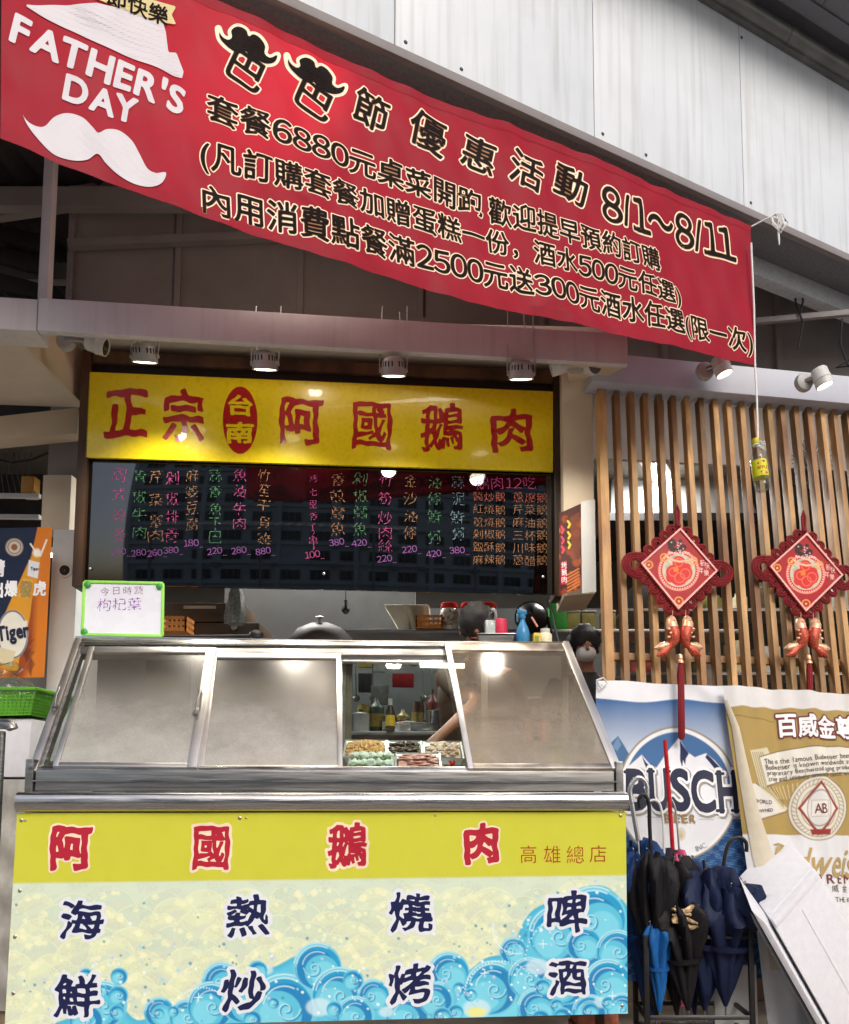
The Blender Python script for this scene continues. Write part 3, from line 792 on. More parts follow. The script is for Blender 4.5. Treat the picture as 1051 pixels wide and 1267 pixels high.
top = np.array([(1, -128), (282, -1), (420, 63), (700, 176), (935, 274)], float)
bot = np.array([(1, 172), (60, 198), (130, 228), (201, 256), (300, 291), (400, 324), (480, 346), (600, 378), (700, 404), (780, 422), (870, 441), (934, 451)], float)
NX, NY = 470, 110
def along(pl, s):
    u, v = FR0.hit(pl[:, 0], pl[:, 1]); uu = u[0] + (u[-1] - u[0]) * s
    c = np.polyfit(u, v, 3); return uu, np.polyval(c, uu)
s_ = np.linspace(0, 1, NX); tu, tv = along(top, s_); bu, bv = along(bot, s_)
t_ = np.linspace(0, 1, NY)[:, None]
U_ = tu * (1 - t_) + bu * t_; V_ = tv * (1 - t_) + bv * t_
M_BRED = mat('banner_red', (176, 26, 50), .6, spec=.3, var=.08, scale=5, bump=.06, bscale=400, transl=.38, dirt=.12, dirtc=(.25, .02, .03))
M_BWHITE = mat('banner_white', (212, 208, 214), .5, var=.03, transl=.1)
M_BCREAM = mat('banner_cream', (246, 226, 196), .5, var=.03)
M_BGOLD = mat('banner_gold', (150, 96, 44), .5, var=.12, scale=20)
M_BDARK = mat('banner_dark', (26, 17, 14), .8, var=.1, spec=.15)
M_BNAVY = mat('banner_navy', (18, 24, 38), .5, var=.1)
M_RIB = mat('ribbon_gold', (206, 188, 122), .5, var=.08)
MB().grid(FR.P(U_, V_, 0)).build('cloth', M_BRED, ban, smooth=True, fixn=False)
# hem stitches as thin raised tapes
hem = MB(); 
for a, b in ((.0, .045), (.955, 1.)):
    Uh = tu * (1 - a) + bu * a, tu * (1 - b) + bu * b; Vh = tv * (1 - a) + bv * a, tv * (1 - b) + bv * b
    hem.grid(FR.P(np.array(Uh), np.array(Vh), .0012))
hem.build('hem', M_BRED, ban, smooth=True, fixn=False)
layC, layG, layD = MB(), MB(), MB()
def triple(fn, oc=.056, og=.024, od=.012, k=1):
    fn(layC, off=oc * k, n=.0010); fn(layG, off=og * k, n=.0016); fn(layD, off=od * k, n=.0022)
for ch, c, sz in (('節', (462, 131), 41), ('優', (533, 158), 44), ('惠', (596, 186), 38), ('活', (654, 209), 38), ('動', (709, 226), 38)):
    x, y = c; h = sz / 2
    triple(lambda m, off, n: glyph_box(m, FR, ch, (x - h, y - h - 3, x + h, y + h + 3), off=off, n=n, res=34, rot=-.20))
triple(lambda m, off, n: text_line(m, FR, '8/1～8/11', (746, 249), (911, 301), off=off, n=n, res=30, sy=1.35, vc=.35), k=1.)
triple(lambda m, off, n: text_line(m, FR, '套餐6880元桌菜開跑', (255, 130), (600, 252), off=off, n=n, res=30, sy=1.08))
triple(lambda m, off, n: text_line(m, FR, '歡迎提早預約訂購', (606, 256), (818, 322), off=off, n=n, res=30, sy=1.12))
triple(lambda m, off, n: text_line(m, FR, '(凡訂購套餐加贈蛋糕一份，酒水500元任選)', (247, 188), (843, 366), off=off, n=n, res=30, sy=1.08))
triple(lambda m, off, n: text_line(m, FR, '內用消費點餐滿2500元送300元酒水任選(限一次)', (246, 246), (931, 424), off=off, n=n, res=30, sy=1.1))
# the two moustache-topped father characters
def must(cx, cy, s):
    P = [(-34, -24), (-30, -14), (-22, -10), (-17, -14), (-18, -22), (-10, -27), (0, -24), (3, -16), (9, -21), (17, -19), (24, -10), (23, 0), (30, 4), (39, -1), (36, 8), (26, 13), (14, 11), (4, 6), (0, 2), (-6, 5), (-14, 4), (-24, -2), (-32, -11)]
    return [(cx + x * s, cy + (y + x * .16) * s) for x, y in P]
for cx, cy in ((305, 60), (390, 95)):
    triple(lambda m, off, n: glyph_box(m, FR, '巴', (cx - 20, cy + 6, cx + 22, cy + 46), off=off * 1.0, n=n, res=34, rot=-.33))
    layN = MB(); p = must(cx, cy, 1.0)
    poly_px(layC, FR, p, n=.0012, off=4.2, smooth=4, step=2)
    poly_px(layD, FR, p, n=.0026, smooth=4, step=2)
layC.build('halo_lettering', M_BCREAM, ban, fixn=False)
layG.build('gold_lettering', M_BGOLD, ban, fixn=False)
layD.build('dark_lettering', M_BDARK, ban, fixn=False)
wh = MB()
text_line(wh, FR, "FATHER'S", (14, 27), (229, 127), off=.035, n=.0036, res=40, sy=1.26, vc=.35, track=.05)
text_line(wh, FR, 'DAY', (79, 103), (170, 141), off=.035, n=.0036, res=40, sy=1.265, vc=.35, track=.05)
m1 = [(27, 138), (36, 152), (54, 158), (68, 145), (84, 138.5), (102, 144), (115, 158), (122, 166), (133, 161), (148, 163), (163, 176), (172, 192), (182, 212), (193, 219), (205, 218), (200, 232), (186, 236), (166, 232), (148, 222), (132, 207), (121, 193), (108, 200), (90, 201), (66, 192), (46, 172), (34, 155)]
poly_px(wh, FR, m1, n=.004, smooth=5, step=2)
poly_px(wh, FR, [(28, -3), (120, -3), (200, 14), (206, 34), (209, 60), (219, 60), (228, 84), (226, 93), (214, 91), (150, 63), (80, 28)], n=.004, step=2.5)
wh.build('white_print', M_BWHITE, ban, fixn=False)
gs = MB(); poly_px(gs, FR, [(60, -60), (198, -3), (219, 3), (213, 14), (219, 27), (186, 18), (120, -8), (60, -34)], n=.005, step=2.5)
gs.build('gold_ribbon', M_RIB, ban, fixn=False)
gt = MB()
text_line(gt, FR, '節快樂', (132, -14), (209, 17), off=.02, n=.006, res=34, sy=1.15)
gt.build('ribbon_lettering', M_BDARK, ban, fixn=False)
# ties
def knot(c, s=1.):
    mb = MB(); c = np.array(c)
    for k in range(5):
        a = random.uniform(-.3, .3); L = random.uniform(.05, .10) * s
        mb.tube([c, c + (.02 * s + .008 * k, -.01, .01), c + (.035 * s + a * .03 + .01 * k, -.012, -L * .6), c + (.02 * s + .008 * k, -.008, -L), c + (.004 + a * .02, -.004, -L * .5), c], .0035, 6)
    mb.tube([c, c + (.03, 0, -.02), c + (.034, 0, -.12), c + (.036, 0, -.16)], [.004, .005, .006, .003], 6)
    return mb
pk = FR.P(*FR0.hit(936, 275))
pn = at(955, 268, 4.06)
k1 = knot(pn); k1.tube([pk, (pk + pn) / 2 + (0, 0, .002), pn], .004, 6)
tag(k1.build('tie_cord', M_WHITECORD, smooth=True), 'bunch of white cord knotted at the upper right corner of the red banner', 'cord')
# cord and bottle
p_a = FR.P(*FR0.hit(934, 449)); p_b = at(938, 548, 3.98)
bt = thing('plastic_bottle', 'clear plastic bottle with yellow label hanging from the white cord', 'bottle', p_b)
MB().tube([p_a + (0, 0, .66), p_a + (.003, -.004, .3), p_a, (p_a + p_b) / 2 + (.003, 0, 0), p_b], .0055, 8).build('cord', M_WHITECORD, bt, smooth=True)
ax = at(945, 611, 3.98) - at(936, 549, 3.98); ax /= np.linalg.norm(ax); tp = at(935.5, 546, 3.98)
Lb = .235; tpo = tp
MB().lathe(tp, ax, [(.0125, .0), (.0125, .022), (.014, .024), (.014, .03), (.02, .045), (.033, .075), (.034, .085), (.034, .19), (.032, .2), (.034, .205), (.033, .225), (.02, .235), (0, .23)], 28).build('shell', M_PLASTIC, bt, smooth=True)
MB().lathe(tp, ax, [(0, .13), (.0325, .13), (.0325, .22), (.02, .232), (0, .228)], 24).build('water', glass('water', (.93, .96, .96), .03), bt, smooth=True)
MB().lathe(tp - ax * .006, ax, [(0, -.004), (.0145, -.004), (.0155, 0), (.0155, .02), (.0145, .024), (0, .024)], 20, mod=lambda r, h, t, i: (r * (1 + .03 * math.sin(t * 20)), h)).build('cap', mat('yellow_cap', (206, 196, 20), .4), bt, smooth=True)
lb_ = MB().lathe(tp, ax, [(.0348, .096), (.0348, .172)], 28); lb_.build('label', mat('yellow_label', (214, 214, 24), .4, var=.05), bt, smooth=True)
# red marks and word on the label, wrapped by the cylinder facing the camera
e1 = np.cross(ax, (0, 1, 0)); e1 /= np.linalg.norm(e1); e1 = e1 if e1[0] > 0 else -e1; e2 = np.cross(e1, ax); e2 = e2 if e2[1] < 0 else -e2
class Cyl:
    def P(s, u, v, n=0):
        u, v, n = np.broadcast_arrays(u, v, n); t = u / .035; r = .0352 + n
        return tp + ax * (.135 - v)[..., None] + (r * np.sin(t))[..., None] * e1 + (r * np.cos(t))[..., None] * e2
mk = MB(); cy = Cyl(); x = -.024
for ch in 'APPLE':
    v, f, bb = glyph(ch, .02, 16); mk.add(cy.P(x + v[:, 0] * .017, (v[:, 1] - .35) * .02, .0006), f); x += .0105
tt = np.linspace(0, 2 * math.pi, 18, endpoint=False)
for uo, vo, a, b, rt in ((-.002, .024, .020, .0055, .25), (.006, -.024, .018, .006, -.2)):
    q = np.stack([uo + a * np.cos(tt) * math.cos(rt) - b * np.sin(tt) * math.sin(rt), vo + a * np.cos(tt) * math.sin(rt) + b * np.sin(tt) * math.cos(rt)], 1)
    mk.add(cy.P(q[:, 0], q[:, 1], .0005), [tuple(range(18))])
mk.build('label_print', mat('label_red', (190, 40, 30), .4), bt, fixn=False)
rb = MB()
for k in range(6):
    a = k * 1.05; rb.tube([tp + ax * .018, tp + e1 * (.012 + .026 * math.sin(a) ** 2) + e2 * .022 + ax * (.02 + .012 * math.cos(a)), tp + e1 * (.03 + .006 * k % .012) + e2 * .012 + ax * (.035 + .004 * k), tp + e2 * .018 + ax * .03], .003, 6)
rb.tube([tp + ax * .02 + .014 * (math.cos(t) * e1 + math.sin(t) * e2) for t in np.linspace(0, 6.3, 14)], .0035, 6)
rb.build('string_knot', M_WHITECORD, bt, smooth=True)
for ch_ in bt.children:
    if ch_.name.split('.')[0] not in ('cord',): ch_.scale = (1.13, 1.13, 1.13)

# lit work lamp behind the cloth, whose warm glow shows through it
fc = at(345, 235, 3.62)
fl = thing('work_lamp', 'warm work lamp hidden behind the red banner, glowing through the cloth', 'lamp', fc)
MB().lathe(fc, (0, -1, .4), [(.012, -.06), (.03, -.05), (.09, .03), (.086, .032), (.03, -.04), (0, -.04)], 24).build('shade', M_DARKSTEEL, fl, smooth=True)
MB().ball(fc, .03, 14, 8).build('bulb', mat('warm_bulb', (1, .7, .35), .4, emit=12), fl, smooth=True)
MB().tube([fc + (0, 0, .05), fc + (0, 0, .55)], .004, 6).build('cable', M_BLACK, fl)
ld = bpy.data.lights.new('work_lamp_light', 'SPOT'); ld.energy = 20; ld.spot_size = R(105); ld.spot_blend = .6; ld.color = (1, .72, .45); ld.shadow_soft_size = .035
lo = bpy.data.objects.new('work_lamp_light', ld); COL.objects.link(lo); lo.parent = fl; lo.location = (0, -.05, .0); lo.rotation_euler = (R(-96), 0, 0)
ld = bpy.data.lights.new('transom_fill_light', 'POINT'); ld.energy = 5; ld.color = (1, .86, .72); ld.shadow_soft_size = .05  # added fill with no bulb of its own, brightens the dark transom wall
lo = bpy.data.objects.new('transom_fill_light', ld); COL.objects.link(lo); lo.parent = fl; lo.location = (0, .14, -.08)
# ================================================================== SPOTLIGHTS
M_LAMPB = mat('lamp_body', (170, 168, 164), .4, var=.08, dirt=.25)
M_LED = mat('lamp_disc', (1, .93, .80), .4, emit=3.5)
M_VENT = M_BLACK
def spot_light(c, aim, power, name, color=(1, .92, .80), size=1.9):
    ld = bpy.data.lights.new(name, 'SPOT'); ld.energy = power; ld.spot_size = size; ld.spot_blend = .7; ld.shadow_soft_size = .05; ld.color = color
    lo = bpy.data.objects.new(name, ld); COL.objects.link(lo)
    return lo, ld
def lamp_parts(t, c, d, cable=None):
    c = np.array(c, float); d = np.array(d, float); d /= np.linalg.norm(d)
    MB().lathe(c, d, [(0, -.062), (.028, -.062), (.045, -.055), (.056, -.042), (.058, -.03), (.060, .0), (.064, .008), (.064, .028), (.06, .030), (.058, .026), (0, .024)], 28).build('housing', M_LAMPB, t, smooth=True)
    MB().lathe(c, d, [(.055, .0275), (0, .0275)], 24).build('lens', M_LED, t)
    a = np.cross(d, (0, 1, 0)) if abs(d[1]) < .8 else np.cross(d, (1, 0, 0)); a /= np.linalg.norm(a); b = np.cross(d, a)
    sl = MB()
    for k in range(20):
        if k % 5 == 4: continue
        th = 2 * math.pi * k / 20; rd = math.cos(th) * a + math.sin(th) * b; tg = np.cross(rd, d)
        pp = c - d * .02 + rd * .0575
        sl.box8(np.array([pp + tg * i * .0035 + d * j * .016 + rd * q * .0015 for q in (-1, 1) for i, j in ((-1, -1), (1, -1), (1, 1), (-1, 1))]))
    sl.build('vent', M_VENT, t)['kind'] = 'stuff'
for k, (x, y) in enumerate(((179, 441), (328, 450), (487, 458), (645, 462))):
    c = at(x, y, 3.93)
    t = thing('hanging_spotlight', ('first white hanging spotlight, above the left end of the yellow sign', 'white spotlight hanging above the red oval and the third character', 'white spotlight hanging above the middle right character of the yellow sign', 'white spotlight hanging over the right end of the yellow sign')[k], 'spotlight', c, 'spotlights hanging in front of the yellow sign')
    lamp_parts(t, c, (.02 * (k - 2), .42, -1))
    yk = MB()
    for sgn in (-1, 1):
        yk.tube([c + (sgn * .068, 0, .0), c + (sgn * .07, 0, .05), c + (sgn * .064, .05, zc - c[2])], .0035, 6); yk.lathe(c + (sgn * .058, 0, 0), (sgn, 0, 0), [(.012, 0), (.012, .014), (0, .014)], 10)
    yk.build('yoke', M_LAMPB, t, smooth=True)
    MB().tube([c + (0, .02, .05), c + (-.05, .03, .08), c + (-.06 + .1 * (k > 1), .06, .12), c + (.02, .1, zc - c[2])], .004, 6).build('cable', M_LAMPB, t, smooth=True)
    lo, ld = spot_light(c, None, 28, 'spot_lamp'); lo.parent = t
    lo.location = (0, .0, -.045); lo.rotation_euler = (R(18), 0, 0)
def wall_spot(px, py, d, dirs, lbl, base_dir, lit=True, offs=(.09, 0, 0)):
    c = at(px, py, d)
    t = thing('wall_spotlight', lbl, 'spotlight', c)
    MB().lathe(c, base_dir, [(0, 0), (.05, 0), (.052, .012), (.046, .03), (.03, .036), (0, .036)], 24).build('base', M_LAMPB, t, smooth=True)
    for q, (o, dd) in enumerate(dirs):
        cc = c + np.array(o); 
        MB().tube([c + np.array(base_dir) * .03, (c + cc) / 2 + np.array(base_dir) * .03, cc], .012, 10).build('arm', M_STEELD, t, smooth=True)
        dd = np.array(dd, float); dd /= np.linalg.norm(dd)
        MB().lathe(cc, dd, [(0, -.05), (.036, -.05), (.044, -.04), (.045, .0), (.0475, .003), (.0475, .012), (.045, .014), (.046, .05), (.042, .052), (.040, .045), (0, .044)], 24).build('head', M_WHITEP, t, smooth=True)
        MB().lathe(cc, dd, [(.040, .0465), (0, .0465)], 20).build('lens', M_LED if lit else M_STEELD, t)
    return t, c
for px, py, lbl in ((871, 461, 'white spotlight on the blue grey beam left of the hanging cord'), (993, 475, 'white spotlight on the blue grey beam right of the hanging cord')):
    t, c = wall_spot(px, py, 4.27, [((.075, -.07, .0), (.35, -.02, -1))], lbl, tuple(FBB.N))
t, c = wall_spot(84, 424, 4.0, [((.15, 0, -.01), (1, .1, -.3))], 'white double spotlight under the beam left of the sign frame', (0, -1, 0), lit=False)
t, c = wall_spot(711, 452, 4.1, [((-.075, 0, .0), (-1, .1, -.25)), ((.08, 0, -.01), (.5, -.9, -.3))], 'pair of ribbed spotlights at the top of the cream pier', (0, -1, 0), lit=False)
# ================================================================== COUNTER
cn = thing('display_counter', 'stainless steel food counter with slanted misted sliding glass panes', 'counter', FC.P(FC.hit(400, 1000)[0], 0, -.3))
H = lambda x, y, n=0.: FC.hit(x, y, n)
uL0, uR0 = H(22, 1005)[0], H(776, 1005)[0]
zr0, zr1 = H(400, 1004)[1], H(400, 981)[1]
# bullnose rail (rounded profile along u)
prof = [(-.10, zr1 + .004), (-.01, zr1 + .004), (.012, zr1 - .0), (.026, zr1 - .012), (.030, (zr0 + zr1) / 2), (.026, zr0 + .012), (.012, zr0 + .002), (-.01, zr0), (-.10, zr0)]
mb = MB(); us = np.linspace(uL0, uR0, 60)
P = np.array([[FC.P(u, z - .0035 * math.exp(-((u - (uL0 + .42)) / .012) ** 2) * (i in (2, 3)), n + .0015 * math.sin(u * 9) - .006 * math.exp(-((u - (uL0 + .42)) / .014) ** 2)) for u in us] for i, (n, z) in enumerate(prof)])
mb.grid(P); mb.add([P[i, 0] for i in range(9)], [tuple(range(9))]); mb.add([P[i, -1] for i in range(9)], [tuple(range(9))])
mb.build('bullnose_rail', M_STEELH, cn, smooth=True)
zc0 = zr1 + .008; zbase = H(400, 953, -.06)[1]
MB().box(FC, uL0 + .035, uR0 - .035, zc0, zbase - .002, -.12, -.055).build('channel', M_STEELD, cn, bevel=.004)
MB().box(FC, uL0 + .028, uR0 - .028, zc0 + (zbase - zc0) * .42, zc0 + (zbase - zc0) * .5, -.054, -.045).build('channel_lip', M_STEELH, cn)
MB().box(FC, uL0 - .0, uL0 + .03, zc0 - .002, zbase + .04, -.3, -.045).build('end_plate', M_STEELD, cn, bevel=.003)
MB().box(FC, uR0 - .03, uR0 + .0, zc0 - .002, zbase + .04, -.3, -.045).build('end_plate', M_STEELD, cn, bevel=.003)
zbot = H(400, 1262)[1]
MB().box(FC, uL0 + .03, uR0 - .03, zbot + .02, zr0 - .003, -.62, -.03).build('body', M_STEELD, cn, bevel=.004)
for u in (uL0 + .08, uR0 - .12):
    for n in (-.1, -.55): MB().box(FC, u, u + .04, 0.007, zbot + .018, n - .04, n).build('leg', M_BLACKM, cn)
# slanted case plane
pB = FC.P(0, zbase, -.06); 
_r, _h = .59, .643
S_V = np.array((-FC.N[0] * _r, -FC.N[1] * _r, _h)); SL = np.linalg.norm(S_V); S_V /= SL
FS = Fr(pB, FC.U, S_V)
def bar(pts, n0, n1, name, m=M_STEEL, bev=.002): return Q(FS, pts, n0, n1).build(name, m, cn, bevel=bev)
# outer frame
bar(((93, 789), (101, 789), (45, 953), (35, 953)), -.05, .0, 'slanted_stile')
bar(((101.3, 791), (105, 791), (50, 953), (45.5, 953)), -.05, -.012, 'slanted_stile', M_STEELD)
bar(((697, 793), (704, 793), (771, 953), (762, 953)), -.05, .0, 'slanted_stile')
bar(((102, 789.5), (698, 793.5), (700, 800), (99, 796)), -.05, -.001, 'top_rail', M_STEELH)
bar(((99, 797), (555, 799), (554, 808), (96, 806)), -.05, -.012, 'top_track', M_STEELD)
bar(((46, 947), (764, 948), (765, 953.5), (44, 953)), -.05, -.002, 'bottom_rail', M_STEELH)
# pane 1 (outer) and pane 2
def sash(q, w, n, name, gm, m=M_STEEL):
    """sash: four stiles round a glass pane; q = outer TL TR BR BL pixels, w = (left, top, right, bottom) bar widths in px"""
    (TL, TR, BR, BL) = [np.array(p, float) for p in q]; l, t, r, b = w
    ex = (TR - TL) / np.linalg.norm(TR - TL); ex2 = (BR - BL) / np.linalg.norm(BR - BL)
    il = (TL + ex * l, BL + ex2 * l); ir = (TR - ex * r, BR - ex2 * r)
    lerp = lambda a, b_, k: a + (b_ - a) * k
    hl = np.linalg.norm(BL - TL); kt, kb = t / hl, 1 - b / hl
    bar((TL, il[0], il[1], BL), n - .018, n, name); bar((ir[0], TR, BR, ir[1]), n - .018, n, name)
    bar((il[0] + ex * .2, ir[0] - ex * .2, lerp(ir[0], ir[1], kt), lerp(il[0], il[1], kt)), n - .018, n - .0006, name, m)
    bar((lerp(il[0], il[1], kb), lerp(ir[0], ir[1], kb), ir[1], il[1]), n - .018, n - .0006, name, m)
    g = (lerp(il[0], il[1], kt), lerp(ir[0], ir[1], kt), lerp(ir[0], ir[1], kb), lerp(il[0], il[1], kb))
    Q(FS, g, n - .011, n - .008).build('pane', gm, cn)
M_BRONZE = mat('worn_frame', (.50, .44, .37), .38, metal=1, var=.2, scale=12, dirt=.5, dirtc=(.2, .14, .1))
sash(((111, 802), (268, 803), (244, 951), (66, 950)), (7, 7, 12, 5), .012, 'sash_frame', M_FOG)
sash(((258, 806), (422, 807), (424, 950), (241, 950)), (11, 6, 6, 5), -.006, 'sash_frame', M_FOG)
sash(((421, 806), (562, 808), (590, 951), (422, 950)), (2, 6, 2, 2), -.028, 'sash_frame', M_CLEAR)
M_FOG2 = glass('misted_pane_clearer', (.9, .85, .78), rough=.1, fog=.56, fogc=(.60, .53, .44), lo=1.22, hi=1.72, fmin=.2)
_ms = M_STEEL; M_STEEL = M_BRONZE
sash(((550, 797), (703, 798), (765, 953), (579, 953)), (7, 10, 8, 6), .014, 'sash_frame', M_FOG2, M_BRONZE)
M_STEEL = _ms
# sash locks
for x, y, dx in ((76, 868, -13), (250, 872, -10)):
    a, b = FS.P(*FS.hit(x, y - 14), .02), FS.P(*FS.hit(x - 7, y + 14), .02)
    MB().tube([a, (a + b) / 2 + FS.N * .012, b], .005, 8).build('pull', M_STEELD, cn, smooth=True)
    MB().beam(b - FS.V * .01, b + FS.V * .025, .02, .012).build('latch', M_STEELD, cn, bevel=.002)
# case inside: well, rear wall, top lid, side glass
ul, ur = uL0 + .05, uR0 - .05
MB().box(FC, ul, ur, zbase - .07, zbase - .05, -.64, -.07).build('well', M_STEELH, cn)
zbk = H(500, 916, -.64)[1]
MB().box(FC, ul, ur, zbase - .049, zbk, -.66, -.64).build('rear_panel', M_STEELD, cn)
ztop = FS.O[2] + _h
n_t = -.06 - _r
uT0, uT1 = H(93, 790, n_t)[0], H(704, 794, n_t)[0]
MB().box(FC, uT0, uT1, ztop - .012, ztop + .004, n_t - .26, n_t - .002).build('top_shelf', M_STEELH, cn, bevel=.002)
MB().box(FC, uT0 + .02, uT1 - .02, ztop - .05, ztop - .014, n_t - .02, n_t - .004).build('light_box', M_STEELD, cn)
for x in (240, 424, 600, 700):
    u = H(x, 850, -.65)[0]
    MB().box(FC, u - .015, u + .015, zbk + .002, ztop - .014, -.68, -.65).build('rear_post', M_STEELD, cn)
MB().box(FC, ul + .2, uL0 + 1.22, zbk + .003, ztop - .06, -.669, -.665).build('rear_pane', mat('case_back', (104, 94, 80), .5, var=.2, dirt=.3), cn)
for nm, u0_, u1_ in (('side_pane', ul, uT0), ('side_pane', ur, uT1)):
    A = [FC.P(u0_, zbase, -.08), FC.P(u1_, ztop - .02, n_t), FC.P(u1_, ztop - .02, -.66), FC.P(u0_, zbase, -.66)]
    MB().prism(A, [a + FC.U * .004 for a in A]).build(nm, M_CLEAR, cn)
# display lighting tube inside the case (visible as bright strip)
M_TUBE = mat('lit_tube', (1, .98, .95), .4, emit=9)
c0, c1 = FC.P(*H(520, 823, -.60), -.60), FC.P(*H(575, 824, -.60), -.60)
MB().tube([c0, c1], .012, 12).build('lit_tube', mat('case_tube', (1, .97, .92), .4, emit=2.5), cn, smooth=True)
ld = bpy.data.lights.new('case_tube_light', 'AREA'); ld.shape = 'RECTANGLE'; ld.size = .18; ld.size_y = .02; ld.energy = .9; ld.color = (1, .93, .82)
lo = bpy.data.objects.new('case_tube_light', ld); COL.objects.link(lo); lo.parent = cn
lo.location = tuple((c0 + c1) / 2 - (0, 0, .014) - np.array(WL[cn.name])); lo.rotation_euler = (0, 0, math.atan2(FC.U[1], FC.U[0]))

# ---- front panel -------------------------------------------------------------------------
fp = thing('counter_front_sign', 'printed front panel of the counter, yellow green band over pale wave pattern with blue waves', 'sign', FC.P(H(400, 1200)[0], zbot, .004))
def FPx(x, y): return H(x, y)
TL, TR, BR, BL = (21.5, 1006), (774.5, 1004.5), (777, 1254), (6, 1273)
Q(FC, (TL, TR, BR, BL), -.012, -.0).build('backing', M_WHITEP, fp)
cv = Canvas((TL, TR, BR, BL), 760, 262, (212, 226, 202))
X, Y, C = cv.X, cv.Y, cv
yb = 1093 - (X - 20) * (10 / 757.)
# pale scallop waves
rs = np.random.RandomState(3)
C.blend(np.clip((Y - 1150) / 120, 0, 1) * .35, (238, 238, 170))
for row in range(13):
    for k in range(17):
        cx = k * 52 - 10 + (row % 2) * 26 + rs.uniform(-9, 9); cy = 1106 + row * 15 + rs.uniform(-5, 5) - (cx - 400) * .012; r = rs.uniform(24, 36)
        if cy > 1300: continue
        C.disc(cx, cy + r * .72, r, (224, 232, 190) if rs.rand() < .6 else (204, 221, 196), soft=1.5, op=.6)
        C.ring(cx, cy + r * .72, r * .96, 1.3, (236, 240, 206), op=.6)
        C.disc(cx + r * .2, cy + r * .95, r * .72, (212, 220, 196), soft=3, op=.75)
        for q in range(5):
            a = rs.uniform(3.5, 5.9); C.disc(cx + math.cos(a) * r * .8, cy + r * .72 + math.sin(a) * r * .8, rs.uniform(2, 4.5), (238, 240, 200), op=.75)
sp_ = rs.rand(*X.shape)
gn = (np.sin(X * .11 + np.sin(Y * .09) * 3) * np.sin(Y * .16 + X * .03) > .15) & (sp_ > .52)
C.blend(gn * .35, (192, 200, 182))
lo_ = (Y - 1180) / 90
# blue waves
def curl(cx, cy, r, f=1, dark=(44, 134, 190)):
    C.disc(cx, cy, r, (120, 204, 224), soft=1.5)
    C.disc(cx - f * r * .06, cy + r * .06, r * .90, (46, 158, 206), soft=1.5)
    C.disc(cx + f * r * .04, cy + r * .10, r * .80, dark, soft=1.5)
    C.disc(cx - f * r * .18, cy + r * .22, r * .70, (96, 194, 220), soft=1.5)
    C.disc(cx - f * r * .26, cy + r * .30, r * .52, (126, 212, 232), soft=3)
    t = np.linspace(0, 8.2, 26); rr = r * .42 * np.exp(-t * .22)
    C.line(np.stack([cx + f * (rr * np.cos(t) + r * .1), cy + rr * np.sin(t) + r * .1], 1), max(1.2, r * .05), (44, 140, 192))
    C.line(np.stack([cx + f * (rr * np.cos(t) + r * .1) - 1.5, cy + rr * np.sin(t) + r * .1 - 1.5], 1), max(1, r * .035), (196, 236, 244), op=.8)
def arcs(cx, cy, r):
    for q in (.97, .86, .62):
        t = np.linspace(3.3, 5.2, 9); C.line(np.stack([cx + r * q * np.cos(t), cy + r * q * np.sin(t)], 1), max(.9, r * .045), (206, 240, 246), op=.75)
    t = np.linspace(2.2, 3.1, 6); C.line(np.stack([cx + r * .92 * np.cos(t), cy + r * .92 * np.sin(t)], 1), .9, (30, 112, 176), op=.6)
def swell(pts, c, hl=None):
    C.poly(pts, c, smooth=5, soft=2)
    if hl: C.poly(pts, hl, smooth=5, off=-5, soft=8, op=.7)
swell([(90, 1290), (110, 1250), (140, 1236), (170, 1262), (200, 1250), (240, 1236), (262, 1212), (300, 1206), (340, 1196), (372, 1182), (410, 1196), (436, 1232), (470, 1236), (520, 1222), (560, 1215), (600, 1186), (630, 1176), (655, 1130), (690, 1112), (730, 1096), (760, 1104), (786, 1150), (786, 1290)], (70, 180, 214), (106, 204, 228))
swell([(560, 1270), (600, 1200), (660, 1188), (700, 1220), (680, 1290)], (120, 214, 232))
swell([(640, 1240), (650, 1150), (700, 1125), (760, 1150), (784, 1200), (784, 1280), (660, 1290)], (62, 170, 210), (110, 206, 228))
swell([(700, 1270), (712, 1200), (742, 1180), (772, 1190), (782, 1270)], (34, 128, 190), (50, 150, 204))
for a in ((128, 1243, 30, 1), (108, 1262, 22, 1), (197, 1252, 19, -1), (232, 1258, 22, 1), (274, 1214, 24, -1), (262, 1244, 30, 1), (300, 1240, 26, -1), (352, 1246, 42, 1), (393, 1196, 30, -1), (420, 1230, 34, 1), (462, 1231, 20, -1), (440, 1256, 24, 1),
          (505, 1256, 28, 1), (555, 1203, 26, -1), (540, 1236, 22, 1), (610, 1222, 34, 1), (590, 1180, 0, 1), (635, 1176, 17, -1), (655, 1210, 26, 1), (735, 1136, 40, -1), (690, 1156, 36, 1), (722, 1168, 22, -1), (764, 1176, 26, 1), (752, 1216, 30, -1), (700, 1215, 28, 1), (664, 1246, 24, -1), (730, 1252, 22, 1), (770, 1248, 20, 1)):
    if a[2]: curl(*a); arcs(*a[:3])
for cx, cy, r in ((395, 1246, 16), (590, 1248, 17), (665, 1196, 14), (120, 1222, 10), (745, 1240, 10), (330, 1200, 8), (478, 1252, 9)):
    C.disc(cx, cy, r, (206, 234, 242), ry=r * .7, soft=3, op=.75)
C.disc(590, 1252, 12, (232, 232, 150), ry=6, soft=3)
for _ in range(26):
    x, y = rs.uniform(90, 775), rs.uniform(1200, 1262); curl(x, max(y, 1120 + abs(x - 740) * .5) if x > 600 else y, rs.uniform(7, 13), rs.choice([-1, 1]))
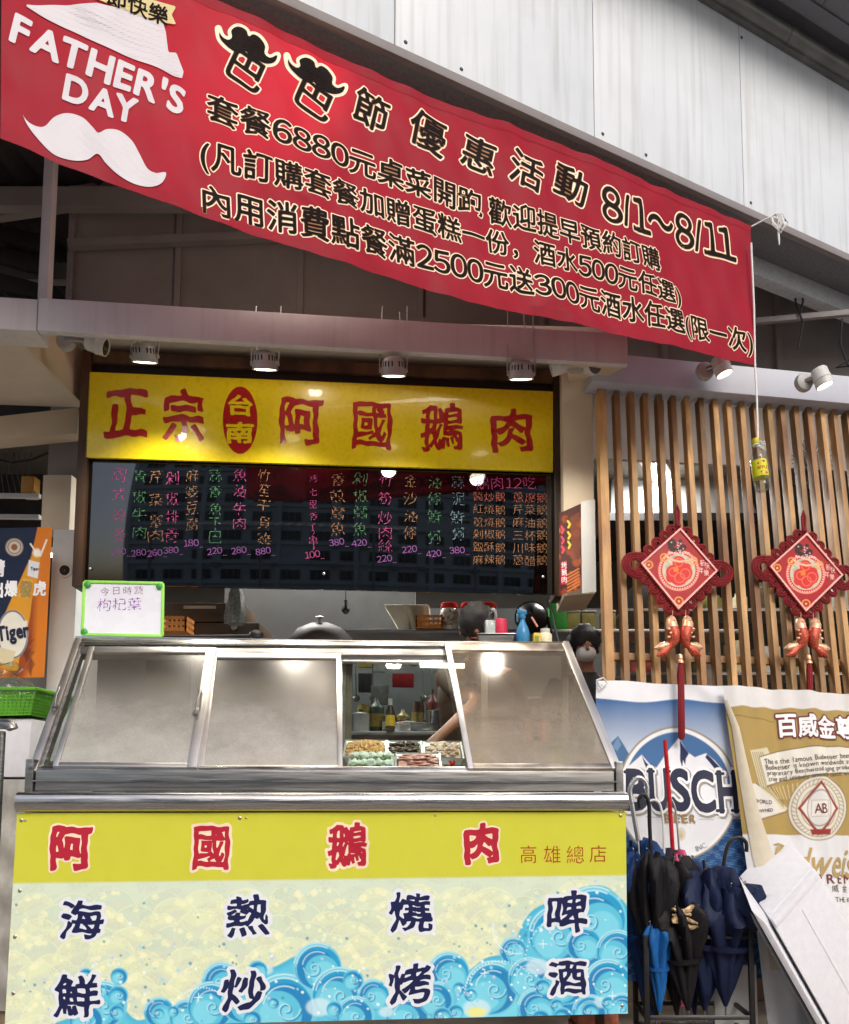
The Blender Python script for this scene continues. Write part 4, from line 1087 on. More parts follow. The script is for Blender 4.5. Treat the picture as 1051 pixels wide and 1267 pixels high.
for _ in range(300):
    x = rs.uniform(30, 770); base = 1195 - 95 * np.clip((x - 560) / 180, 0, 1) + 30 * (x < 90)
    y = base + rs.normal(0, 26) + 10
    C.disc(x, y, rs.uniform(.7, 2.2), [(70, 150, 170), (150, 220, 240), (235, 248, 252), (190, 200, 236)][rs.randint(4)], op=.85)
for _ in range(60): C.disc(rs.uniform(380, 775), rs.uniform(1190, 1255), rs.uniform(.8, 1.6), (240, 250, 254))
for cx, cy, r, a0, a1 in ((640, 1150, 30, 1.4, 3.4), (620, 1235, 46, 3.3, 5.6), (250, 1262, 40, 3.6, 5.8), (710, 1190, 60, 3.2, 4.6)):
    for a in np.arange(a0, a1, .09): C.disc(cx + r * math.cos(a), cy + r * math.sin(a), .8, (235, 248, 252))
for cx, cy in ((246, 1234), (672, 1168), (758, 1232), (600, 1204), (68, 1262)):
    C.line([(cx - 5, cy), (cx + 5, cy)], .9, (240, 250, 255)); C.line([(cx, cy - 5), (cx, cy + 5)], .9, (240, 250, 255))
al = np.clip((yb - Y) / 3 + .5, 0, 1)
C.blend(al, (204, 203, 66)); 
C.sheet(FC, 'print', M_PRINT, fp, n=.0012)
M_PRED = mat('panel_red', (178, 32, 54), .4, var=.05); M_PNAVY = mat('panel_navy', (22, 28, 74), .4, var=.05); M_PWH = mat('panel_white', (226, 230, 236), .4, var=.02); M_PPINK = mat('panel_pink', (246, 222, 190), .4)
def chars(lst, m1, o1, m2, o2, nm, br):
    for ch, bx in lst:
        if m1: a = MB(); glyph_box(a, FC, ch, bx, off=o1, n=.0018, res=50, brush=br); a.build(nm + '_outline', m1, fp, fixn=False)
        a = MB(); glyph_box(a, FC, ch, bx, off=o2(ch), n=.0026, res=60, brush=br); a.build(nm, m2, fp, fixn=False)
chars((('阿', (65, 1024, 112, 1074)), ('國', (241, 1023.5, 283, 1074)), ('鵝', (407, 1020, 454, 1072)), ('肉', (576.5, 1020, 615, 1067))), M_PPINK, .085, M_PRED, lambda c: .022 if c in '鵝國' else .04, 'red_character', .9)
chars((('海', (76, 1115, 127, 1160)), ('熱', (282, 1109, 333, 1157)), ('燒', (483, 1105, 534, 1152)), ('啤', (679, 1104, 726, 1154)), ('鮮', (70, 1207, 122, 1257)), ('炒', (276, 1201, 328, 1250)), ('烤', (482, 1194, 533, 1241)), ('酒', (679, 1190, 725, 1230))), M_PWH, .10, M_PNAVY, lambda c: .02, 'navy_character', 1.1)
chars((('高', (644, 1046, 664, 1068)), ('雄', (672.5, 1046, 694, 1068)), ('總', (701, 1046, 723, 1068)), ('店', (729.5, 1046, 750.5, 1067))), None, 0, mat('panel_thin_red', (178, 50, 24), .4), lambda c: -.010, 'small_red_character', 0)
for x, y in ((27, 1015), (32, 1015), (305, 1012), (297, 1012), (539, 1009), (768, 1009), (25, 1102), (19, 1159), (17, 1229), (21, 1119), (770, 1244)):
    u, v = H(x, y); r = .007 if (x + y) % 3 else .0045
    MB().lathe(FC.P(u, v, .001), FC.N, [(r, 0), (r, .002), (r * .6, .004), (0, .004)], 10).build('screw', M_BRONZE, fp, smooth=True)
M_BRICK = mat('brick', (150, 84, 62), .9, var=.3, scale=30, bump=.4)
bk = thing('brick_stack', 'reddish bricks under the right end of the counter', 'bricks', FC.P(uR0 - .1, 0, -.15))
for k in range(4):
    MB().box(FC, uR0 - .2 + (k % 2) * .01, uR0 - .02, .008 + k * .052, .056 + k * .052, -.25, -.1).build('brick', M_BRICK, bk, bevel=.004)

# ---- things on the counter top ---------------------------------------------------------------
# white board
M_GREENP = mat('lime_plastic', (150, 220, 90), .4, var=.05)
pw = FC.P(*H(152, 787, n_t - .04), n_t - .04)
wbF = Fr(pw, FC.U, (FC.N[0] * -.12, FC.N[1] * -.12, .99))
wb = thing('white_board', 'small lime framed whiteboard with purple handwriting standing on the left end of the counter', 'whiteboard', pw)
q = [(105, 720), (202, 722), (201, 787), (102, 785)]
Q(wbF, q, -.008, 0).build('sheet', mat('whiteboard', (228, 230, 238), .25, var=.02), wb)
for a, b in ((0, 1), (1, 2), (2, 3), (3, 0)):
    pa, pb = [wbF.P(*wbF.hit(*q[k])) for k in (a, b)]
    MB().beam(pa, pb, .014, .014, up=wbF.N).build('frame_strip', M_GREENP, wb, bevel=.003)
for k in (0, 1, 3):
    u, v = wbF.hit(*(np.array(q[k]) + ((4, 4) if k == 0 else (-4, 4) if k == 1 else (3, -3))))
    MB().lathe(wbF.P(u, v, .002), wbF.N, [(.016, 0), (.016, .006), (.010, .010), (0, .010)], 14).build('magnet', mat('green_magnet', (60, 150, 60), .4), wb, smooth=True)
mb = MB()
text_line(mb, wbF, '今日時蔬', (124, 732), (178, 730), off=-.01, n=.001, res=30, jit=.05, brush=.6, track=.15)
mb.build('small_handwriting', mat('purple_ink', (150, 80, 130), .5), wb, fixn=False)
mb = MB()
text_line(mb, wbF, '枸杞葉', (120, 748), (176, 747), off=-.012, n=.001, res=34, jit=.04, brush=.8)
mb.build('large_handwriting', mat('violet_ink', (140, 60, 170), .5), wb, fixn=False)
def top_pt(x, n): return FC.P(H(x, 790, n)[0], ztop + .005, n)
# spray bottle
c = top_pt(647, n_t - .12); sp1 = thing('spray_bottle', 'blue spray bottle standing on the counter top', 'bottle', c)
M_BLUEP = mat('blue_plastic', (60, 140, 190), .3, var=.06, trans=.3)
MB().lathe(c, (0, 0, 1), [(0, 0), (.032, 0), (.036, .01), (.036, .07), (.030, .095), (.018, .12), (.012, .135), (.012, .15)], 24).build('bottle_body', M_BLUEP, sp1, smooth=True)
MB().lathe(c + (0, 0, .148), (0, 0, 1), [(.015, 0), (.015, .018), (.010, .022), (0, .022)], 16).build('collar', M_BLUEP, sp1, smooth=True)
MB().prism([c + np.array(p) for p in ((-.03, -.009, .172), (.022, -.009, .168), (.018, -.009, .19), (-.026, -.009, .196))], [c + np.array(p) for p in ((-.03, .009, .172), (.022, .009, .168), (.018, .009, .19), (-.026, .009, .196))]).build('spray_head', M_BLUEP, sp1, bevel=.003)
MB().tube([c + (-.016, 0, .172), c + (-.028, 0, .15), c + (-.026, 0, .13)], .004, 8).build('trigger', M_BLUEP, sp1, smooth=True)
# steel tray
c = top_pt(614, n_t - .12); ty = thing('steel_tray', 'shallow steel tray on the counter top behind the right pane', 'tray', c)
a, b_ = top_pt(592, n_t - .12), top_pt(636, n_t - .12); wx = (b_ - a)[0]
mb = MB().prism([c + (-wx / 2 + .012, -.05, 0), c + (wx / 2 - .012, -.05, 0), c + (wx / 2 - .012, .05, 0), c + (-wx / 2 + .012, .05, 0)], [c + (-wx / 2, -.06, .05), c + (wx / 2, -.06, .05), c + (wx / 2, .06, .05), c + (-wx / 2, .06, .05)])
mb.build('pan', M_STEELD, ty, bevel=.004); MB().cbox(c + (0, 0, .054), (wx + .012, .135, .005)).build('rim', M_STEELH, ty, bevel=.002)
# plastic bag in the tray
def crumple(base, r, h, m, name, label, cat, seed=1, seg=26, par=None):
    rg = np.random.RandomState(seed); pr = [(r * .5, 0), (r, h * .15), (r * 1.05, h * .4), (r * .7, h * .62), (r * .3, h * .75), (r * .2, h * .8), (r * .45, h), (r * .3, h * 1.08)]
    ph = rg.uniform(0, 6, 8)
    o = MB().lathe(base, (0, 0, 1), pr, seg, mod=lambda q, hh, t, i: (q * (1 + .22 * math.sin(3 * t + ph[i]) + .14 * math.sin(7 * t + ph[i] * 2)), hh + .06 * h * math.sin(2 * t + ph[i]) * (i > 0))).build(name, m, par, smooth=True)
    if par is None: tag(o, label, cat)
    return o
crumple(c + (-.03, 0, .06), .03, .13, M_PLASTIC, 'plastic_bag', 'clear plastic bag with white napkins standing in the steel tray', 'bag', 3)
tag(MB().cbox(c + (-.03, 0, .10), (.05, .03, .07), .3).build('napkin_pack', M_WHITEP, bevel=.006), 'white napkins inside the clear bag on the steel tray', 'napkins')
# red cup upside down
c = top_pt(619, n_t - .2) + (0, 0, .03)
tag(MB().lathe(c, (0, 0, 1), [(.045, 0), (.047, .005), (.036, .125), (.030, .128), (0, .128)], 24).build('plastic_cup', mat('pink_red_plastic', (200, 50, 80), .4), smooth=True), 'pinkish red plastic cup upside down beside the blue spray bottle', 'cup')
# yellow box and white jar
c = top_pt(664, n_t - .1)
tb = thing('tea_box', 'small yellow and white box beside the blue spray bottle', 'box', c)
MB().cbox(c + (0, 0, .033), (.035, .05, .066), .1).build('carton', mat('yellow_card', (210, 180, 50), .5, var=.15, scale=40), tb, bevel=.002)
MB().cbox(c + (.0, -.026, .03), (.02, .002, .04), .1).build('label', mat('green_card', (120, 130, 50), .5), tb)
c = top_pt(675, n_t - .1)
jr = thing('seasoning_jar', 'cream labelled jar with a clear lid at the right end of the counter top', 'jar', c)
MB().lathe(c, (0, 0, 1), [(0, 0), (.032, 0), (.034, .006), (.034, .06), (.028, .068), (0, .068)], 22).build('jar_body', mat('cream_label', (214, 205, 170), .4, var=.2, scale=50), jr, smooth=True)
MB().lathe(c + (0, 0, .069), (0, 0, 1), [(.022, 0), (.024, .004), (.024, .022), (0, .024)], 18).build('lid', M_WHITEP, jr, smooth=True)
MB().tube([c + (-.04, -.01, .1), c + (-.07, -.01, .15)], .005, 8).build('stick', mat('pink_stick', (200, 140, 120), .5), jr)
# ladle lying on the top shelf at left
a, b_ = top_pt(205, n_t - .15) + (0, 0, .03), top_pt(310, n_t - .12) + (0, 0, .035)
ld_ = thing('ladle', 'black ladle lying behind the top edge of the counter', 'ladle', a)
MB().tube([a, b_], .008, 8).build('handle', M_BLACKM, ld_, smooth=True)
MB().ball(b_ + (.03, 0, .005), .036, 14, 8, (1, 1, .7)).build('bowl', M_BLACKM, ld_, smooth=True)

# ---- food trays in the case --------------------------------------------------------------------
zw = zbase - .048
M_TRAYS = mat('tray_steel', (.78, .78, .77), .35, metal=.85, var=.05)
def food_tray(x0, x1, y, n, hgt, label, foodfn, flabel, fname):
    ua, ub = H(x0, y, n)[0], H(x1, y, n)[0]; ym = H((x0 + x1) / 2, y, n)[1]
    b0 = FC.P((ua + ub) / 2, zw, n); t = thing('food_tray', label, 'tray', b0)
    wu = (ub - ua) / 2; dn = .085; zt_ = ym
    bot = [FC.P((ua + ub) / 2 + i * wu * .86, zt_ - .035 - j * dn * .4, n + j * dn * .8) for i, j in ((-1, 1), (1, 1), (1, -1), (-1, -1))]
    topp = [FC.P((ua + ub) / 2 + i * wu, zt_ - j * dn * .5, n + j * dn) for i, j in ((-1, 1), (1, 1), (1, -1), (-1, -1))]
    m_ = MB(); m_.add(bot + topp, [(0, 1, 2, 3), (0, 1, 5, 4), (1, 2, 6, 5), (2, 3, 7, 6), (3, 0, 4, 7)]); m_.build('pan', M_TRAYS, t)
    for i in range(4): MB().beam(topp[i], topp[(i + 1) % 4], .008, .005).build('rim', M_TRAYS, t)
    foodfn(FC, (ua + ub) / 2, n, zt_ - .004, wu * .88, dn * .8)
def heap(name, label, m, cnt, r, sc=(1, 1, .7), hgt=.026, lumps=None):
    def fn(F, u, n, z, wu, dn):
        mb_ = MB()
        for _ in range(cnt):
            a, b2 = random.uniform(-1, 1), random.uniform(-1, 1)
            mb_.ball(F.P(u + a * wu, z - b2 * dn * .5 + hgt * (1 - (a * a + b2 * b2) / 2) - .004, n + b2 * dn), r * random.uniform(.7, 1.3), 6, 4, sc)
        P_ = np.array([[F.P(u + a * wu, z - b2 * dn * .5 - .004 + hgt * .6 * (1 - (a * a + b2 * b2) / 2), n + b2 * dn) for a in np.linspace(-1, 1, 6)] for b2 in np.linspace(-1, 1, 6)]); mb_.grid(P_)
        tag(mb_.build(name, m, smooth=True, fixn=False), label, 'food', kind='stuff')
    return fn
food_tray(427, 478, 926, -.44, .03, 'steel tray of peanuts at the back left of the clear pane', heap('peanuts', 'tan peanuts heaped in the back left tray', mat('peanut', (206, 160, 100), .6, var=.25, scale=90), 240, .006, (1.4, 1, 1)), '', '')
food_tray(480, 522, 927, -.44, .03, 'steel tray with dark brown pieces behind the clear pane', heap('dark_snack', 'dark brown food pieces in the middle back tray', mat('dark_food', (80, 60, 44), .5, var=.5, scale=60), 60, .010), '', '')
food_tray(525, 572, 928, -.44, .03, 'steel tray with pale food at the back right of the clear pane', heap('pale_food', 'pale slices in the back right tray', mat('pale_food', (214, 190, 170), .5, var=.2, scale=60), 70, .011), '', '')
def cabb(F, u, n, z, wu, dn):
    mg, mw_ = MB(), MB()
    for i in range(5):
        for j in range(2):
            cc = F.P(u + (i - 2) * wu * .42, z + .008 - (j - .5) * dn * .5, n + (j - .5) * dn)
            mw_.ball(cc + (0, 0, .012), .019, 14, 9, (1.1, 1, .85)); hv = mw_.v[-1]; ct = hv.mean(0)
            for q in range(len(hv)): hv[q] = ct + (hv[q] - ct) * (1 + .55 * noise.noise(Vector(hv[q] * 70 + i * 3)) + .25 * noise.noise(Vector(hv[q] * 190)))
            for _ in range(12): mg.ball(cc + np.array((random.uniform(-.02, .02), random.uniform(-.025, -.005), random.uniform(-.018, .0))), .010, 6, 4, (1, .5, .8))
    tag(mw_.build('cabbage_balls', mat('cabbage_white', (232, 236, 222), .5, var=.12, scale=40, bump=.3), smooth=True), 'white green cabbage rolls in the front left tray', 'food', kind='stuff')
    tag(mg.build('leafy_greens', mat('leaf_green', (110, 130, 80), .6, var=.5, scale=60), smooth=True), 'dark green leaves under the cabbage rolls', 'food', kind='stuff')
food_tray(432, 487, 944, -.22, .03, 'steel tray of cabbage rolls at the front of the clear pane', cabb, '', '')
food_tray(490, 545, 943, -.22, .03, 'steel tray of sliced pink meat at the front of the clear pane', heap('sliced_meat', 'pink and white slices of meat in the front tray', mat('pink_meat', (214, 160, 146), .4, var=.35, scale=50), 70, .012, (1.6, 1, .3)), '', '')
crumple(FC.P(H(560, 945, -.2)[0], zw, -.2), .03, .085, mat('red_bag', (214, 40, 34), .35, var=.15), 'red_bag', 'small red plastic bag among the food trays', 'bag', 8)
crumple(FC.P(H(425, 946, -.14)[0], zw, -.14), .015, .03, mat('red_bag2', (190, 70, 40), .35, var=.15), 'chilli_bag', 'small reddish packet at the left of the cabbage rolls', 'packet', 5)
# goods behind the right misted pane and left misted panes
M_LIL = mat('lilac_pack', (170, 172, 214), .5, var=.1); M_LIME = mat('lime_veg', (140, 170, 50), .6, var=.2, scale=20)
tag(MB().cbox(FC.P(H(640, 930, -.3)[0], zw + .06, -.3), (.22, .18, .1), .08).build('lilac_package', M_LIL, bevel=.012), 'blurred lilac package behind the right misted pane', 'package')
tag(MB().cbox(FC.P(H(592, 925, -.34)[0], zw + .065, -.34), (.07, .16, .12), .0).build('yellow_package', mat('yellow_pack', (214, 196, 60), .5), bevel=.012), 'blurred yellow package left of the lilac one behind the misted pane', 'package')
crumple(FC.P(H(690, 930, -.3)[0], zw, -.3), .075, .16, M_LIME, 'green_vegetable_bag', 'blurred green bundle behind the right misted pane', 'vegetables', 11)
crumple(FC.P(H(728, 938, -.2)[0], zw, -.2), .05, .08, mat('cream_bag', (206, 200, 150), .5), 'cream_bag', 'pale bag in the lower right corner of the display case', 'bag', 12)
for k, (x, cc_) in enumerate(((120, (200, 205, 200)), (180, (205, 195, 190)), (300, (214, 150, 140)), (340, (205, 120, 110)), (380, (214, 205, 196)))):
    crumple(FC.P(H(x, 930, -.34)[0], zw, -.34), .085, .13, mat('case_pack_%d' % k, cc_, .5), 'wrapped_food', ('pale wrapped food at the far left of the misted case', 'second pale wrapped bundle in the left misted pane', 'pinkish wrapped food left in the second misted pane', 'reddest wrapped food in the second misted pane', 'whitish wrapped food at the right of the second misted pane')[k], 'food', 20 + k)

# ================================================================== KITCHEN INSIDE
def shelf_pt(x, y, d): return at(x, y, d)
zsh = at(650, 781, 5.1)[2]
sh = thing('steel_shelf', 'long steel wall shelf of jars and boxes under the menu board', 'shelf', at(640, 781, 5.1))
MB().cbox((at(640, 781, 5.1)[0] + .1, 5.2, zsh - .012), (2.6, .34, .022)).build('shelf_board', M_STEELD, sh, bevel=.003)
for x in (-.1, 1.3): MB().cbox((at(640, 781, 5.1)[0] + x, 5.36, zsh - .9), (.035, .035, 1.8)).build('upright', M_STEELD, sh)
zs2 = at(650, 808, 5.1)[2]
MB().cbox((at(640, 808, 5.1)[0] + .35, 5.2, zs2 - .3), (1.7, .34, .022)).build('shelf_board', M_STEELD, sh, bevel=.003)
wallp = struct(MB().cbox((at(395, 760, 5.6)[0], 5.65, 2.62), (1.35, .06, .92)), 'grey_partition', mat('grey_partition', (158, 160, 160), .45, var=.06, dirt=.15))
# jars with red lids
M_JG = mat('jar_glass', (190, 190, 180), .15, var=.4, scale=30)
for k, x in enumerate((556, 581, 604)):
    c = at(x, 778, 5.08); c[2] = zsh
    t = thing('red_lid_jar', ('leftmost glass jar with a red lid on the kitchen shelf', 'middle glass jar with a red lid on the kitchen shelf', 'rightmost glass jar with a red lid on the kitchen shelf')[k], 'jar', c, 'jars with red lids on the kitchen shelf')
    MB().lathe(c, (0, 0, 1), [(0, 0), (.052, 0), (.058, .01), (.06, .1), (.056, .13), (.048, .14), (0, .14)], 22).build('glass_body', M_JG, t, smooth=True)
    MB().lathe(c + (0, 0, .141), (0, 0, 1), [(.052, 0), (.054, .004), (.054, .03), (.048, .034), (0, .034)], 22, mod=lambda r, h, tt, i: (r * (1 + .012 * math.sin(24 * tt)), h)).build('lid', M_REDPL, t, smooth=True)
    mb = MB()
    for _ in range(14): mb.ball(c + np.array((random.uniform(-.04, .04), -.045 + random.uniform(-.012, .004), random.uniform(.02, .12))), .013, 6, 4)
    mb.build('contents', mat('jar_food', (150, 130, 100), .5, var=.5, scale=60), t, smooth=True)
def crate(c, s, m, name, label, cat, weave=True, rz=0):
    t = thing(name, label, cat, c)
    x, y, z = s
    for i, j in ((0, -1), (0, 1), (-1, 0), (1, 0)):
        for q in range(3):
            MB().cbox(np.array(c) + (i * x / 2, j * y / 2, z * (.12 + .38 * q)), (x if i == 0 else .006, y if j == 0 else .006, z * .2)).build('band', m, t)
        for q in np.linspace(-.5, .5, 7):
            MB().cbox(np.array(c) + (i * x / 2 if i else q * x, j * y / 2 if j else q * y, z * .5), (.008, .008, z)).build('rib', m, t)
    MB().cbox(np.array(c) + (0, 0, .006), (x, y, .008)).build('bottom', m, t); return t
M_ORP = mat('orange_plastic', (200, 130, 60), .5)
c = at(532, 778, 5.05); c[2] = zsh; crate(c, (.16, .13, .08), M_ORP, 'plastic_basket', 'small orange plastic basket on the shelf left of the jars', 'basket')
for k, (x, z_, a) in enumerate(((505, .0, .35), (516, .0, .0), (524, .0, .1))):
    c = at(x, 778, 5.15); c[2] = zsh
    o = MB().prism([c + (-.05, -.05, 0), c + (.05, -.05, 0), c + (.05, .05, 0), c + (-.05, .05, 0)], [c + (-.08 - a * .2, -.07, .17), c + (.06 - a * .2, -.07, .17), c + (.06 - a * .2, .07, .17), c + (-.08 - a * .2, .07, .17)]).build('foam_container', mat('cream_container', (214, 212, 190), .5), bevel=.01)
    tag(o, ('leftmost leaning white food container on the kitchen shelf', 'middle white food container on the kitchen shelf', 'white food container next to the orange basket')[k], 'container')
c = at(690, 781, 5.08); c[2] = zsh
tag(MB().prism([c + (-.06, -.05, 0), c + (.06, -.05, 0), c + (.06, .05, 0), c + (-.06, .05, 0)], [c + (-.05, -.04, .20), c + (.05, -.04, .20), c + (.05, .04, .20), c + (-.05, .04, .20)]).build('green_box', mat('green_plastic', (40, 160, 60), .4), bevel=.006), 'bright green plastic box on the shelf near the pillar', 'box')
for k, x in enumerate((708, 728, 752)):
    c = at(x, 781, 5.1); c[2] = zsh
    t = thing('storage_box', ('olive storage box on the shelf just right of the green box', 'olive storage box behind the hanging food poster', 'olive storage box behind the first wooden slat')[k], 'box', c)
    MB().cbox(c + (0, 0, .055), (.09, .1, .11)).build('box_body', mat('olive_box', (130, 124, 60), .5, var=.3, scale=20), t, bevel=.006); MB().cbox(c + (0, 0, .118), (.095, .105, .012)).build('lid', M_STEELD, t, bevel=.003)
# round black wok and wicker dome
def wok(c, r, label, axis=(0, -1, .1), name='hanging_wok'):
    t = thing(name, label, 'wok', c)
    MB().lathe(c, axis, [(r, 0), (r * .97, -.01), (r * .8, .03), (r * .4, .07), (0, .085)], 32).build('pan', M_BLACKM, t, smooth=True)
    MB().tube([np.array(c) + (r * .95, 0, 0), np.array(c) + (r * 1.15, 0, -.12)], .012, 8).build('handle', M_BLACK, t, smooth=True); return t
wok(at(658, 764, 4.9), .105, 'round black wok hanging behind the blue spray bottle')
c = at(397, 800, 4.9)
t = thing('wok_lid', 'large dark domed wok lid against the grey partition', 'lid', c)
MB().lathe(c - (0, 0, .05), (0, -.25, 1), [(.22, 0), (.215, .03), (.19, .10), (.13, .165), (.05, .195), (0, .198)], 32).build('dome', mat('dark_dome', (40, 30, 25), .6, var=.3, scale=12, metal=.3), t, smooth=True)
MB().lathe(c + (0, -.05, .145), (0, -.25, 1), [(.012, 0), (.012, .02), (.026, .03), (0, .035)], 14).build('knob', M_STEELD, t, smooth=True)
# hanging bulb
c = at(428, 748, 5.4)
t = thing('hanging_bulb', 'unlit bulb hanging on a wire before the grey partition', 'bulb', c)
MB().lathe(c, (0, 0, -1), [(.012, -.03), (.014, 0), (.028, .03), (.028, .045), (.012, .065), (0, .068)], 16).build('bulb_glass', M_BLACKM, t, smooth=True); MB().tube([c + (0, 0, .02), c + (0, 0, 1.2)], .003, 6).build('wire', M_BLACK, t)
# left appliances behind the white board
M_BROWNB = mat('brown_appliance', (74, 58, 44), .4, var=.15, dirt=.2)
c = at(245, 790, 4.9); t = thing('oven', 'dark brown oven with a pale name plate behind the white board', 'oven', c)
MB().cbox(c + (0, .2, .17), (.52, .35, .12)).build('upper_case', M_BROWNB, t, bevel=.01); MB().cbox(c + (.12, .2, .02), (.5, .35, .17)).build('lower_case', M_BROWNB, t, bevel=.01)
MB().cbox(c + (0, .02, .2), (.2, .004, .02)).build('name_plate', mat('plate', (160, 156, 140), .4), t)
MB().lathe(c + (.22, .02, .07), (0, -1, 0), [(.02, 0), (.018, .02), (0, .02)], 14).build('knob', M_STEELD, t)
c = at(218, 784, 4.7); crate(c, (.16, .14, .09), M_ORP, 'bamboo_basket', 'woven tan basket between the white board and the ladle', 'basket')
c = at(292, 740, 4.75)
o = MB().lathe(c - (0, 0, .16), (0, 0, 1), [(.05, 0), (.055, .05), (.05, .12), (.04, .18), (.02, .24), (0, .25)], 24, mod=lambda r, h, t, i: (r * (1 + .18 * math.sin(5 * t + i) + .1 * math.sin(9 * t)), h)).build('checked_cloth', mat('check_cloth', (120, 122, 118), .9, var=.5, scale=120), smooth=True)
tag(o, 'grey checked cloth hanging beside the brown oven', 'cloth')
# rack of clutter seen through the clear pane
zt1 = at(490, 905, 5.3)[2]
tbl = thing('work_table', 'steel work table at the back of the kitchen seen through the clear pane', 'table', at(490, 905, 5.3))
MB().cbox((at(500, 905, 5.3)[0], 5.5, zt1 - .02), (2.6, .6, .03)).build('table_top', M_STEELD, tbl, bevel=.004)
for sx in (-1.2, 1.2):
    for y in (5.25, 5.75): MB().cbox((at(500, 905, 5.3)[0] + sx, y, (zt1 - .03 + .15) / 2), (.04, .04, zt1 - .19)).build('leg', M_STEELD, tbl)
cl = [(430, 'enamel_pot', (60, 90, 96)), (446, 'enamel_pot', (150, 150, 150)), (505, 'enamel_pot', (196, 196, 196)), (525, 'enamel_pot', (170, 172, 176)), (545, 'enamel_pot', (90, 90, 92))]
for k, (x, nm, cc_) in enumerate(cl):
    c = at(x, 903, 5.35); c[2] = zt1 - .004; r = (.05, .06, .09, .12, .07)[k]
    t = thing('cooking_pot', ('teal cooking pot at the left of the kitchen work table', 'grey cooking pot beside the teal one', 'pale wide pot in the middle of the work table', 'widest shiny pot on the work table', 'dark pot at the right of the work table')[k], 'pot', c)
    h = (.1, .12, .06, .05, .14)[k]
    MB().lathe(c, (0, 0, 1), [(0, 0), (r * .9, 0), (r, .01), (r, h), (r * 1.06, h + .004), (r * .95, h + .006), (0, h + .02)], 22).build('pot_body', mat('pot_%d' % k, cc_, .25, metal=.6 if k > 1 else 0), t, smooth=True)
    MB().lathe(c + (0, 0, h + .018), (0, 0, 1), [(.01, 0), (.015, .015), (0, .02)], 10).build('knob', M_BLACKM, t, smooth=True)
rg2 = random.Random(12)
for k in range(16):
    x_ = 428 + k * 18.5 + rg2.uniform(-4, 4); c = at(x_, 900, 5.5 + rg2.uniform(-.12, .15)); c[2] = zt1 - .004; hh_ = rg2.uniform(.1, .34); cc_ = rg2.choice([(150, 60, 46), (60, 84, 60), (176, 170, 150), (190, 160, 70), (40, 44, 60), (110, 74, 50), (200, 200, 196)])
    rr_ = rg2.uniform(.03, .055)
    t = thing('condiment_tin' if k % 2 else 'squeeze_bottle', '%s on the kitchen work table, %s from the left of the row' % (('tin' if k % 2 else 'squeeze bottle'), 'first second third fourth fifth sixth seventh eighth ninth tenth eleventh twelfth thirteenth fourteenth fifteenth sixteenth'.split()[k]), 'tin' if k % 2 else 'bottle', c, 'tins and bottles along the kitchen work table')
    MB().lathe(c, (0, 0, 1), [(0, 0), (rr_, 0), (rr_, hh_ * .7), (rr_ * .9, hh_ * .75)] + ([(rr_ * .9, hh_ * .8), (0, hh_ * .8)] if k % 2 else [(rr_ * .35, hh_ * .86), (rr_ * .2, hh_), (0, hh_)]), 14).build('vessel', mat('tin_%d' % (k % 7), tuple(int(q * .6) for q in cc_), .4, var=.3, scale=40), t, smooth=True)
    MB().lathe(c, (0, 0, 1), [(rr_ * 1.02, hh_ * .2), (rr_ * 1.02, hh_ * .55)], 14).build('label', mat('tin_label_%d' % (k % 3), ((130, 126, 112), (120, 44, 36), (130, 112, 50))[k % 3], .5, var=.4, scale=70), t)
c = at(483, 900, 5.2); c[2] = zt1 - .004
t = thing('sauce_bottle', 'clear sauce bottle with white neck and yellow label on the work table', 'bottle', c)
MB().lathe(c, (0, 0, 1), [(0, 0), (.028, 0), (.03, .01), (.03, .12), (.012, .17), (.012, .2), (0, .2)], 16).build('bottle_body', mat('sauce', (70, 60, 40), .2), t, smooth=True)
MB().lathe(c + (0, 0, .16), (0, 0, 1), [(.0135, 0), (.0135, .05), (0, .05)], 12).build('cap', M_WHITEP, t); MB().lathe(c, (0, 0, 1), [(.0305, .03), (.0305, .1)], 16).build('label', mat('yellow_card', (0, 0, 0)), t)
hr = thing('hanging_rack', 'wall rack with coloured baskets and utensils at the back of the kitchen', 'rack', at(470, 820, 6.0))
MB().beam(at(415, 812, 6.0), at(570, 813, 6.0), .02, .02).build('rail', M_STEELD, hr)
for x, y, w_, h_, cc_ in ((452, 818, .10, .10, (190, 176, 60)), (470, 822, .09, .12, (170, 176, 176)), (499, 842, .16, .10, (150, 24, 30)), (494, 816, .07, .08, (60, 150, 70)), (486, 818, .05, .07, (60, 60, 120)), (512, 818, .05, .07, (50, 130, 90)), (452, 845, .10, .14, (50, 50, 52)), (432, 838, .05, .2, (120, 120, 116)), (470, 860, .13, .14, (120, 124, 120))):
    MB().cbox(at(x, y, 5.95), (w_, .06, h_), .1).build('container', mat('c%d_%d' % (x, y), cc_, .45, var=.2, scale=30), hr, bevel=.008)
for x in (440, 461, 523, 533, 556):
    MB().tube([at(x, 813, 5.97), at(x + 1, 860, 5.97)], .004, 6).build('utensil', M_STEELD, hr); MB().ball(at(x + 1, 864, 5.97), .028, 10, 6, (1, .5, 1)).build('utensil_head', M_STEELD, hr, smooth=True)
struct(MB().cbox((at(560, 840, 6.6)[0], 6.6, 1.9), (2.6, .05, 1.5)), 'tiled_splashback', mat('splash_steel', (70, 72, 72), .4, metal=.2, var=.15, scale=4, dirt=.5))
M_TUBE2 = M_TUBE
